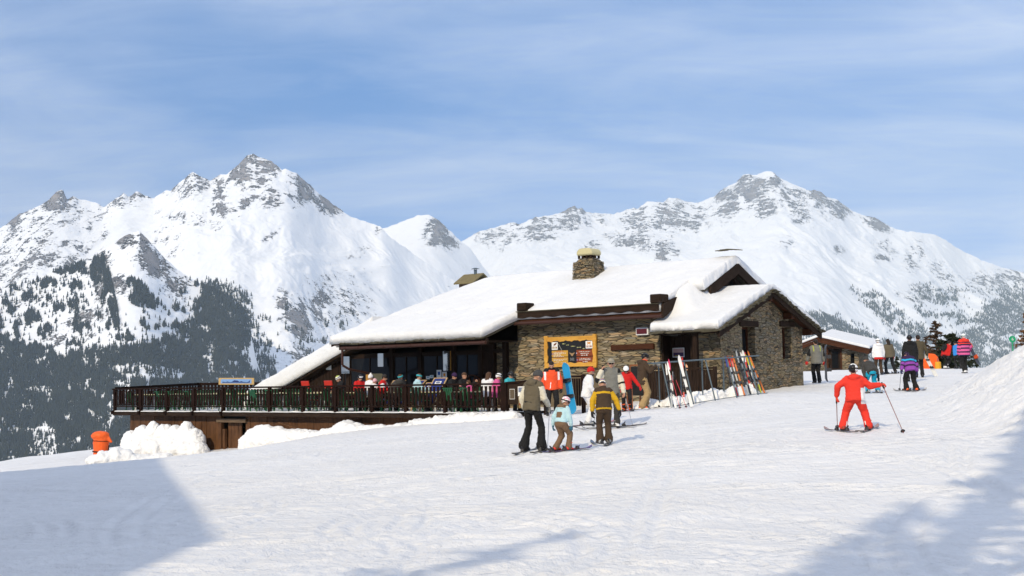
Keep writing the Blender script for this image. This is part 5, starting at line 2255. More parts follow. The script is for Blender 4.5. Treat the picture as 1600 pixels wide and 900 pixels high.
# ------------------------------------------------------------------ the people in the photo
C_OLIVE, C_CREAM = m_cloth("olive_grey_cloth", (.115, .095, .062)), m_cloth("cream_cloth", (.62, .58, .47))
C_BLACK, C_DGREY = m_cloth("black_cloth", (.010, .010, .011)), m_cloth("dark_grey_cloth", (.045, .043, .04))
C_LBLUE, C_BROWN, C_TAUPE = m_cloth("light_blue_cloth", (.42, .62, .68)), m_cloth("brown_cloth", (.055, .034, .020)), m_cloth("taupe_cloth", (.17, .105, .062))
C_YELLOW, C_WHITE, C_RED = m_cloth("mustard_cloth", (.55, .32, .012)), m_cloth("white_cloth", (.74, .74, .75)), m_cloth("red_cloth", (.52, .014, .012))
C_ORANGE, C_TAN, C_GREY = m_cloth("orange_red_cloth", (.78, .085, .025)), m_cloth("tan_cloth", (.36, .245, .115)), m_cloth("mid_grey_cloth", (.17, .17, .155))
C_TEAL, C_PURPLE, C_DPURPLE, C_CYAN = m_cloth("teal_cloth", (.012, .33, .50)), m_cloth("purple_cloth", (.24, .055, .33)), m_cloth("dark_purple_cloth", (.032, .012, .055)), m_cloth("cyan_cloth", (.02, .36, .62))
C_PINK, C_NAVY, C_BLUE = m_cloth("pink_cloth", (.62, .10, .28)), m_cloth("navy_cloth", (.012, .014, .05)), m_cloth("sky_blue_cloth", (.03, .21, .58))
C_SKIRED, C_LPINK, C_GREEN = m_cloth("scarlet_suit_cloth", (.70, .040, .024)), m_cloth("pale_pink_cloth", (.70, .42, .45)), m_cloth("lime_cloth", (.36, .42, .06))
C_TEALL = m_cloth("turquoise_cloth", (.05, .42, .48))
G_BLACK, G_GREY = m_plain("black_glove", (.013, .013, .015), .6, 0, .2), m_plain("grey_glove", (.22, .22, .21), .7, 0, .2)
G_RED, G_NAVY, G_TEAL = m_plain("red_glove", (.5, .02, .02), .6, 0, .2), m_plain("navy_glove", (.02, .025, .09), .6), m_plain("teal_glove", (.03, .12, .18), .6)
B_BLACK, B_RED, B_ORANGE = m_plain("black_boot", (.014, .014, .016), .35, 0, .2), m_plain("red_boot", (.62, .025, .015), .3, 0, .1), m_plain("orange_boot", (.75, .11, .02), .3, 0, .1)
B_GREY, B_WHITE = m_plain("grey_boot", (.36, .37, .38), .35, 0, .2), m_plain("white_boot", (.7, .7, .7), .35, 0, .1)
H_BLACK, H_WHITE = m_plain("black_helmet_shell", (.015, .015, .017), .3, 0, .1), m_plain("white_helmet_shell", (.78, .78, .77), .3, 0, .05)
H_PINK, H_TURQ = m_plain("pink_paint", (.72, .18, .3), .35), m_plain("pale_turquoise_paint", (.35, .62, .60), .35)
L_ORANGE = m_plain("orange_lens", (.55, .06, .02), .12, 0, .05)


def stripes(z, edges):
    idx = np.zeros(len(z), int)
    for e, m in edges:
        idx[z < e] = m
    return idx


# woman in olive and cream, black flared trousers
def f_vest(L, arm, al):
    return np.where(arm & (al > .12), 1, 0)


p = person("vest_woman", stand(832, 705, 25.5), 1.66, -32, "person in an olive vest with cream sleeves, grey beanie and flared black trousers", C_OLIVE, C_BLACK, ('beanie', m_cloth("charcoal_knit", (.06, .06, .062))),
           ('ski', B_BLACK), G_GREY, lean=12, nod=22, turn=-40, jacket_mats=[C_OLIVE, C_CREAM], jacket_fn=f_vest, flare=1.45, legbulk=.95, hood=True, bulk=1.02, hem=-.10,
           feet=((-.19, -.03, 0, 12), (.20, .04, 0, 12)), armL=((-.35, .1, -1), (.1, .55, -1)), armR=((.22, .30, -1), (-.10, 1.0, -.45)))
skis_on("vest_woman", 1.55, m_ski((.05, .05, .055)), deg=(0, 0), desc="under the person with the olive vest and cream sleeves", fwd=.1)
pole(p['handR'], tocam(853, 25.2), "silver ski pole upright in front of the person in the olive vest", "ski poles in use", m_plain("bare_aluminium", (.55, .55, .56), .3, .8, .1), grip=G_GREY)


def f_child(L, arm, al):
    return np.where(((L[:, 2] > .45) | ((L[:, 2] > .13) & (L[:, 2] < .31) & (np.abs(L[:, 0]) < .10))) & (L[:, 1] < .03) & ~arm, 1, 0)


def f_helm(lc):
    n = fbm(lc[:, 0] * 22, lc[:, 2] * 22 + lc[:, 1] * 9, 2, 3)
    return np.where(n > .16, 1, np.where(n < -.22, 2, 0))


p = person("light_blue_child", stand(877, 704, 25), 1.10, -40, "small child in a light blue jacket and taupe dungarees with a patterned white helmet", C_LBLUE, C_TAUPE, ('helmet', [H_WHITE, H_PINK, H_BLACK], f_helm),
           ('ski', B_RED), G_TEAL, lean=16, nod=12, turn=-38, jacket_mats=[C_LBLUE, C_TAUPE], jacket_fn=f_child, hood=True, hem=.0, bulk=1.12, legbulk=1.25,
           hip=.86, feet=((-.17, -.04, 0, -6), (.17, .16, 0, -6)), armL=((-.42, -.1, -1), (-.18, .35, -1)), armR=((.35, .22, -1), (.0, .6, -1)), hs=1.0)
skis_on("light_blue_child", 1.05, m_ski((.42, .03, .05)), deg=(-4, -4), desc="clipped to a red boot of the light blue child", tip2=m_ski((.10, .05, .22)), w=.085, fwd=.06)


def f_mustard(L, arm, al):
    i = np.where(arm, 1, 0)
    i = np.where(~arm & (L[:, 2] > .34) & (L[:, 2] < .40), 1, i)
    i = np.where(~arm & (L[:, 2] < -.03), 1, i)
    i = np.where(arm & (al < .22), 0, i)
    return i


def f_rainbow(lc):
    z = lc[:, 2]
    return np.where(z > .10, 0, np.where(z > .075, 1, np.where(z > .05, 2, np.where(z > .025, 3, np.where(z > 0, 0, 4)))))


p = person("mustard_boy", stand(945, 699, 27), 1.42, 2, "child seen from behind in a brown and mustard yellow jacket, head bent down", C_BROWN, C_BROWN, ('beanie', [H_WHITE, C_RED, C_CYAN, C_YELLOW, C_BLACK], f_rainbow),
           ('ski', B_GREY), G_BLACK, lean=14, nod=38, jacket_mats=[C_BROWN, C_YELLOW], jacket_fn=f_mustard, legbulk=1.12, bulk=1.1, flare=1.2, hem=-.07,
           feet=((-.115, 0, 0, 6), (.115, .02, 0, -6)), armL=((-.42, .0, -1), (-.05, .18, -1)), armR=((.55, .05, -1), (.35, .15, -1)), curlL=.5, curlR=.5)
skis_on("mustard_boy", 1.25, m_ski((.05, .09, .16)), deg=(4, -4), desc="under the grey boots of the child in mustard and brown", fwd=.05)

p = person("white_skier", stand(918, 662, 33), 1.50, -75, "skier all in white with a red knitted hat behind the mustard child", C_WHITE, C_WHITE, ('beanie', C_RED, 'scarf', C_BLACK),
           ('ski', B_GREY), G_BLACK, lean=10, nod=5, bulk=1.08, legbulk=1.05, feet=((-.1, .04, 0, 5), (.12, -.02, 0, 5)), armL=((-.2, .1, -1), (0, .8, -.5)), armR=((.2, .05, -1), (0, .8, -.6)))
skis_on("white_skier", 1.5, m_ski((.55, .25, .28)), desc="under the skier all in white")
pole(p['handL'], tocam(921, 33.6), "grey ski pole on the far side of the skier all in white", "ski poles in use", M_GREYMETAL)
pole(p['handR'], tocam(925, 32.4), "grey ski pole on the near side of the skier all in white", "ski poles in use", M_GREYMETAL)


def f_greyman(L, arm, al):
    i = np.zeros(len(L), int)
    i = np.where(arm & (al > .35), 1, i)
    i = np.where(arm & (np.abs(al - 1.1) < .12), 2, i)
    i = np.where(arm & (al < .18), 2, i)
    return i


p = person("phone_man", stand(957, 672, 32), 1.75, 172, "man in grey with beige cap and sunglasses holding a phone to his ear", C_GREY, C_DGREY, ('cap', m_cloth("beige_felt", (.30, .27, .21)), 'glasses'),
           ('ski', B_WHITE), None, lean=2, nod=4, turn=8, jacket_mats=[C_GREY, C_CREAM, C_BLACK], jacket_fn=f_greyman, hood=True, bulk=1.1, hem=-.16,
           feet=((-.12, 0, 0, 12), (.13, 0, 0, -12)), armR=((.55, .45, -.75), (-.45, .12, 1.0)), armL=((-.30, .10, -1), (-.20, .35, -1)), curlR=1.0)
skis_on("phone_man", 1.65, m_ski((.30, .31, .33)), deg=(-85, -85), desc="under the man with the phone", tip2=m_ski((.03, .03, .03)))
mb = MB()
mb.box(p['handR'], (.02, .07, .13), 0, (0.2, 0, 0.3))
tag(mb.build("phone", M_BLACK, None, bevel=.006), "black phone in the hand of the man in grey", "phone")
pole(p['handL'] + V3(0, 0, .02), tocam(988, 31.6), "silver ski pole held by the man with the phone", "ski poles in use", MATS["bare_aluminium"])

p = person("red_kid", stand(980, 640, 37), 1.34, 172, "child in a red jacket and black trousers with a plain white helmet, looking down", C_RED, C_BLACK, ('helmet', H_WHITE),
           ('ski', B_ORANGE), G_RED, lean=4, nod=38, bulk=1.1, legbulk=1.0, hood=True, feet=((-.12, 0, 0, 10), (.12, 0, 0, -10)), armL=((-.6, .1, -1), (-.75, .25, -1)), armR=((.25, .05, -1), (.1, .4, -1)))
skis_on("red_kid", 1.2, m_ski((.45, .06, .12)), deg=(0, 0), desc="under the child in the red jacket")

p = person("brown_man", stand(1005, 641, 39.5), 1.76, -82, "man in brown hooded jacket, tan trousers and black helmet, hands raised before his face", C_BROWN, C_TAN, ('helmet', H_BLACK, {'z': .055}, 'scarf', C_ORANGE),
           ('ski', B_ORANGE, B_WHITE), G_GREY, lean=5, nod=10, bulk=1.12, legbulk=1.22, hood=True, flare=1.15, hem=-.20, feet=((-.13, .1, 0, 0), (.14, -.06, 0, -6)),
           armL=((-.2, .5, -.8), (.15, .9, .85)), armR=((.2, .55, -.75), (-.2, .75, .65)))
skis_on("brown_man", 1.7, m_ski((.22, .22, .22)), deg=(-5, -3), desc="under the man in the brown hooded jacket", fwd=.35)
pole(p['handL'] + V3(.02, 0, .08), p['handL'] + V3(.10, .05, -1.05), "dark ski pole held up by the man in the brown jacket", "ski poles in use", M_EDGE)


def f_orange(L, arm, al):
    i = np.zeros(len(L), int)
    i = np.where(arm & (np.abs(al - .55) < .45) & (L[:, 1] > .01) & (np.abs(L[:, 0]) < .245), 1, i)
    i = np.where((L[:, 2] > .44) & (np.abs(L[:, 0]) > .10), 2, i)
    i = np.where(~arm & (np.abs(L[:, 0] - .055 + (L[:, 2] * .12)) < .012) & (L[:, 1] > .08) & (L[:, 2] < .12) & (L[:, 2] > -.08), 1, i)
    i = np.where((L[:, 2] > .49), 2, i)
    return i


p = person("orange_man", stand(863, 650, 40), 1.76, 184, "bearded dark haired man in an orange red jacket with white stripes, looking down", C_ORANGE, C_BLACK, ('hair', HAIR_D, .035),
           ('ski', B_BLACK), G_BLACK, lean=3, nod=26, turn=-6, jacket_mats=[C_ORANGE, C_WHITE, C_BLACK], jacket_fn=f_orange, bulk=1.2, legbulk=1.08, hem=-.13, beard=HAIR_D,
           feet=((-.13, 0, 0, 10), (.13, 0, 0, -10)), armL=((-.30, .05, -1), (-.1, .22, -1)), armR=((.30, .05, -1), (.1, .22, -1)))


def f_yellowtrim(L, arm, al):
    i = np.zeros(len(L), int)
    i = np.where((np.abs(np.abs(L[:, 0]) - .135) < .018) & (L[:, 2] > .30), 1, i)
    i = np.where(arm & (al > .25) & (al < 1.3) & (np.abs(L[:, 0]) > .25), 2, i)
    return i


p = person("snowboard_man", stand(1277, 600, 51), 1.78, 4, "man walking away in a yellow trimmed grey jacket, white snowboard under his arm", C_GREY, C_BLACK, ('hair', HAIR_D, .0),
           ('walk', B_BLACK), G_RED, lean=2, jacket_mats=[C_GREY, C_GREEN, C_BLACK], jacket_fn=f_yellowtrim, bulk=1.15, legbulk=1.05, hem=-.18, feet=((-.07, .08, 0, 5), (.07, -.08, 0, -5)),
           armL=((-.45, -.05, -1), (-.35, .05, -1)), armR=((.35, .05, -1), (.15, .15, -1)))
R = Matrix.Rotation(math.radians(4), 3, 'Z') @ Matrix.Rotation(math.radians(90), 3, 'X') @ Matrix.Rotation(math.radians(90), 3, 'Y')
hp = p['handR']
snowboard((hp.x + .05, hp.y, hp.z - .02), R, 1.50, m_ski((.7, .72, .72)), "white snowboard with black bindings carried by the man in the grey jacket")


def f_redsuit(L, arm, al):
    return np.where(~arm & (L[:, 0] > .145) & (L[:, 2] < .20) & (L[:, 1] > -.16), 1, 0)


def f_redsuit_t(fc):
    i = np.zeros(len(fc), int)
    i = np.where((fc[:, 0] > .135) & (fc[:, 2] > .66), 1, i)
    i = np.where((fc[:, 2] < .5) & (np.abs(np.abs(fc[:, 0]) - (.155 + (0.5 - fc[:, 2]) * .22)) < .012) & (fc[:, 1] < 0), 1, i)
    return i


p = person("red_skier", stand(1338, 672, 25), 1.34, -14, "child from behind in a scarlet ski suit with white side panels, poles spread wide", C_SKIRED, C_SKIRED, ('helmet', [H_BLACK, H_WHITE], lambda lc: np.where((lc[:, 0] > .045) | (lc[:, 2] > .105), 1, 0)),
           ('ski', m_plain("brick_boot", (.30, .04, .02), .35)), m_plain("orange_red_glove", (.68, .07, .03), .6), lean=8, nod=4, jacket_mats=[C_SKIRED, C_WHITE], jacket_fn=f_redsuit, trouser_mats=[C_SKIRED, C_WHITE], trouser_fn=f_redsuit_t,
           hood=True, hs=1.08, bulk=1.26, legbulk=1.32, hip=.85, side=-2, feet=((-.32, 0, .0, 10), (.30, .02, .0, -6)), armL=((-.95, .0, -.70), (-.15, .5, -.85)), armR=((.75, .15, -.75), (1.0, .35, .12)))
M_POLE_R = m_plain("reddish_pole", (.24, .09, .06), .35, .3, .1)
skis_on("red_skier", 1.12, m_ski((.30, .20, .19)), deg=(24, -12), desc="under the child in the scarlet ski suit", fwd=.05, w=.085)
pole(p['handL'], tocam(1306, 25.6, .02), "ski pole in the left hand of the scarlet child", "ski poles in use", M_POLE_R)
pole(p['handR'], tocam(1409, 24.0, .02), "ski pole reaching far out from the right hand of the scarlet child", "ski poles in use", M_POLE_R)

p = person("teal_trousers", stand(1364, 617, 41), 1.50, 6, "skier bending forward in dark grey jacket and bright teal trousers behind the scarlet child", C_DGREY, C_TEAL, ('beanie', C_DGREY), ('ski', B_GREY), G_BLACK, lean=58, nod=10, hip=.84, bulk=1.15, legbulk=1.1,
           feet=((-.19, 0, 0, 4), (.19, 0, 0, -4)), armL=((-.2, .6, -1), (0, .5, -1)), armR=((.35, .5, -.8), (.1, .6, -.6)))
skis_on("teal_trousers", 1.3, m_ski((.4, .42, .45)), deg=(-30, -30), desc="under the skier in teal trousers")
pole(p['handR'], tocam(1377, 40.3), "dark ski pole of the skier in teal trousers", "ski poles in use", M_EDGE)


def f_purple(L, arm, al):
    z = np.where(arm, .46 - al * .27, L[:, 2])
    i = np.zeros(len(L), int)
    i = np.where((z > .285) & (z < .355), 1, i)
    i = np.where((z > .13) & (z < .235), 2, i)
    i = np.where((z > -.15) & (z < .05), 2, i)
    return i


p = person("purple_kid", stand(1424, 612, 42), 1.44, 4, "child skier in a purple and blue striped jacket and black trousers, seen from behind", C_DPURPLE, C_BLACK, ('helmet', m_plain("dark_purple_shell", (.03, .012, .045), .35)), ('ski', B_ORANGE), G_NAVY, lean=24, nod=46, bulk=1.25, legbulk=1.2, flare=1.15, hip=.88,
           jacket_mats=[C_DPURPLE, C_CYAN, C_PURPLE], jacket_fn=f_purple, feet=((-.19, 0, 0, 6), (.23, .06, 0, -10)), armL=((-.45, -.15, -1), (-.35, .0, -1)), armR=((.4, .1, -1), (.05, .35, -1)))
skis_on("purple_kid", 1.25, m_ski((.50, .46, .42)), deg=(12, -40), desc="under the orange boots of the purple striped child")
pole(p['handL'], tocam(1405, 42.5, .02), "short ski pole trailing from the left hand of the purple striped child", "ski poles in use", M_EDGE)

p = person("black_skier", stand(1424, 600, 48), 1.78, 0, "person in a black jacket and black helmet standing behind the purple striped child", C_BLACK, C_BLACK, ('helmet', H_BLACK), ('ski', B_BLACK), G_BLACK, bulk=1.15, hood=True)
p = person("olive_man", stand(1437, 596, 52), 1.76, -8, "dark haired man in an olive coat beside the person in black on the crest", m_cloth("olive_coat_cloth", (.075, .06, .035)), C_BLACK, ('hair', HAIR_D, .0), ('ski', B_BLACK), G_GREY, bulk=1.1, hem=-.2,
           armR=((.4, .1, -1), (.3, .5, -.8)))
hp = p['handR']
for s, nm_ in ((0, "left"), (.13, "right")):
    R = Matrix.Rotation(math.radians(-24), 3, 'Y') @ Matrix.Rotation(math.radians(84), 3, 'X')
    ski((hp.x + .02 + s * .6, hp.y - .03 * s, hp.z - .30), R, 1.25, m_ski((.62, .62, .60)), "%s of the white skis held upright by the man in the olive coat" % nm_, "skis carried by hand", .085)


def f_whitered(L, arm, al):
    return np.where(~arm & (L[:, 2] < -.10), 1, 0)


p = person("white_jacket", stand(1374, 588, 59), 1.70, 0, "person in white jacket with red hem, brown trousers and white helmet on the crest", C_WHITE, C_BROWN, ('helmet', H_WHITE), ('ski', B_BLACK), C_DGREY, bulk=1.15, hood=True, hem=-.2, jacket_mats=[C_WHITE, C_RED], jacket_fn=f_whitered)
p = person("long_hair", stand(1391, 585, 60), 1.66, 10, "person with long dark hair and olive jacket standing legs apart on the crest", C_OLIVE, C_BLACK, ('hair', HAIR_D, 0.0, 'long'), ('ski', B_BLACK), G_RED, bulk=1.1, feet=((-.2, 0, 0, 10), (.28, .0, 0, -10)), side=-5)
skis_on("long_hair", 1.5, m_ski((.3, .3, .32)), deg=(-70, -70), desc="under the person with long dark hair")


def f_pinkstripe(L, arm, al):
    z = np.where(arm, .46 - al * .27, L[:, 2])
    i = np.zeros(len(L), int)
    i = np.where((z > .33), 1, i)
    i = np.where((z > .38) & (z < .42), 0, i)
    i = np.where((z > .18) & (z < .27), 2, i)
    i = np.where((z > .02) & (z < .12), 2, i)
    i = np.where((z < -.04), 2, i)
    i = np.where((z < -.14), 0, i)
    return i


p = person("pink_stripes", stand(1508, 584, 55), 1.72, 6, "person walking away in red, pink and navy stripes with a white helmet", C_NAVY, C_BLACK, ('helmet', [H_WHITE, H_TURQ], lambda lc: np.where(np.abs(lc[:, 2] - .03) < .02, 1, 0)), ('walk', B_WHITE), G_BLACK,
           bulk=1.25, hood=True, hem=-.18, legbulk=1.05, jacket_mats=[C_NAVY, C_SKIRED, C_PINK], jacket_fn=f_pinkstripe, feet=((-.07, -.1, 0, 4), (.09, .1, 0, -4)), armR=((.45, .1, -1), (.2, .6, -.5)))
hp = p['handR']
R = Matrix.Rotation(math.radians(40), 3, 'Z') @ Matrix.Rotation(math.radians(64), 3, 'X')
snowboard((hp.x + .12, hp.y - .03, hp.z - .02), R, 1.30, m_ski((.03, .03, .035)), "black snowboard with orange straps carried by the person in pink stripes", m_plain("orange_strap", (.55, .08, .02), .5))
p = person("red_backpack", stand(1478, 577, 65), 1.62, -60, "person in a red jacket with a black backpack, bending beside the dark trees", C_RED, C_BLACK, ('hair', HAIR_D, .0), ('ski', B_WHITE), G_BLACK, lean=30, nod=10, pack=C_BLACK, bulk=1.1, hip=.80, feet=((-.14, .1, 0, 0), (.14, -.1, 0, 0)))
p = person("blue_jacket", stand(1498, 577, 64), 1.42, 10, "person in a bright blue jacket looking down into the valley beyond the crest", C_BLUE, C_BLACK, ('beanie', C_BLACK), ('ski', B_BLACK), G_BLACK, lean=18, nod=30, bulk=1.15, feet=((-.16, .0, 0, 8), (.16, 0, 0, -8)))
# ================================================================== OBJECTS ROUND THE CHALET
def hit(px, py, d0=10.0, d1=75.0):
    """snow point seen at a pixel (first crossing of the ray with the piste)"""
    r = ray(px, py)
    r = r / r[1]
    ds = np.linspace(d0, d1, 1400)
    below = (r[2] * ds) <= (ground(r[0] * ds, ds) + bank_h(r[0] * ds, ds))
    i = int(np.argmax(below)) if below.any() else len(ds) - 1
    return V3(r[0] * ds[i], ds[i], r[2] * ds[i])


def frame(o):
    """attach a finished mesh drawn in chalet coordinates to the chalet's place without being its part"""
    o.location = CO
    o.rotation_euler = (0, 0, CROT)
    return o


# ------------------------------------------------------------------ big menu board on the stone wall
BV = 4.37
board = empty("menu_board", CO, CROT, "big black menu board in a wavy varnished pine frame on the stone wall", "sign board")
u0, u1, z0, z1 = -1.72, .53, .36, 1.46
mb = MB()
n = 24


def wob(k, s):
    return .022 * math.sin(k * 1.3 + s) + .012 * math.sin(k * 3.1 + s * 2)


for (zo, zi, s) in ((z1 + .0, z1 - .16, 1), (z0 - .0, z0 + .14, 5)):
    for k in range(n):
        a, b = u0 + (u1 - u0) * k / n, u0 + (u1 - u0) * (k + 1) / n
        za, zb = zi + wob(k, s), zi + wob(k + 1, s)
        mb.add([(a, BV, zo), (b, BV, zo), (b, BV, zb), (a, BV, za), (a, BV + .07, zo), (b, BV + .07, zo), (b, BV + .07, zb), (a, BV + .07, za)], [(0, 1, 2, 3), (7, 6, 5, 4), (3, 2, 6, 7), (0, 4, 5, 1)])
for (uo, ui, s) in ((u0 - .06, u0 + .09, 2), (u1 + .06, u1 - .09, 8)):
    for k in range(14):
        a, b = z0 - .05 + (z1 - z0 + .10) * k / 14, z0 - .05 + (z1 - z0 + .10) * (k + 1) / 14
        ua, ub = ui + wob(k, s), ui + wob(k + 1, s)
        oa, ob = uo + .5 * wob(k, s + 3), uo + .5 * wob(k + 1, s + 3)
        mb.add([(oa, BV - .01, a), (ua, BV - .01, a), (ub, BV - .01, b), (ob, BV - .01, b), (oa, BV + .07, a), (ua, BV + .07, a), (ub, BV + .07, b), (ob, BV + .07, b)], [(0, 1, 2, 3), (7, 6, 5, 4), (1, 5, 6, 2), (0, 3, 7, 4)])
mb.build("frame", M_HONEY, board)
mb = MB()
mb.bx(u0 + .05, u1 - .05, BV + .03, BV + .10, z0 + .05, z1 - .05)
M_SLATEB = m_plain("blackboard", (.012, .012, .013), .55, 0, .2)
M_INKW = m_plain("white_ink", (.72, .70, .66), .6, 0, .05)
M_INKY = m_plain("yellow_chalk", (.5, .5, .22), .7, 0, .1)
M_INKO = m_plain("orange_ink", (.62, .25, .03), .6, 0, .1)
M_INKR = m_plain("red_ink", (.55, .10, .02), .6, 0, .1)
M_PANY = m_plain("ochre_menu_panel", (.52, .29, .045), .55, 0, .1)
M_PANB = m_plain("brown_menu_panel", (.22, .048, .014), .5, 0, .1)
mb.build("blackboard", M_SLATEB, board)


def bu(px):
    return px_u(px, BV, 550)


def bz(py, px=894):
    r = Vector(ray(px, py))
    t = (BV + CO.dot(CV)) / r.dot(CV)
    return (r * t).z


def zpx(x):                                    # board close-up pixels -> photo pixels
    return 850 + x / 12.855


def zpy(y):
    return 515 + y / 12.857


rt_ = random.Random(5)


def lines(mb, x0, x1, y, h, seed, yoff=0.0):
    """a line of small print: words made of short strokes"""
    r = random.Random(seed)
    a, b = bu(zpx(x0)), bu(zpx(x1))
    zc_, hh = bz(zpy(y)), h / 12.857 / 2000 * 46.5
    x = a
    while x < b:
        w_ = min(r.uniform(.03, .11), b - x)
        c = x
        while c < x + w_ - .008:
            g = r.uniform(.008, .014)
            zz = hh * r.choice([.6, .8, 1.0])
            mb.bx(c, c + g * .72, BV + .005 + yoff, BV + .009 + yoff, zc_ - hh / 2, zc_ - hh / 2 + zz)
            c += g
        x += w_ + .02


def panel(x0, x1, y0, y1, m, name, d=.022):
    mb = MB()
    mb.bx(bu(zpx(x0)), bu(zpx(x1)), BV + d - .012, BV + .031, bz(zpy(y1)), bz(zpy(y0)))
    return mb.build(name, m, board, bevel=.008)


pl = [panel(150, 475, 412, 540, M_PANY, "menu_panel"), panel(150, 475, 552, 668, M_PANY, "menu_panel"), panel(645, 978, 412, 540, M_PANB, "menu_panel"), panel(645, 978, 552, 676, M_PANB, "menu_panel")]
txt = [(0, [(245, 395, 428, 12, M_INKR)] + [(190, 390, 446, 12, M_INKW), (190, 440, 468, 12, M_INKW), (190, 330, 484, 12, M_INKW), (190, 350, 508, 14, M_INKW), (190, 400, 533, 14, M_INKW)]),
       (1, [(250, 400, 562, 12, M_INKR), (190, 455, 590, 12, M_INKW), (190, 380, 612, 12, M_INKW), (245, 300, 640, 12, M_INKW), (160, 440, 660, 10, M_INKW)]),
       (2, [(740, 880, 424, 10, M_INKR), (700, 925, 448, 14, M_INKW), (730, 900, 482, 18, M_INKW), (742, 832, 520, 16, M_INKW), (836, 884, 516, 26, M_INKW)]),
       (3, [(740, 880, 562, 10, M_INKR), (710, 925, 586, 14, M_INKW), (700, 940, 611, 18, M_INKW), (772, 816, 652, 16, M_INKW), (820, 870, 648, 26, M_INKW)])]
for k, rows in txt:
    for q, (a, b, y, h, m) in enumerate(rows):
        mb = MB()
        lines(mb, a, b, y, h, k * 10 + q)
        mb.build("print", m, pl[k])
for (x, y, cols) in ((170, 478, 'uk'), (655, 478, 'fr'), (662, 612, 'uk')):
    mb = MB()
    a, b = bu(zpx(x - 14)), bu(zpx(x + 14))
    zc_ = bz(zpy(y))
    for q in range(3):
        mb.bx(a + (b - a) * q / 3, a + (b - a) * (q + 1) / 3 - .001, BV + .004, BV + .0095, zc_ - .022, zc_ + .022, q)
    mb.build("flag", [m_plain("flag_blue", (.03, .05, .28), .5), M_INKW, m_plain("flag_red", (.5, .03, .03), .5)] if cols == 'fr' else [MATS.setdefault("flag_blue", m_plain("flag_blue", (.03, .05, .28), .5)), m_plain("flag_pink", (.6, .3, .32), .5), MATS["flag_blue"]], board)
# dishes chalked across the top
for q, (x0_, x1_, y) in enumerate(((360, 425, 277), (442, 500, 303), (535, 620, 332), (655, 735, 360), (770, 808, 386))):
    mb = MB()
    lines(mb, x0_, x1_, y, 20, 70 + q, .02)
    mb.build("chalk_word", M_INKY, board)
mb = MB()
mb.bar((bu(zpx(282)), BV + .024, bz(zpy(270))), (bu(zpx(350)), BV + .024, bz(zpy(410))), .006, .006)
mb.build("chalk_line", M_INKW, board)
# two white emblem cards and the antlered emblem
for (x0_, x1_, y0_, y1_, kind) in ((153, 272, 236, 395, 'leg'), (835, 970, 240, 390, 'goat')):
    c = panel(x0_, x1_, y0_, y1_, M_WHITE, "emblem_card", .018)
    cx_, cy_ = (x0_ + x1_) / 2, (y0_ + y1_) / 2

    def E(x, y):
        return (bu(zpx(x)), bz(zpy(y)))
    mb = MB()
    if kind == 'leg':
        mb.prism([E(195, 300), E(200, 280), E(225, 262), E(258, 246), E(255, 262), E(245, 285), E(222, 305), E(202, 308)], BV + .0, BV + .006)
        mb.bar((E(203, 305)[0], BV + .003, E(203, 305)[1]), (E(188, 326)[0], BV + .003, E(188, 326)[1]), .01, .006)
        mb.build("emblem", m_plain("emblem_brown", (.16, .05, .02), .6), c)
    else:
        mb.prism([E(872, 262), E(884, 252), E(892, 268), E(925, 262), E(942, 252), E(938, 268), E(934, 276), E(930, 318), E(920, 318), E(918, 296), E(888, 296), E(884, 318), E(874, 318), E(876, 284)], BV + .0, BV + .006)
        mb.build("emblem", M_INKO, c)
    mb = MB()
    a, b = E(x0_ + 12, 0)[0], E(x1_ - 12, 0)[0]
    mb.bx(a, b, BV + .002, BV + .005, E(0, cy_ + 52)[1], E(0, cy_ + 18)[1])
    lb = mb.build("emblem_band", m_plain("band_tan", (.36, .22, .08), .6) if kind == 'leg' else m_plain("band_red", (.34, .10, .05), .6), c)
    mb = MB()
    lines(mb, x0_ + 18, x1_ - 18, cy_ + 35, 22, 90, -.006)
    mb.build("print", M_INKW, lb)
mb = MB()


def E(x, y):
    return (bu(zpx(x)), bz(zpy(y)))


for s in (-1, 1):
    pts = [(556 + s * 14, 500), (556 + s * 34, 484), (556 + s * 50, 458)]
    for (xa, ya), (xb, yb) in list(zip(pts[:-1], pts[1:])) + [((556 + s * 34, 484), (556 + s * 22, 462)), ((556 + s * 40, 476), (556 + s * 52, 478))]:
        mb.bar((E(xa, ya)[0], BV + .022, E(xa, ya)[1]), (E(xb, yb)[0], BV + .022, E(xb, yb)[1]), .012, .01)
mb.bar((E(520, 486)[0], BV + .022, E(520, 486)[1]), (E(592, 486)[0], BV + .022, E(592, 486)[1]), .010, .03)
mb.prism([E(530, 500), E(582, 500), E(572, 520), E(556, 532), E(540, 520)], BV + .018, BV + .028)
mb.build("antler_emblem", m_plain("emblem_sand", (.42, .27, .14), .6), board)
for q, y in enumerate((572, 588, 602, 616)):
    mb = MB()
    lines(mb, 515, 598, y, 11, 120 + q, .02)
    mb.build("print", m_plain("grey_ink", (.28, .29, .30), .6), board)

# red light box, door poster, notices
sgn = empty("light_box", CO, CROT, "small dark red light box in a white frame high on the stone wall", "sign")
mb = MB()
mb.bx(2.33, 2.84, 4.36, 4.49, 1.40, 1.66)
mb.build("frame", M_WHITE, sgn, bevel=.015)
mb = MB()
mb.bx(2.37, 2.80, 4.345, 4.37, 1.44, 1.62)
mb.build("face", m_plain("dark_red_face", (.09, .008, .008), .3, 0, .2), sgn)


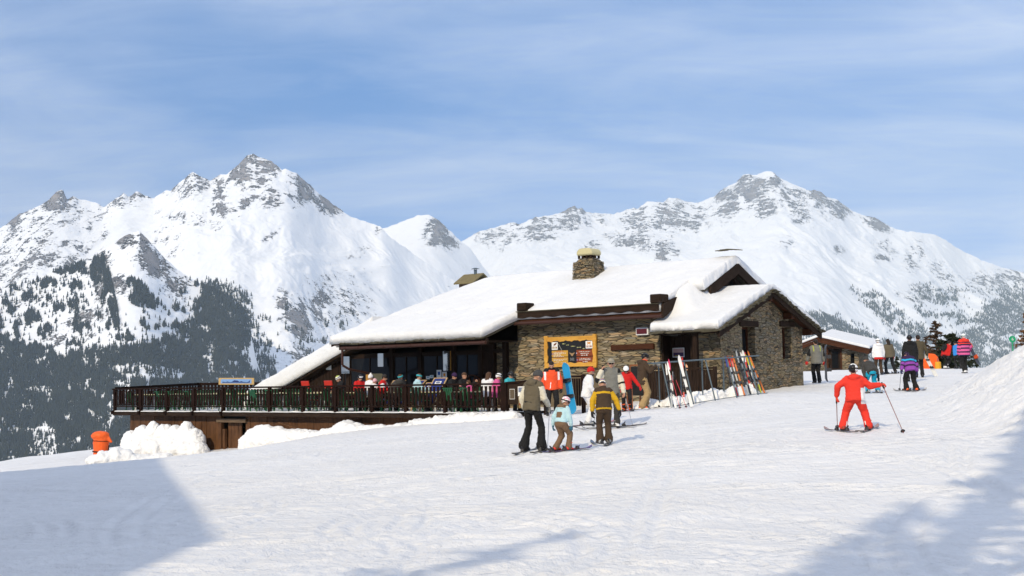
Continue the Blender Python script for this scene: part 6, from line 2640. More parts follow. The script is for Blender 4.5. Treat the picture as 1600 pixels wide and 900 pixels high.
def poster(name, u0_, u1_, v, z0_, z1_, label, rows, cat="poster"):
    """a flat sheet with horizontal colour fields; rows = [(top fraction, material)]"""
    root = empty(name, CO, CROT, label, cat)
    mb = MB()
    mb.bx(u0_, u1_, v, v + .006, z0_, z1_)
    mb.build("sheet", M_WHITE, root)
    h = z1_ - z0_
    for (x0_, x1_, f0, f1, m) in rows:
        mb = MB()
        mb.bx(u0_ + (u1_ - u0_) * x0_, u0_ + (u1_ - u0_) * x1_, v - .004, v - .001, z1_ - h * f1, z1_ - h * f0)
        mb.build("picture_field", m, root)
    return root


M_P1, M_P2, M_P3 = m_plain("print_purple", (.06, .025, .08), .5), m_plain("print_sunset", (.55, .36, .33), .5), m_plain("print_yellow", (.45, .33, .03), .5)
pu = px_u(1060, 5.03, 550)
poster("poster", pu - .24, pu + .24, 5.03, .60, .93, "sunset photo poster in a white border on the dark porch door", [(.06, .94, .08, .5, M_P2), (.06, .94, .5, .9, M_P1), (.2, .5, .78, .88, M_P3)])
pu = px_u(513.5, 4.60, 570)
poster("notice", pu - .17, pu + .17, 4.595, .48, .90, "plain white notice on the dark boarded wall under the lean-to roof", [], "notice")
M_PB, M_PT = m_plain("print_blue", (.03, .10, .35), .5), m_plain("print_teal", (.15, .38, .45), .5)
for px_, z0_, z1_, w_, lab, col in ((686, .02, .36, .13, "white notice with a blue oval emblem in the terrace window", M_PB), (694.5, -.02, .28, .12, "blue bordered notice with an orange emblem in the terrace window", M_INKO), (668.5, 0.0, .12, .10, "small pale notice, left of the two low cards in the terrace window", M_PT), (674.5, .04, .16, .10, "small pale notice, right of the two low cards in the terrace window", M_PT)):
    pu = px_u(px_, 4.6, 590)
    poster("notice", pu - w_, pu + w_, 4.60, z0_, z1_, lab, [(.25, .75, .2, .6, col)], "notice")
# papers on the end panel
ed = (q1 - q0).normalized()
en = Vector((ed.y, -ed.x, 0))
ang = math.atan2(ed.y, ed.x)
for f, w_, za, zb, lab, rows in ((.16, .17, -.72, -.38, "brown photo sheet on the terrace end panel", [(.05, .95, .04, .96, m_plain("print_brown", (.09, .065, .04), .6))]), (.37, .19, -.62, -.30, "white bordered snapshot sheet on the terrace end panel", [(.1, .9, .1, .6, m_plain("print_grey_blue", (.16, .19, .26), .6)), (.5, .9, .5, .75, M_PANY)]),
                                 (.36, .13, -1.02, -.63, "narrow tan sheet hanging low on the terrace end panel", [(.0, 1, .0, 1, m_plain("print_tan", (.22, .15, .06), .6)), (.5, .9, .3, .45, M_PANB), (.1, .5, .6, .75, M_PANB)]), (.74, .42, -.72, -.26, "large weathered grey sheet on the terrace end panel", [(.0, 1, .0, 1, m_plain("weathered_paper", (.30, .28, .21), .8))])):
    c = q0 + (q1 - q0) * f + en * .033
    rot = CROT + ang
    pos = CO + CU * c.x + CV * c.y
    root = empty("paper_sheet", (pos.x, pos.y, 0), rot, lab, "notice")
    mb = MB()
    mb.bx(-w_ / 2, w_ / 2, -.004, .0, za, zb)
    mb.build("sheet", M_WHITE, root)
    for (x0_, x1_, f0, f1, m) in rows:
        mb = MB()
        mb.bx(-w_ / 2 + w_ * x0_, -w_ / 2 + w_ * x1_, -.009 - .002 * (f1 - f0 < .5), -.005, zb - (zb - za) * f1, zb - (zb - za) * f0)
        mb.build("picture_field", m, root)

# ------------------------------------------------------------------ terrace furniture
M_GREENP = m_plain("green_plastic", (.012, .085, .035), .45, 0, .2)
M_TABLE = m_plain("cream_table_top", (.55, .50, .30), .6, 0, .15)
M_BENCHLEG = m_plain("pale_steel_leg", (.55, .55, .52), .5, .2, .1)


def proto_chair():
    root = empty("garden_chair", (0, 0, 0), 0, "green plastic garden chair at the tables behind the front railing", "chair", "green terrace chairs")
    mb = MB()
    mb.box((0, 0, .43), (.44, .42, .035))
    mb.build("seat", M_GREENP, root, bevel=.012)
    mb = MB()
    for k in range(5):
        mb.bar((-.16 + .08 * k, -.21, .44), (-.16 + .08 * k, -.29, .88), .05, .02)
    mb.bar((-.21, -.29, .86), (.21, -.29, .86), .05, .03)
    mb.build("backrest", M_GREENP, root)
    for s in (-1, 1):
        mb = MB()
        mb.bar((s * .22, .18, .62), (s * .22, -.24, .64), .045, .025)
        mb.build("armrest", M_GREENP, root)
        for y in (-1, 1):
            mb = MB()
            mb.bar((s * .19, y * .17, .42), (s * .23, y * .22, 0), .045, .045)
            mb.build("leg", M_GREENP, root)
    return root


def proto_table():
    root = empty("terrace_table", (0, 0, 0), 0, "cream topped terrace table on pale legs behind the railing", "table", "cream terrace tables")
    mb = MB()
    mb.box((0, 0, .72), (1.5, .75, .035))
    mb.build("table_top", M_TABLE, root, bevel=.01)
    mb = MB()
    mb.bx(-.68, .68, -.33, .33, .655, .70)
    mb.build("apron", M_GREENP, root)
    for sx in (-1, 1):
        for sy in (-1, 1):
            mb = MB()
            mb.bar((sx * .62, sy * .28, .66), (sx * .66, sy * .31, 0), .05, .05)
            mb.build("leg", M_BENCHLEG, root)
    return root


def dup(root, M, label=None):
    r = root.copy()
    COL.objects.link(r)
    r.matrix_world = M
    if label:
        r["label"] = label
    for ch in root.children:
        c = ch.copy()
        COL.objects.link(c)
        c.parent = r
    return r


def deckM(u, v, rz):
    p = uv(u, v, DZ + .03)
    return Matrix.Translation(p) @ Matrix.Rotation(CROT + math.radians(rz), 4, 'Z')


pc, pt = proto_chair(), proto_table()
first_c, first_t = True, True
rr = random.Random(12)
tabs = []
u = -21.6
while u < -1.2:
    tabs.append((u, .95 + rr.uniform(-.1, .1)))
    if u < -12.5:
        tabs.append((u + rr.uniform(-.2, .2), 3.1))
    u += rr.uniform(2.0, 2.35)
for (u, v) in tabs:
    M = deckM(u, v, rr.uniform(-4, 4))
    if first_t:
        pt.matrix_world = M
        first_t = False
    else:
        dup(pt, M)
    for (du, dv, rz) in ((-.42, -.62, 0), (.42, -.62, 0), (-.42, .62, 180), (.42, .62, 180)):
        if rr.random() < .12:
            continue
        Mc = deckM(u + du + rr.uniform(-.08, .08), v + dv + rr.uniform(-.05, .05), rz + rr.uniform(-14, 14))
        if first_c:
            pc.matrix_world = Mc
            first_c = False
        else:
            dup(pc, Mc)
# table cloth-like snow / white things are left out; two red chair backs stand out on the left
M_REDP = m_plain("red_plastic", (.55, .035, .02), .45, 0, .1)
for q, px_ in enumerate((483, 519)):
    u = px_u(px_, .55, 600)
    root = empty("red_chair", uv(u, .55, DZ + .03), CROT, "%s of the two red chairs showing above the railing" % ("left" if q == 0 else "right"), "chair", "red terrace chairs")
    mb = MB()
    mb.box((0, .05, .45), (.44, .42, .04))
    mb.build("seat", M_REDP, root, bevel=.01)
    mb = MB()
    mb.bar((0, -.18, 1.02), (0, -.22, 1.20), .44, .03)
    mb.bar((-.18, -.16, .45), (-.18, -.2, 1.1), .035)
    mb.bar((.18, -.16, .45), (.18, -.2, 1.1), .035)
    mb.build("backrest", M_REDP, root)
    for sx in (-1, 1):
        for sy in (-1, 1):
            mb = MB()
            mb.bar((sx * .18, .05 + sy * .18, .44), (sx * .2, .05 + sy * .2, 0), .035)
            mb.build("leg", M_GREYMETAL, root)
# deck chairs
M_CANVAS = m_plain("royal_blue_canvas", (.018, .035, .17), .8, 0, .1)
M_BEECH = m_plain("beech_frame", (.45, .30, .15), .6, 0, .15)
for q, (px_, v, hgt, rz, lab) in enumerate(((574, 2.3, 1.08, 12, "blue canvas deck chair behind the white bobble hat"), (613, 2.2, 1.15, 14, "blue canvas deck chair left of the woman with the teal headband"), (641, 2.4, 1.15, -16, "blue canvas deck chair right of the woman with the teal headband"), (664, 1.7, 1.05, 10, "low blue canvas deck chair with half its white emblem showing"), (677, 1.6, 1.22, 12, "tall blue canvas deck chair with a white oval emblem"))):
    u = px_u(px_, v, 595)
    root = empty("deck_chair", uv(u, v, DZ + .03), CROT + math.radians(rz), lab, "deck chair", "blue deck chairs")
    mb = MB()
    top = V3(0, .55, hgt)
    bot = V3(0, -.45, .25)
    for s in (-1, 1):
        mb.bar(bot + V3(s * .27, 0, 0), top + V3(s * .27, 0, 0), .045, .03)
        mb.bar(V3(s * .24, .55, 0), V3(s * .24, -.35, .55), .04, .03)
        mb.bar(bot + V3(s * .27, 0, 0), V3(s * .27, -.55, 0), .045, .03)
    mb.bar(top + V3(-.29, 0, 0), top + V3(.29, 0, 0), .05, .035)
    mb.bar(bot + V3(-.29, 0, 0), bot + V3(.29, 0, 0), .05, .035)
    mb.build("frame", M_BEECH, root)
    mb = MB()
    a, b = bot + V3(0, -.02, .03), top + V3(0, -.035, -.02)
    mb.bar(a, b, .47, .012)
    cv = mb.build("canvas", M_CANVAS, root)
    d = (b - a).normalized()
    nrm = V3(0, -d.z, d.y)
    c = a + d * ((b - a).length - .22) + nrm * .012
    mb = MB()
    mb.bar(c - d * .07, c + d * .07, .26, .004)
    lg = mb.build("emblem", M_INKW, cv)
    R = Matrix((V3(1, 0, 0), d, nrm)).transposed()
    mb = MB()
    mb.ball(c + nrm * .003, (.10, .05, .003), R=R, nu=16, nv=6)
    mb.build("emblem_oval", m_plain("emblem_grey_blue", (.12, .14, .25), .6), cv)
# wooden menu desk, cartwheel
u = px_u(588, 3.4, 585)
root = empty("menu_desk", uv(u, 3.4, DZ + .03), CROT, "orange wooden desk with a sloping grey top in front of the glazing", "desk")
mb = MB()
mb.prism([(-.30, .0), (-.30, 1.42), (-.02, 1.42), (.26, 1.05), (.26, 0)], -.3, .3, 0, 'y')
mb.build("cabinet", m_wood("orange_pine", (.30, .14, .02), (.48, .24, .04), 4, 'z', .6, .1), root)
mb = MB()
mb.bar((.0, 0, 1.44), (.42, 0, .92), .62, .03)
mb.build("sloping_top", m_plain("grey_top", (.20, .20, .15), .5), root)
u = px_u(736, 4.5, 592)
root = empty("cart_wheel", uv(u, 4.55, -.42), CROT, "old wooden cartwheel leaning on the wall behind the terrace guests", "wheel")
mb = MB()
for k in range(28):
    a0, a1 = 2 * PI * k / 28, 2 * PI * (k + 1) / 28
    mb.bar((.55 * math.cos(a0), 0, .55 * math.sin(a0)), (.55 * math.cos(a1), 0, .55 * math.sin(a1)), .06, .05)
mb.build("rim", M_REDWOOD, root)
for k in range(10):
    a0 = 2 * PI * k / 10
    mb = MB()
    mb.bar((.08 * math.cos(a0), 0, .08 * math.sin(a0)), (.53 * math.cos(a0), 0, .53 * math.sin(a0)), .035)
    mb.build("spoke", M_REDWOOD, root)
mb = MB()
mb.tube((0, -.08, 0), (0, .08, 0), .10, n=12)
mb.build("hub", M_REDWOOD, root)
# panorama board on the far railing
pA, pB = to_uv(at(342, 601, 61)), to_uv(at(397, 601, 60.5))
root = empty("panorama_board", CO, CROT, "long mountain panorama board in a pale wooden frame on the far railing", "sign board")
mb = MB()
mb.bar(pA + V3(0, 0, .16), pB + V3(0, 0, .16), .05, .32)
mb.build("frame", m_wood("pale_frame", (.42, .27, .10), (.58, .40, .18), 4, 'x', .6, .1), root)
dd_ = (pB - pA).normalized()
nn_ = V3(dd_.y, -dd_.x, 0)
mb = MB()
mb.bar(pA + dd_ * .12 + nn_ * .027 + V3(0, 0, .16), pB - dd_ * .12 + nn_ * .027 + V3(0, 0, .16), .006, .20)
pic = mb.build("picture", m_plain("picture_sky", (.20, .35, .62), .5, 0, .2), root)
mb = MB()
L_ = (pB - pA).length
r = random.Random(4)
prev = .14
for k in range(16):
    a, b = pA + dd_ * (.2 + (L_ - .4) * k / 16), pA + dd_ * (.2 + (L_ - .4) * (k + 1) / 16)
    nx = r.uniform(.11, .22)
    o_ = nn_ * .034
    mb.add([a + o_ + V3(0, 0, .09), b + o_ + V3(0, 0, .09), b + o_ + V3(0, 0, nx), a + o_ + V3(0, 0, prev)], [(0, 1, 2, 3)])
    prev = nx
mb.build("picture_ridge", m_plain("picture_ridge", (.02, .04, .16), .5, 0, .2), pic)

# ------------------------------------------------------------------ guests sitting on the terrace
FU, BU, FC, FV = -129.7, 50.3, 140.3, -39.7         # facing right / left along the terrace, the camera, the chalet
K_W, K_BLK = m_cloth("white_knit", (.75, .74, .72)), m_cloth("black_knit", (.014, .013, .014))


def guest(px_, v, yaw, label, jacket, head, H=1.68, dz=0.0, lean=8, nod=10, turn=0, aL=None, aR=None, **kw):
    u = px_u(px_, v, 595)
    a_l = aL or ((-.22, .55, -.85), (.25, .95, .05))
    a_r = aR or ((.22, .55, -.85), (-.25, .95, .05))
    kw.setdefault('bulk', 1.12)
    return person("guest%d_%d" % (px_, yaw), uv(u, v, DZ + .03 + dz), H, yaw, label, jacket, C_BLACK, head, ('walk', B_BLACK), None, lean=lean, nod=nod, turn=turn, hip=.68, feet=((-.14, .42, 0, 4), (.14, .42, 0, -4)), armL=a_l, armR=a_r, fine=.018, group="guests sitting on the terrace", **kw)


def f_stripehat(lc):
    return np.where(lc[:, 2] > .105, 1, np.where(lc[:, 2] > .085, 0, np.where(lc[:, 2] > .045, 2, 0)))


guest(535, .55, BU + 60, "seated guest in a white, lime and grey striped knitted hat", C_BLACK, ('beanie', [K_W, C_GREEN, C_GREY], f_stripehat), nod=24)
guest(561, .80, FU - 20, "seated guest in a red jacket and dark hat with goggles pushed up", C_RED, ('helmet', H_BLACK, {'z': .06, 'lens': M_WHITE}))
guest(577, .55, FV, "seated guest in white with a white bobble hat, seen from behind", C_WHITE, ('beanie', K_W, 'pompom'), lean=4, nod=4)
guest(583, .45, FV + 10, "small seated guest with a pale pink hat beside the white bobble hat", C_WHITE, ('beanie', C_LPINK), H=1.40, dz=.06)
guest(585, 1.55, FC, "seated guest with black hair and black jacket across from the white bobble hat", C_BLACK, ('hair', HAIR_D, .0), nod=20)


def f_redwhite(L, arm, al):
    return np.where((np.abs(L[:, 0] + .06) < .04) | (arm & (np.abs(al - .5) < .3)), 1, 0)


guest(596, .62, FU + 25, "seated guest in a red and white jacket with black hair tied up", C_RED, ('hair', HAIR_D, -.02), jacket_mats=[C_RED, C_WHITE], jacket_fn=f_redwhite)
guest(630, 1.7, FC - 6, "woman facing the camera in black with a patterned teal headband", C_BLACK, ('hair', HAIR_B, .0, 'band', C_TEALL), nod=14, aL=((-.2, .5, -.7), (.6, .6, .7)), aR=((.2, .5, -.7), (-.6, .6, .7)))
guest(650, .55, FV - 35, "seated guest in a pale blue jacket with brown hair under a teal band", C_LBLUE, ('hair', HAIR_B, .02, 'band', C_TEALL), turn=25)
guest(705, .85, FU + 10, "seated guest in black with a dark purple knitted hat", C_BLACK, ('beanie', C_DPURPLE), nod=14)
guest(722, .95, FU, "man in black with short brown hair seen in profile at the table", C_BLACK, ('hair', HAIR_B, .02), nod=2, aL=((-.2, .7, -.5), (.1, .7, .8)), aR=((.2, .6, -.8), (-.2, .9, .1)))
guest(735, .75, BU, "small child in pink at the table, opposite the man in black", C_PINK, ('hair', HAIR_B, .02), H=1.20, dz=.10, aL=((-.2, .7, -.4), (.1, .6, .9)))
guest(761, .62, FV + 18, "seated woman in a white jacket with long brown hair", C_WHITE, ('hair', HAIR_B, -.02, 'long'), turn=-20)
guest(774, .72, FU + 40, "seated guest with a white helmet and pink scarf beside the long brown hair", C_PINK, ('helmet', H_WHITE, {'z': .06, 'lens': H_BLACK}), H=1.62)
guest(794, 1.1, FU, "seated guest in a turquoise jacket with a black helmet at the terrace end", C_TEALL, ('helmet', H_BLACK))
# dark jacket heaped over a chair back
u = px_u(619, .8, 597)
tag(put("draped_jacket", remesh("draped_jacket", [sh_ball(uv(u, .8, DZ + .92), (.24, .16, .24)), sh_ball(uv(u + .1, .85, DZ + 1.13), (.16, .13, .13)), sh_ball(uv(u - .12, .75, DZ + .75), (.2, .18, .28))], .02, 3, .03, 5), C_DGREY, None), "dark grey jacket heaped over a chair back near the teal headband", "jacket")

# ------------------------------------------------------------------ ski rack and everything leaning on it
rA, rB = at(1014, 568, 39.2), at(1182, 556, 40.4)
rack = empty("ski_rack", (0, 0, 0), 0, "long grey steel ski rack of sloping legs and rails in front of the porch", "ski rack")
rd = (rB - rA).normalized()
rn = V3(rd.y, -rd.x, 0).normalized()
mb = MB()
for off in (-.16, .16):
    mb.tube(rA + rn * off, rB + rn * off, .022, n=8)
for k in range(8):
    c = rA.lerp(rB, (k + .5) / 8)
    mb.tube(c - rn * .16, c + rn * .16, .016, n=6)
mb.build("top_rail", M_GREYMETAL, rack)
for k in range(5):
    c = rA.lerp(rB, .10 + .8 * k / 4)
    for s in (-1, 1):
        f = c + rn * s * .42 + rd * .16
        f.z = gz(f.x, f.y) - .05
        mb = MB()
        mb.tube(c + rn * s * .12, f, .022, n=8)
        mb.build("leg", M_GREYMETAL, rack)
mb = MB()
a, b = rA + rn * .42 + rd * .5, rB + rn * .42 + rd * .1
n = 12
pts = []
for k in range(n + 1):
    p = a.lerp(b, k / n)
    pts.append(V3(p.x, p.y, gz(p.x, p.y) + .03))
mb.path(pts, .012, 6)
mb.build("ground_bar", M_GREYMETAL, rack)


def lean_ski(tpx, tpy, bpx, bpy, cols, label, d=None, w=.056, kind='ski', tail=True):
    bot = hit(bpx, bpy, 30, 50)
    top = at(tpx, tpy, bot.y + (.45 if d is None else d))
    dirv = (top - bot).normalized()
    L = (top - bot).length
    if kind == 'pole':
        return pole(top, bot, label, "ski poles leaning on the rack", cols)
    view = V3(bot.x, bot.y, 0).normalized()
    z = -view
    z = (z - dirv * z.dot(dirv)).normalized()
    rz = Matrix.Rotation(rr.uniform(-.5, .5), 3, dirv)
    z = rz @ z
    x = dirv.cross(z)
    R = Matrix((x, dirv, z)).transposed()
    return ski(bot + dirv * L * .46, R, L, cols[0], label, "skis leaning on the rack", w, True, "ski", None, cols[1] if len(cols) > 1 else None, tail)


S_W, S_S, S_R, S_O, S_K, S_Y, S_P, S_B, S_T = m_ski((.70, .70, .68)), m_ski((.34, .36, .37)), m_ski((.50, .03, .03)), m_ski((.48, .13, .02)), m_ski((.03, .03, .035)), m_ski((.50, .50, .04)), m_ski((.62, .05, .14)), m_ski((.03, .05, .25)), m_ski((.03, .30, .28))
lean_ski(1046, 562, 1050, 637, (S_S, S_P), "silver ski with a bright pink tip leaning at the left end of the rack", tail=False)
lean_ski(1041, 569, 1046, 633, (S_K, S_W), "dark ski just left of the pink tipped one on the rack")
lean_ski(1060, 556, 1081, 636, (S_W,), "wide all white ski leaning alone in the middle left of the rack", w=.095)
lean_ski(1077, 550, 1065, 622, (S_O, S_R), "short orange red ski slanting the other way on the rack", w=.11)
lean_ski(1134, 557, 1145, 618, (S_K, S_B), "black ski with a dark blue tip in the right group on the rack")
lean_ski(1138, 557, 1153, 620, (S_W, S_R), "white ski with red ends, left one in the right group")
lean_ski(1145, 556, 1164, 619, (S_O,), "plain orange ski in the middle of the right group on the rack")
lean_ski(1149, 548, 1170, 618, (S_K, S_S), "black ski with a silver tip in the right group on the rack")
lean_ski(1160, 548, 1175, 615, (S_R, S_W), "red ski with a white tip in the right group on the rack", w=.09)
lean_ski(1166, 554, 1184, 615, (S_W, S_Y), "white ski with yellow ends in the right group on the rack")
lean_ski(1168, 549, 1195, 615, (S_O, S_O), "orange ski leaning farthest right on the rack")
lean_ski(1157, 551, 1180, 616, (S_K, S_W), "black ski with white tip beside the yellow ended one")
M_PRED = m_plain("red_pole", (.50, .05, .06), .35, .1, .1)
lean_ski(1047, 580, 1063, 640, M_PRED, "red ski pole, left one of the crossed pair at the rack", kind='pole')
lean_ski(1054, 588, 1073, 638, M_PRED, "red ski pole, right one of the crossed pair at the rack", kind='pole')
lean_ski(1051, 575, 1052, 636, MATS["bare_aluminium"], "silver ski pole beside the pink tipped ski on the rack", kind='pole')
lean_ski(1131, 572, 1128, 612, m_plain("green_pole", (.05, .22, .15), .4), "green ski pole at the left of the right hand ski group", kind='pole')
lean_ski(1152, 560, 1160, 614, M_EDGE, "black ski pole between the orange ski and the silver tipped ski", kind='pole')
lean_ski(1172, 565, 1178, 612, M_EDGE, "black ski pole behind the yellow ended white ski", kind='pole')

lean_ski(1043, 566, 1056, 638, (S_S, S_W), "silver and white ski crossing behind the pink tipped ski")
lean_ski(1142, 558, 1158, 617, (S_S, S_R), "silver ski with red ends just left of the plain orange ski")
lean_ski(1153, 550, 1173, 617, (S_S, S_K), "silver ski with black ends between the silver tipped and red skis")
lean_ski(1163, 551, 1180, 614, (S_K, S_R), "black ski with red ends leaning right of the red ski")
lean_ski(1131, 560, 1139, 616, (S_K, S_T), "black ski with teal ends at the far left of the right group")
lean_ski(1171, 556, 1189, 614, (S_S, S_Y), "silver ski with yellow ends second from the right on the rack")
lean_ski(1066, 558, 1069, 630, (S_K, S_R), "thin black ski with red ends left of the slanting orange one")
lean_ski(1164, 562, 1168, 613, MATS["bare_aluminium"], "silver ski pole among the black skis of the right group", kind='pole')
lean_ski(1141, 566, 1150, 616, M_PRED, "red ski pole beside the white ski of the right group", kind='pole')
lean_ski(1037, 571, 1041, 634, M_EDGE, "black ski pole at the far left leg of the rack", kind='pole')
lean_ski(1070, 574, 1076, 634, M_EDGE, "black ski pole right of the wide white ski on the rack", kind='pole')

# blue snowboard standing against the short fence
bot = hit(896, 634, 32, 46)
bot = V3(bot.x, 40.2, gz(bot.x, 40.2))
bot = tocam(896, 40.2)
top = at(883, 567, 40.6)
dv = (top - bot).normalized()
vz = V3(-.62, -.75, .2)
vz = (vz - dv * vz.dot(dv)).normalized()
R = Matrix((dv.cross(vz), dv, vz)).transposed()
snowboard(bot + dv * (top - bot).length * .5, R, (top - bot).length, m_ski((.02, .26, .52)), "bright blue snowboard with black bindings standing by the short fence", base=m_ski((.55, .56, .5)))


def fence(name, label, p, q, ztop, zbot, nb, mat=M_RAIL, solid=False):
    root = empty(name, CO, CROT, label, "fence")
    p, q = Vector(p), Vector(q)
    d = (q - p).normalized()
    mb = MB()
    mb.bar(p + V3(0, 0, ztop), q + V3(0, 0, ztop), .10, .06)
    mb.build("top_rail", mat, root)
    mb = MB()
    L = (q - p).length
    for k in range(nb):
        c = p + d * (L * (k + .5) / nb)
        w_ = L / nb * (.86 if solid else .6)
        ang = math.atan2(d.y, d.x)
        mb.box(c + V3(0, 0, (ztop + zbot) / 2 - .03), (w_, .025, ztop - zbot - .06), 0, (0, rr.uniform(-.01, .01), ang))
    mb.build("board_panel", mat, root)
    for c in (p, q):
        mb = MB()
        mb.bx(c.x - .05, c.x + .05, c.y - .05, c.y + .05, zbot - .35, ztop + .05)
        mb.build("post", mat, root)
    return root


f0, f1 = to_uv(at(888, 588, 42.3)), to_uv(at(911, 588, 41.0))
fence("short_fence", "short dark balustrade section behind the blue snowboard", (f0.x, f0.y, 0), (f1.x, f1.y, 0), .0, -.95, 6)
fence("porch_fence", "dark fence of upright boards in front of the porch, behind the ski rack", (3.35, 3.5, 0), (6.05, 3.4, 0), .20, -1.05, 22, M_DARKWOOD, True)
mb = MB()
Uf = np.linspace(3.35, 5.3, 40)
tagged = []
# easel behind the man in brown
e0 = tocam(994, 40.3)
root = empty("easel_board", e0, math.radians(12), "reddish wooden easel sign standing behind the man in brown", "sign")
mb = MB()
for s in (-1, 1):
    mb.bar((s * .22, -.25, 0), (s * .17, 0, 1.38), .05, .035)
    mb.bar((s * .22, .35, 0), (s * .17, .02, 1.36), .05, .035)
mb.bar((-.2, 0, 1.37), (.2, 0, 1.37), .05, .05)
mb.build("frame", m_wood("easel_wood", (.16, .05, .02), (.30, .11, .04), 4, 'z', .6, .1), root)
mb = MB()
mb.bar((0, -.19, .42), (0, -.03, 1.32), .36, .02)
mb.build("board", M_SLATEB, root)

# ------------------------------------------------------------------ orange crash mats and the piste marker
M_MAT = m_plain("orange_crash_mat", (.80, .115, .015), .55, 0, .12, 8, .3)
p = at(157, 718, 52.5)
root = empty("padded_post", (p.x, p.y, p.z - .9), 0, "post wrapped in an orange crash mat with a black strap by the snow heap", "crash mat")
sh = [sh_loft([(V3(-.02 + .03 * z, 0, z), V3(1, 0, 0), V3(0, 1, 0), rx, ry) for z, rx, ry in ((0, .20, .2), (.4, .25, .22), (.9, .30, .25), (1.35, .31, .26), (1.6, .33, .27), (1.72, .32, .26), (1.95, .30, .25), (2.02, .2, .2))], 16), sh_ball((-.02, 0, 1.86), (.37, .3, .20)), sh_capsule((.20, 0, 1.88), (.46, -.1, 1.62), .12, .05)]
put("pad", remesh("pad", sh, .025, 2, .02, 3), M_MAT, root)
for z in (1.22, 1.66):
    mb = MB()
    for k in range(20):
        a0, a1 = 2 * PI * k / 20, 2 * PI * (k + 1) / 20
        mb.bar((.02 + .335 * math.cos(a0), .285 * math.sin(a0), z - .02 * math.cos(a0)), (.02 + .335 * math.cos(a1), .285 * math.sin(a1), z - .02 * math.cos(a1)), .02, .045 if z < 1.5 else .02)
    mb.build("strap", C_BLACK, root)
mb = MB()
mb.tube((.33, 0, -.2), (.30, 0, 1.5), .05, n=8)
mb.bar((.36, -.1, .9), (.50, -.1, .4), .03)
mb.build("post", M_DARKWOOD, root)
p = at(1455, 579, 67)
root = empty("crash_mat", (p.x, p.y, p.z - .5), 0, "orange crash mat standing on the crest beside the dark trees", "crash mat")
mb = MB()
mb.prism([(-.62, 0), (.60, 0), (.36, 1.18), (.20, 1.36), (-.14, 1.40), (-.42, 1.1)], -.15, .15, 0, 'y')
mb.build("pad", M_MAT, root, bevel=.05)
mb = MB()
mb.bar((-.5, -.16, .6), (.48, -.16, .6), .01, .05)
mb.build("strap", M_MAT, root)
p = at(1466, 578, 66)
root = empty("yellow_pad", (p.x, p.y, p.z - .3), 0, "small yellow pad beside the orange crash mat on the crest", "crash mat")
mb = MB()
mb.tube((0, 0, 0), (0, 0, .72), .17, .15, 12)
mb.build("pad", m_plain("yellow_foam", (.65, .32, .02), .6), root, bevel=.03)
mb = MB()
mb.tube((0, 0, .72), (0, 0, .9), .02, n=6)
mb.build("post", M_GREYMETAL, root)
p = at(1583, 556, 34)
root = empty("piste_marker", (p.x, p.y, gz(p.x, p.y)), 0, "round green piste marker numbered 6 on a slim green pole", "sign")
M_MGREEN = m_plain("marker_green", (.012, .28, .13), .45, 0, .08)
zt = at(1582, 530, 34).z - gz(p.x, p.y)
mb = MB()
mb.tube((0, 0, -.3), (0, 0, zt - .05), .018, n=8)
mb.build("pole", M_MGREEN, root)
mb = MB()
mb.tube((0, .012, zt), (0, -.012, zt), .088, n=28)
mb.build("disc", M_MGREEN, root)
cu = bpy.data.curves.new("digit", 'FONT')
cu.body = "6"
cu.size = .11
cu.align_x = 'CENTER'
cu.align_y = 'CENTER'
cu.extrude = .002
to = bpy.data.objects.new("digit_tmp", cu)
COL.objects.link(to)
dg = bpy.context.evaluated_depsgraph_get()
dm = bpy.data.meshes.new_from_object(to.evaluated_get(dg))
bpy.data.objects.remove(to)
dm.materials.clear()
dgt = link_mesh("digit", dm, M_INKW, root)
dgt.rotation_euler = (PI / 2, 0, 0)
dgt.location = (0, -.016, zt)

# ------------------------------------------------------------------ small stone hut beyond the crest
h0 = at(1255, 580, 78)
hd = math.radians(-25)
hut = empty("stone_hut", (h0.x, h0.y, h0.z), hd, "small stone hut with a snow covered gable roof beyond the crest", "hut")
W_, D_, HB = 3.35, 3.2, 1.52
hholes = [(1.55, 2.25, -5, 1.30), (2.85, 3.08, .42, 1.0)]
mb = MB()
cells(mb, 0, W_, -5, HB, hholes, lambda m, a, b, c, d: m.bx(a, b, 0, .35, c, d))
ap = 1.10
mb.prism([(.12, HB), (W_ - .12, HB), (ap, HB + .55)], 0, .35, 0, 'y')
mb.bx(0, .35, .35, D_, -5, HB)
mb.bx(W_ - .35, W_, .35, D_, -5, HB)
mb.build("stone_wall", M_STONE_GABLE, hut)
mb = MB()
mb.bx(1.55, 2.25, .18, .24, -2, 1.30)
hd_ = mb.build("door", M_DARKWOOD, hut)
mb = MB()
mb.bx(1.72, 2.10, .17, .178, .15, 1.15)
mb.build("pane", M_GLASS, hd_)
mb = MB()
for a, b, c, d in ((1.45, 1.55, -2, 1.30), (2.25, 2.35, -2, 1.30)):
    mb.bx(a, b, -.03, .12, c, d)
mb.bx(1.25, 2.5, -.05, .12, 1.303, 1.46)
mb.build("door_frame", M_REDWOOD, hut)
mb = MB()
mb.bx(2.85, 3.08, .2, .22, .42, 1.0)
mb.build("window", M_GLASS, hut)


def hut_h(x):
    return HB + .42 - .34 * np.where(x < ap, (ap - x) * 1.05, (x - ap) * .78) + .10


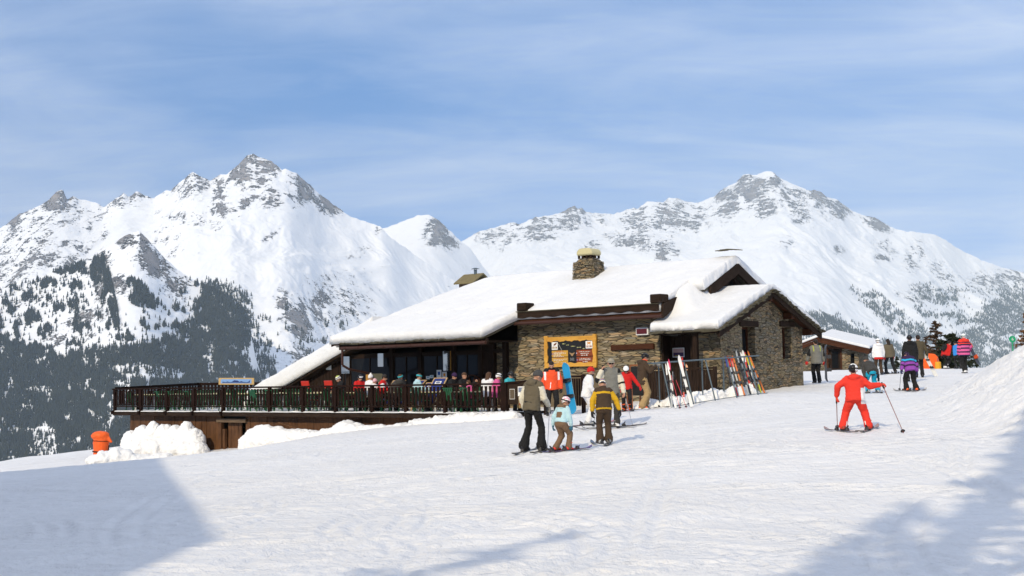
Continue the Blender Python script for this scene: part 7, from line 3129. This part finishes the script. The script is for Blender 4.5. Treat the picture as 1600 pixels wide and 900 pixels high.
for (z0_, z1_, m, nm_, f0_, f1_) in ((-.12, 0.0, M_REDWOOD, "roof", -.60, D_ + .5), (.005, .16, M_SNOW_SOFT, "roof_snow", -.62, D_ + .55)):
    xs = np.concatenate([np.linspace(-.55, ap, 8), np.linspace(ap, W_ + .75, 10)[1:]])
    mb = MB()
    top_ = [(x, float(hut_h(x)) + z1_) for x in xs]
    bot_ = [(x, float(hut_h(x)) + z0_) for x in xs][::-1]
    mb.prism(top_ + bot_, f0_, f1_, 0, 'y')
    mb.v = [(p[0], p[1], p[2] + .10 * (p[1] + .6)) for p in mb.v]      # the roof climbs a little to the back
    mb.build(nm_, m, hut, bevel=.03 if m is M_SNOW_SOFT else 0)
mb = MB()
for xa, xb in ((-.5, ap), (W_ + .7, ap)):
    mb.prism([(xa, float(hut_h(xa)) - .33), (xb, float(hut_h(xb)) - .33), (xb, float(hut_h(xb)) - .125), (xa, float(hut_h(xa)) - .125)], -.58, -.50, 0, 'y')
mb.bar((W_ + .62, -.5, float(hut_h(W_ + .7)) - .22), (W_ + .62, D_ + .4, float(hut_h(W_ + .7)) - .22 + .39), .13, .18)
mb.build("barge_board", M_REDWOOD, hut)

# ------------------------------------------------------------------ near trees
M_TWIG = m_plain("larch_twigs", (.085, .05, .028), .9, 0, .4)
M_TWIG2 = m_plain("rusty_larch_twigs", (.17, .075, .025), .9, 0, .4)
M_PINE = m_plain("pine_needles", (.022, .030, .014), .9, 0, .5, 3)
M_TRUNK = m_plain("bark", (.05, .035, .025), .95, 0, .4, 8, .6)


def tree(loc, H, rad, label, leaf, seed, n_br=70, leafs=26, lsize=.16, start=.15, droop=.25, cat="tree", group=None, name="conifer", power=1.0):
    r = random.Random(seed)
    root = empty(name, loc, 0, label, cat, group)
    mb = MB()
    pts = [V3(.03 * H * r.uniform(-.3, .3) * (k / 6), .03 * H * r.uniform(-.3, .3) * (k / 6), H * k / 6) for k in range(7)]
    for k in range(6):
        mb.tube(pts[k], pts[k + 1], .024 * H * (1 - k / 6.3), .024 * H * (1 - (k + 1) / 6.3), 8)
    tr = mb.build("trunk", M_TRUNK, root)
    bm_ = MB()
    V, Fc = [], []
    for b in range(n_br):
        f = start + (1 - start) * (b + r.random()) / n_br
        z = H * f
        L = rad * ((1 - f) ** power * 1.0 + .06) * r.uniform(.55, 1.15)
        a = r.uniform(0, 2 * PI)
        d = V3(math.cos(a), math.sin(a), r.uniform(-droop, .35))
        p0 = V3(0, 0, z)
        p1 = p0 + d * L
        bm_.tube(p0, p1, .012 * L + .006, .004, 5)
        for q in range(leafs):
            t = r.uniform(.15, 1.0)
            c = p0.lerp(p1, t) + V3(r.gauss(0, .09), r.gauss(0, .09), r.gauss(0, .05) - .05 * t) * L * .9
            s = lsize * r.uniform(.5, 1.3)
            e1 = V3(r.gauss(0, 1), r.gauss(0, 1), r.gauss(0, .5)).normalized() * s
            e2 = V3(r.gauss(0, 1), r.gauss(0, 1), r.gauss(0, .6)).normalized() * s * .45
            n0 = len(V)
            V += [c - e1, c + e2, c + e1, c - e2]
            Fc.append((n0, n0 + 1, n0 + 2, n0 + 3))
    bm_.build("limbs", M_TRUNK, root)
    me = mesh_np("crown", [tuple(v) for v in V], Fc, smooth=False)
    link_mesh("crown", me, leaf, root)
    return root


def tree_at(px_, py_, d, **kw):
    p = at(px_, py_, d)
    return tree((p.x, p.y, p.z - 1.2), **kw)


tree_at(1465, 578, 82, H=4.3, rad=2.2, label="bare brown larch with drooping twigs standing behind the crest", leaf=M_TWIG, seed=3, n_br=80, leafs=40, lsize=.12, droop=.35)
tree_at(1490, 578, 80, H=3.4, rad=1.9, label="dark bushy pine beside the bare larch, behind the striped jacket", leaf=M_PINE, seed=4, n_br=70, leafs=50, lsize=.17, start=.02, power=.55)
tree_at(1478, 578, 78, H=2.5, rad=1.9, label="lower dark pine at the foot of the bare larch", leaf=M_PINE, seed=5, n_br=50, leafs=40, lsize=.16, start=.0, power=.5)
tree_at(1448, 578, 80, H=3.2, rad=1.5, label="thin brown larch sapling left of the bare larch", leaf=M_TWIG, seed=6, n_br=50, leafs=24, lsize=.10)
tree_at(1402, 581, 72, H=2.0, rad=.55, label="very small dark pine on the crest near the white jacket", leaf=M_PINE, seed=7, n_br=36, leafs=34, lsize=.11, start=.0)
tree_at(1606, 560, 62, H=3.4, rad=1.3, label="rusty brown larch at the right edge behind the snow bank", leaf=M_TWIG2, seed=8, n_br=50, leafs=24, lsize=.11)

# ------------------------------------------------------------------ ploughed snow heaps against the terrace
def worley(x, y, z, seed):
    """random value of the nearest jittered cell: angular clods"""
    ix, iy, iz = np.floor(x).astype(int), np.floor(y).astype(int), np.floor(z).astype(int)
    best, val = np.full(x.shape, 9e9), np.zeros(x.shape)
    for a in (-1, 0, 1):
        for b in (-1, 0, 1):
            for c in (-1, 0, 1):
                h = _perm[(_perm[(_perm[(ix + a) & 511] + iy + b) & 511] + iz + c + seed) & 511]
                h2, h3, h4 = _perm[(h + 71) & 511], _perm[(h + 191) & 511], _perm[(h + 331) & 511]
                d = (x - ix - a - h / 511.0) ** 2 + (y - iy - b - h2 / 511.0) ** 2 + (z - iz - c - h3 / 511.0) ** 2
                val = np.where(d < best, h4 / 511.0, val)
                best = np.minimum(best, d)
    return val


def heap(name, label, balls, vox, amp, seed, mat=M_SNOW_HEAP):
    me = remesh(name, [sh_ball(c, r, None, 16, 10) for c, r in balls], vox, 14)
    n = len(me.vertices)
    co = np.empty(n * 3, np.float32)
    no = np.empty(n * 3, np.float32)
    me.vertices.foreach_get("co", co)
    me.vertices.foreach_get("normal", no)
    co, no = co.reshape(-1, 3).astype(float), no.reshape(-1, 3)
    a, b = co[:, 0] + co[:, 1] * .6, co[:, 2] * 1.3 - co[:, 1] * .4
    w = .9 * (ridged(a / .8, b / .75, 4, seed, .65) - .62) + .9 * (worley(co[:, 0] / .26, co[:, 1] / .26, co[:, 2] / .2, seed) - .5) + .6 * (worley(co[:, 0] / .11, co[:, 1] / .11, co[:, 2] / .09, seed + 7) - .5) + .5 * fbm(a / .22, b / .2, 4, seed + 3, .65)
    co = co + no * (w * amp)[:, None]
    me.vertices.foreach_set("co", co.astype(np.float32).ravel())
    me.update()
    return tag(put(name, me, mat, None), label, "snow heap")


r = random.Random(21)
bl = []
for (px_, top_, v) in ((205, 672, -.5), (222, 664, -.4), (240, 658, -.35), (258, 662, -.4), (275, 663, -.4), (292, 657, -.35), (304, 668, -.5), (308, 690, -.7), (214, 690, -.8), (240, 685, -.9), (270, 685, -.9), (292, 688, -.9)):
    u = px_u(px_, v, 690)
    p = uv(u, v)
    zt = at(px_, top_, p.y).z
    zb = gz(p.x, p.y)
    bl.append(((p.x, p.y, (zt + zb - .3) / 2), (.42 + r.uniform(0, .12), .42 + r.uniform(0, .1), max(.2, (zt - zb + .3) / 2))))
heap("snow_heap", "tall craggy heap of ploughed snow against the plank wall below the terrace", bl, .045, .065, 5)
bl = []
for px_ in range(148, 262, 7):
    p = at(px_, 716 - max(0, px_ - 170) * .02, 51.5 + (px_ - 150) * .01)
    hgt = .30 + .30 * max(0, 1 - abs(px_ - 182) / 30)
    bl.append(((p.x, p.y, p.z - .12), (.36, .5, hgt * r.uniform(.75, 1.1))))
heap("snow_heap", "low lumpy snow heap at the piste edge beside the orange padded post", bl, .05, .055, 8)
bl = []
px_ = 388
while px_ < 650:
    f = (px_ - 388) / 262
    v = -.25 - .25 * r.random()
    u = px_u(px_, v, 670)
    p = uv(u, v)
    top_ = np.interp(px_, [388, 395, 420, 440, 470, 500, 520, 540, 570, 600, 650], [676, 666, 664, 668, 672, 670, 668, 658, 664, 664, 660]) + r.uniform(-2, 2)
    zt = at(px_, float(top_), p.y).z
    zb = gz(p.x, p.y)
    bl.append(((p.x, p.y, (zt + zb - .3) / 2), (.42, .45, max(.15, (zt - zb + .3) / 2))))
    px_ += r.uniform(5, 9)
heap("snow_heap", "long low ridge of ploughed snow along the plank wall right of the cellar door", bl, .05, .055, 11)
bl = []
for px_ in range(655, 800, 8):
    v = -.15
    u = px_u(px_, v, 655)
    p = uv(u, v)
    bl.append(((p.x, p.y, gz(p.x, p.y) - .02), (.4, .45, .27 * r.uniform(.6, 1.2))))
heap("snow_heap", "thin ridge of trodden snow below the right end of the railing", bl, .05, .07, 14)
bl = []
for k in range(46):
    f = k / 45
    c = rA.lerp(rB, f * .95 + .02) - rn * r.uniform(.1, 1.2)
    bl.append(((c.x, c.y, gz(c.x, c.y) - .03), (.30, .30, r.uniform(.12, .34))))
heap("snow_heap", "lumpy untrodden snow between the ski rack and the porch fence", bl, .045, .07, 17)
# plank lying on the long ridge
pa, pb = at(436, 660, 50.0), at(470, 671, 49.6)
mb = MB()
mb.bar(pa, pb, .12, .03)
tag(mb.build("loose_plank", M_PLANK, None), "loose pale plank leaning on the plank wall above the snow ridge", "plank")

# ------------------------------------------------------------------ behind the viewpoint: what throws the big shadows
st = empty("lift_station", (0, 0, 0), 0, "tall timber lift station behind and left of the viewpoint", "building")
foot = [(-22.6, 25.2), (-13.3, -3.9), (-13.5, -16), (-30, -18), (-36, 22)]
mb = MB()
mb.prism(foot, -14, 10.7, 0, 'z')
mb.build("wall", M_DARKWOOD, st)
mb = MB()
cxy = (sum(p[0] for p in foot) / 5, sum(p[1] for p in foot) / 5)
mb.prism(foot, 10.702, 11.1, 0, 'z')
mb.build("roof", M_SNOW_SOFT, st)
for k in range(4):
    f = .2 + .2 * k
    a = V3(-13.3, -3.9, 0).lerp(V3(-22.6, 25.2, 0), f)
    mb = MB()
    mb.box((a.x, a.y, 5), (.2, 1.6, 1.6), 0, (0, 0, math.radians(17.7)))
    mb.build("window", M_GLASS, st)
for q, (sx, sy, H_, rad) in enumerate(((10.6, 25.5, 19, 2.6), (8.2, 21.0, 18, 2.4), (9.8, 19.5, 20, 2.8), (5.6, 17.6, 18, 2.6), (7.2, 15.0, 19, 3.0), (3.6, 13.6, 17, 2.6), (6.0, 12.0, 17, 2.8), (1.0, 15.8, 16, 3.2))):
    # the top of the crown throws its shadow to (sx, sy)
    zs = gz(sx, sy)
    t = 0
    while True:
        t += .5
        x, y, z = sx + to_sun.x * t, sy + to_sun.y * t, zs + to_sun.z * t
        g = float(ground(np.array([x]), np.array([y]))[0])
        if z - g >= H_ or t > 150:
            break
    tree((x, y, g - .3), H_, rad, "tall larch on the slope behind the viewpoint", M_TWIG, 40 + q, n_br=80, leafs=(13 if q < 7 else 6), lsize=.26, start=.2, group="larches behind the viewpoint", name="larch")
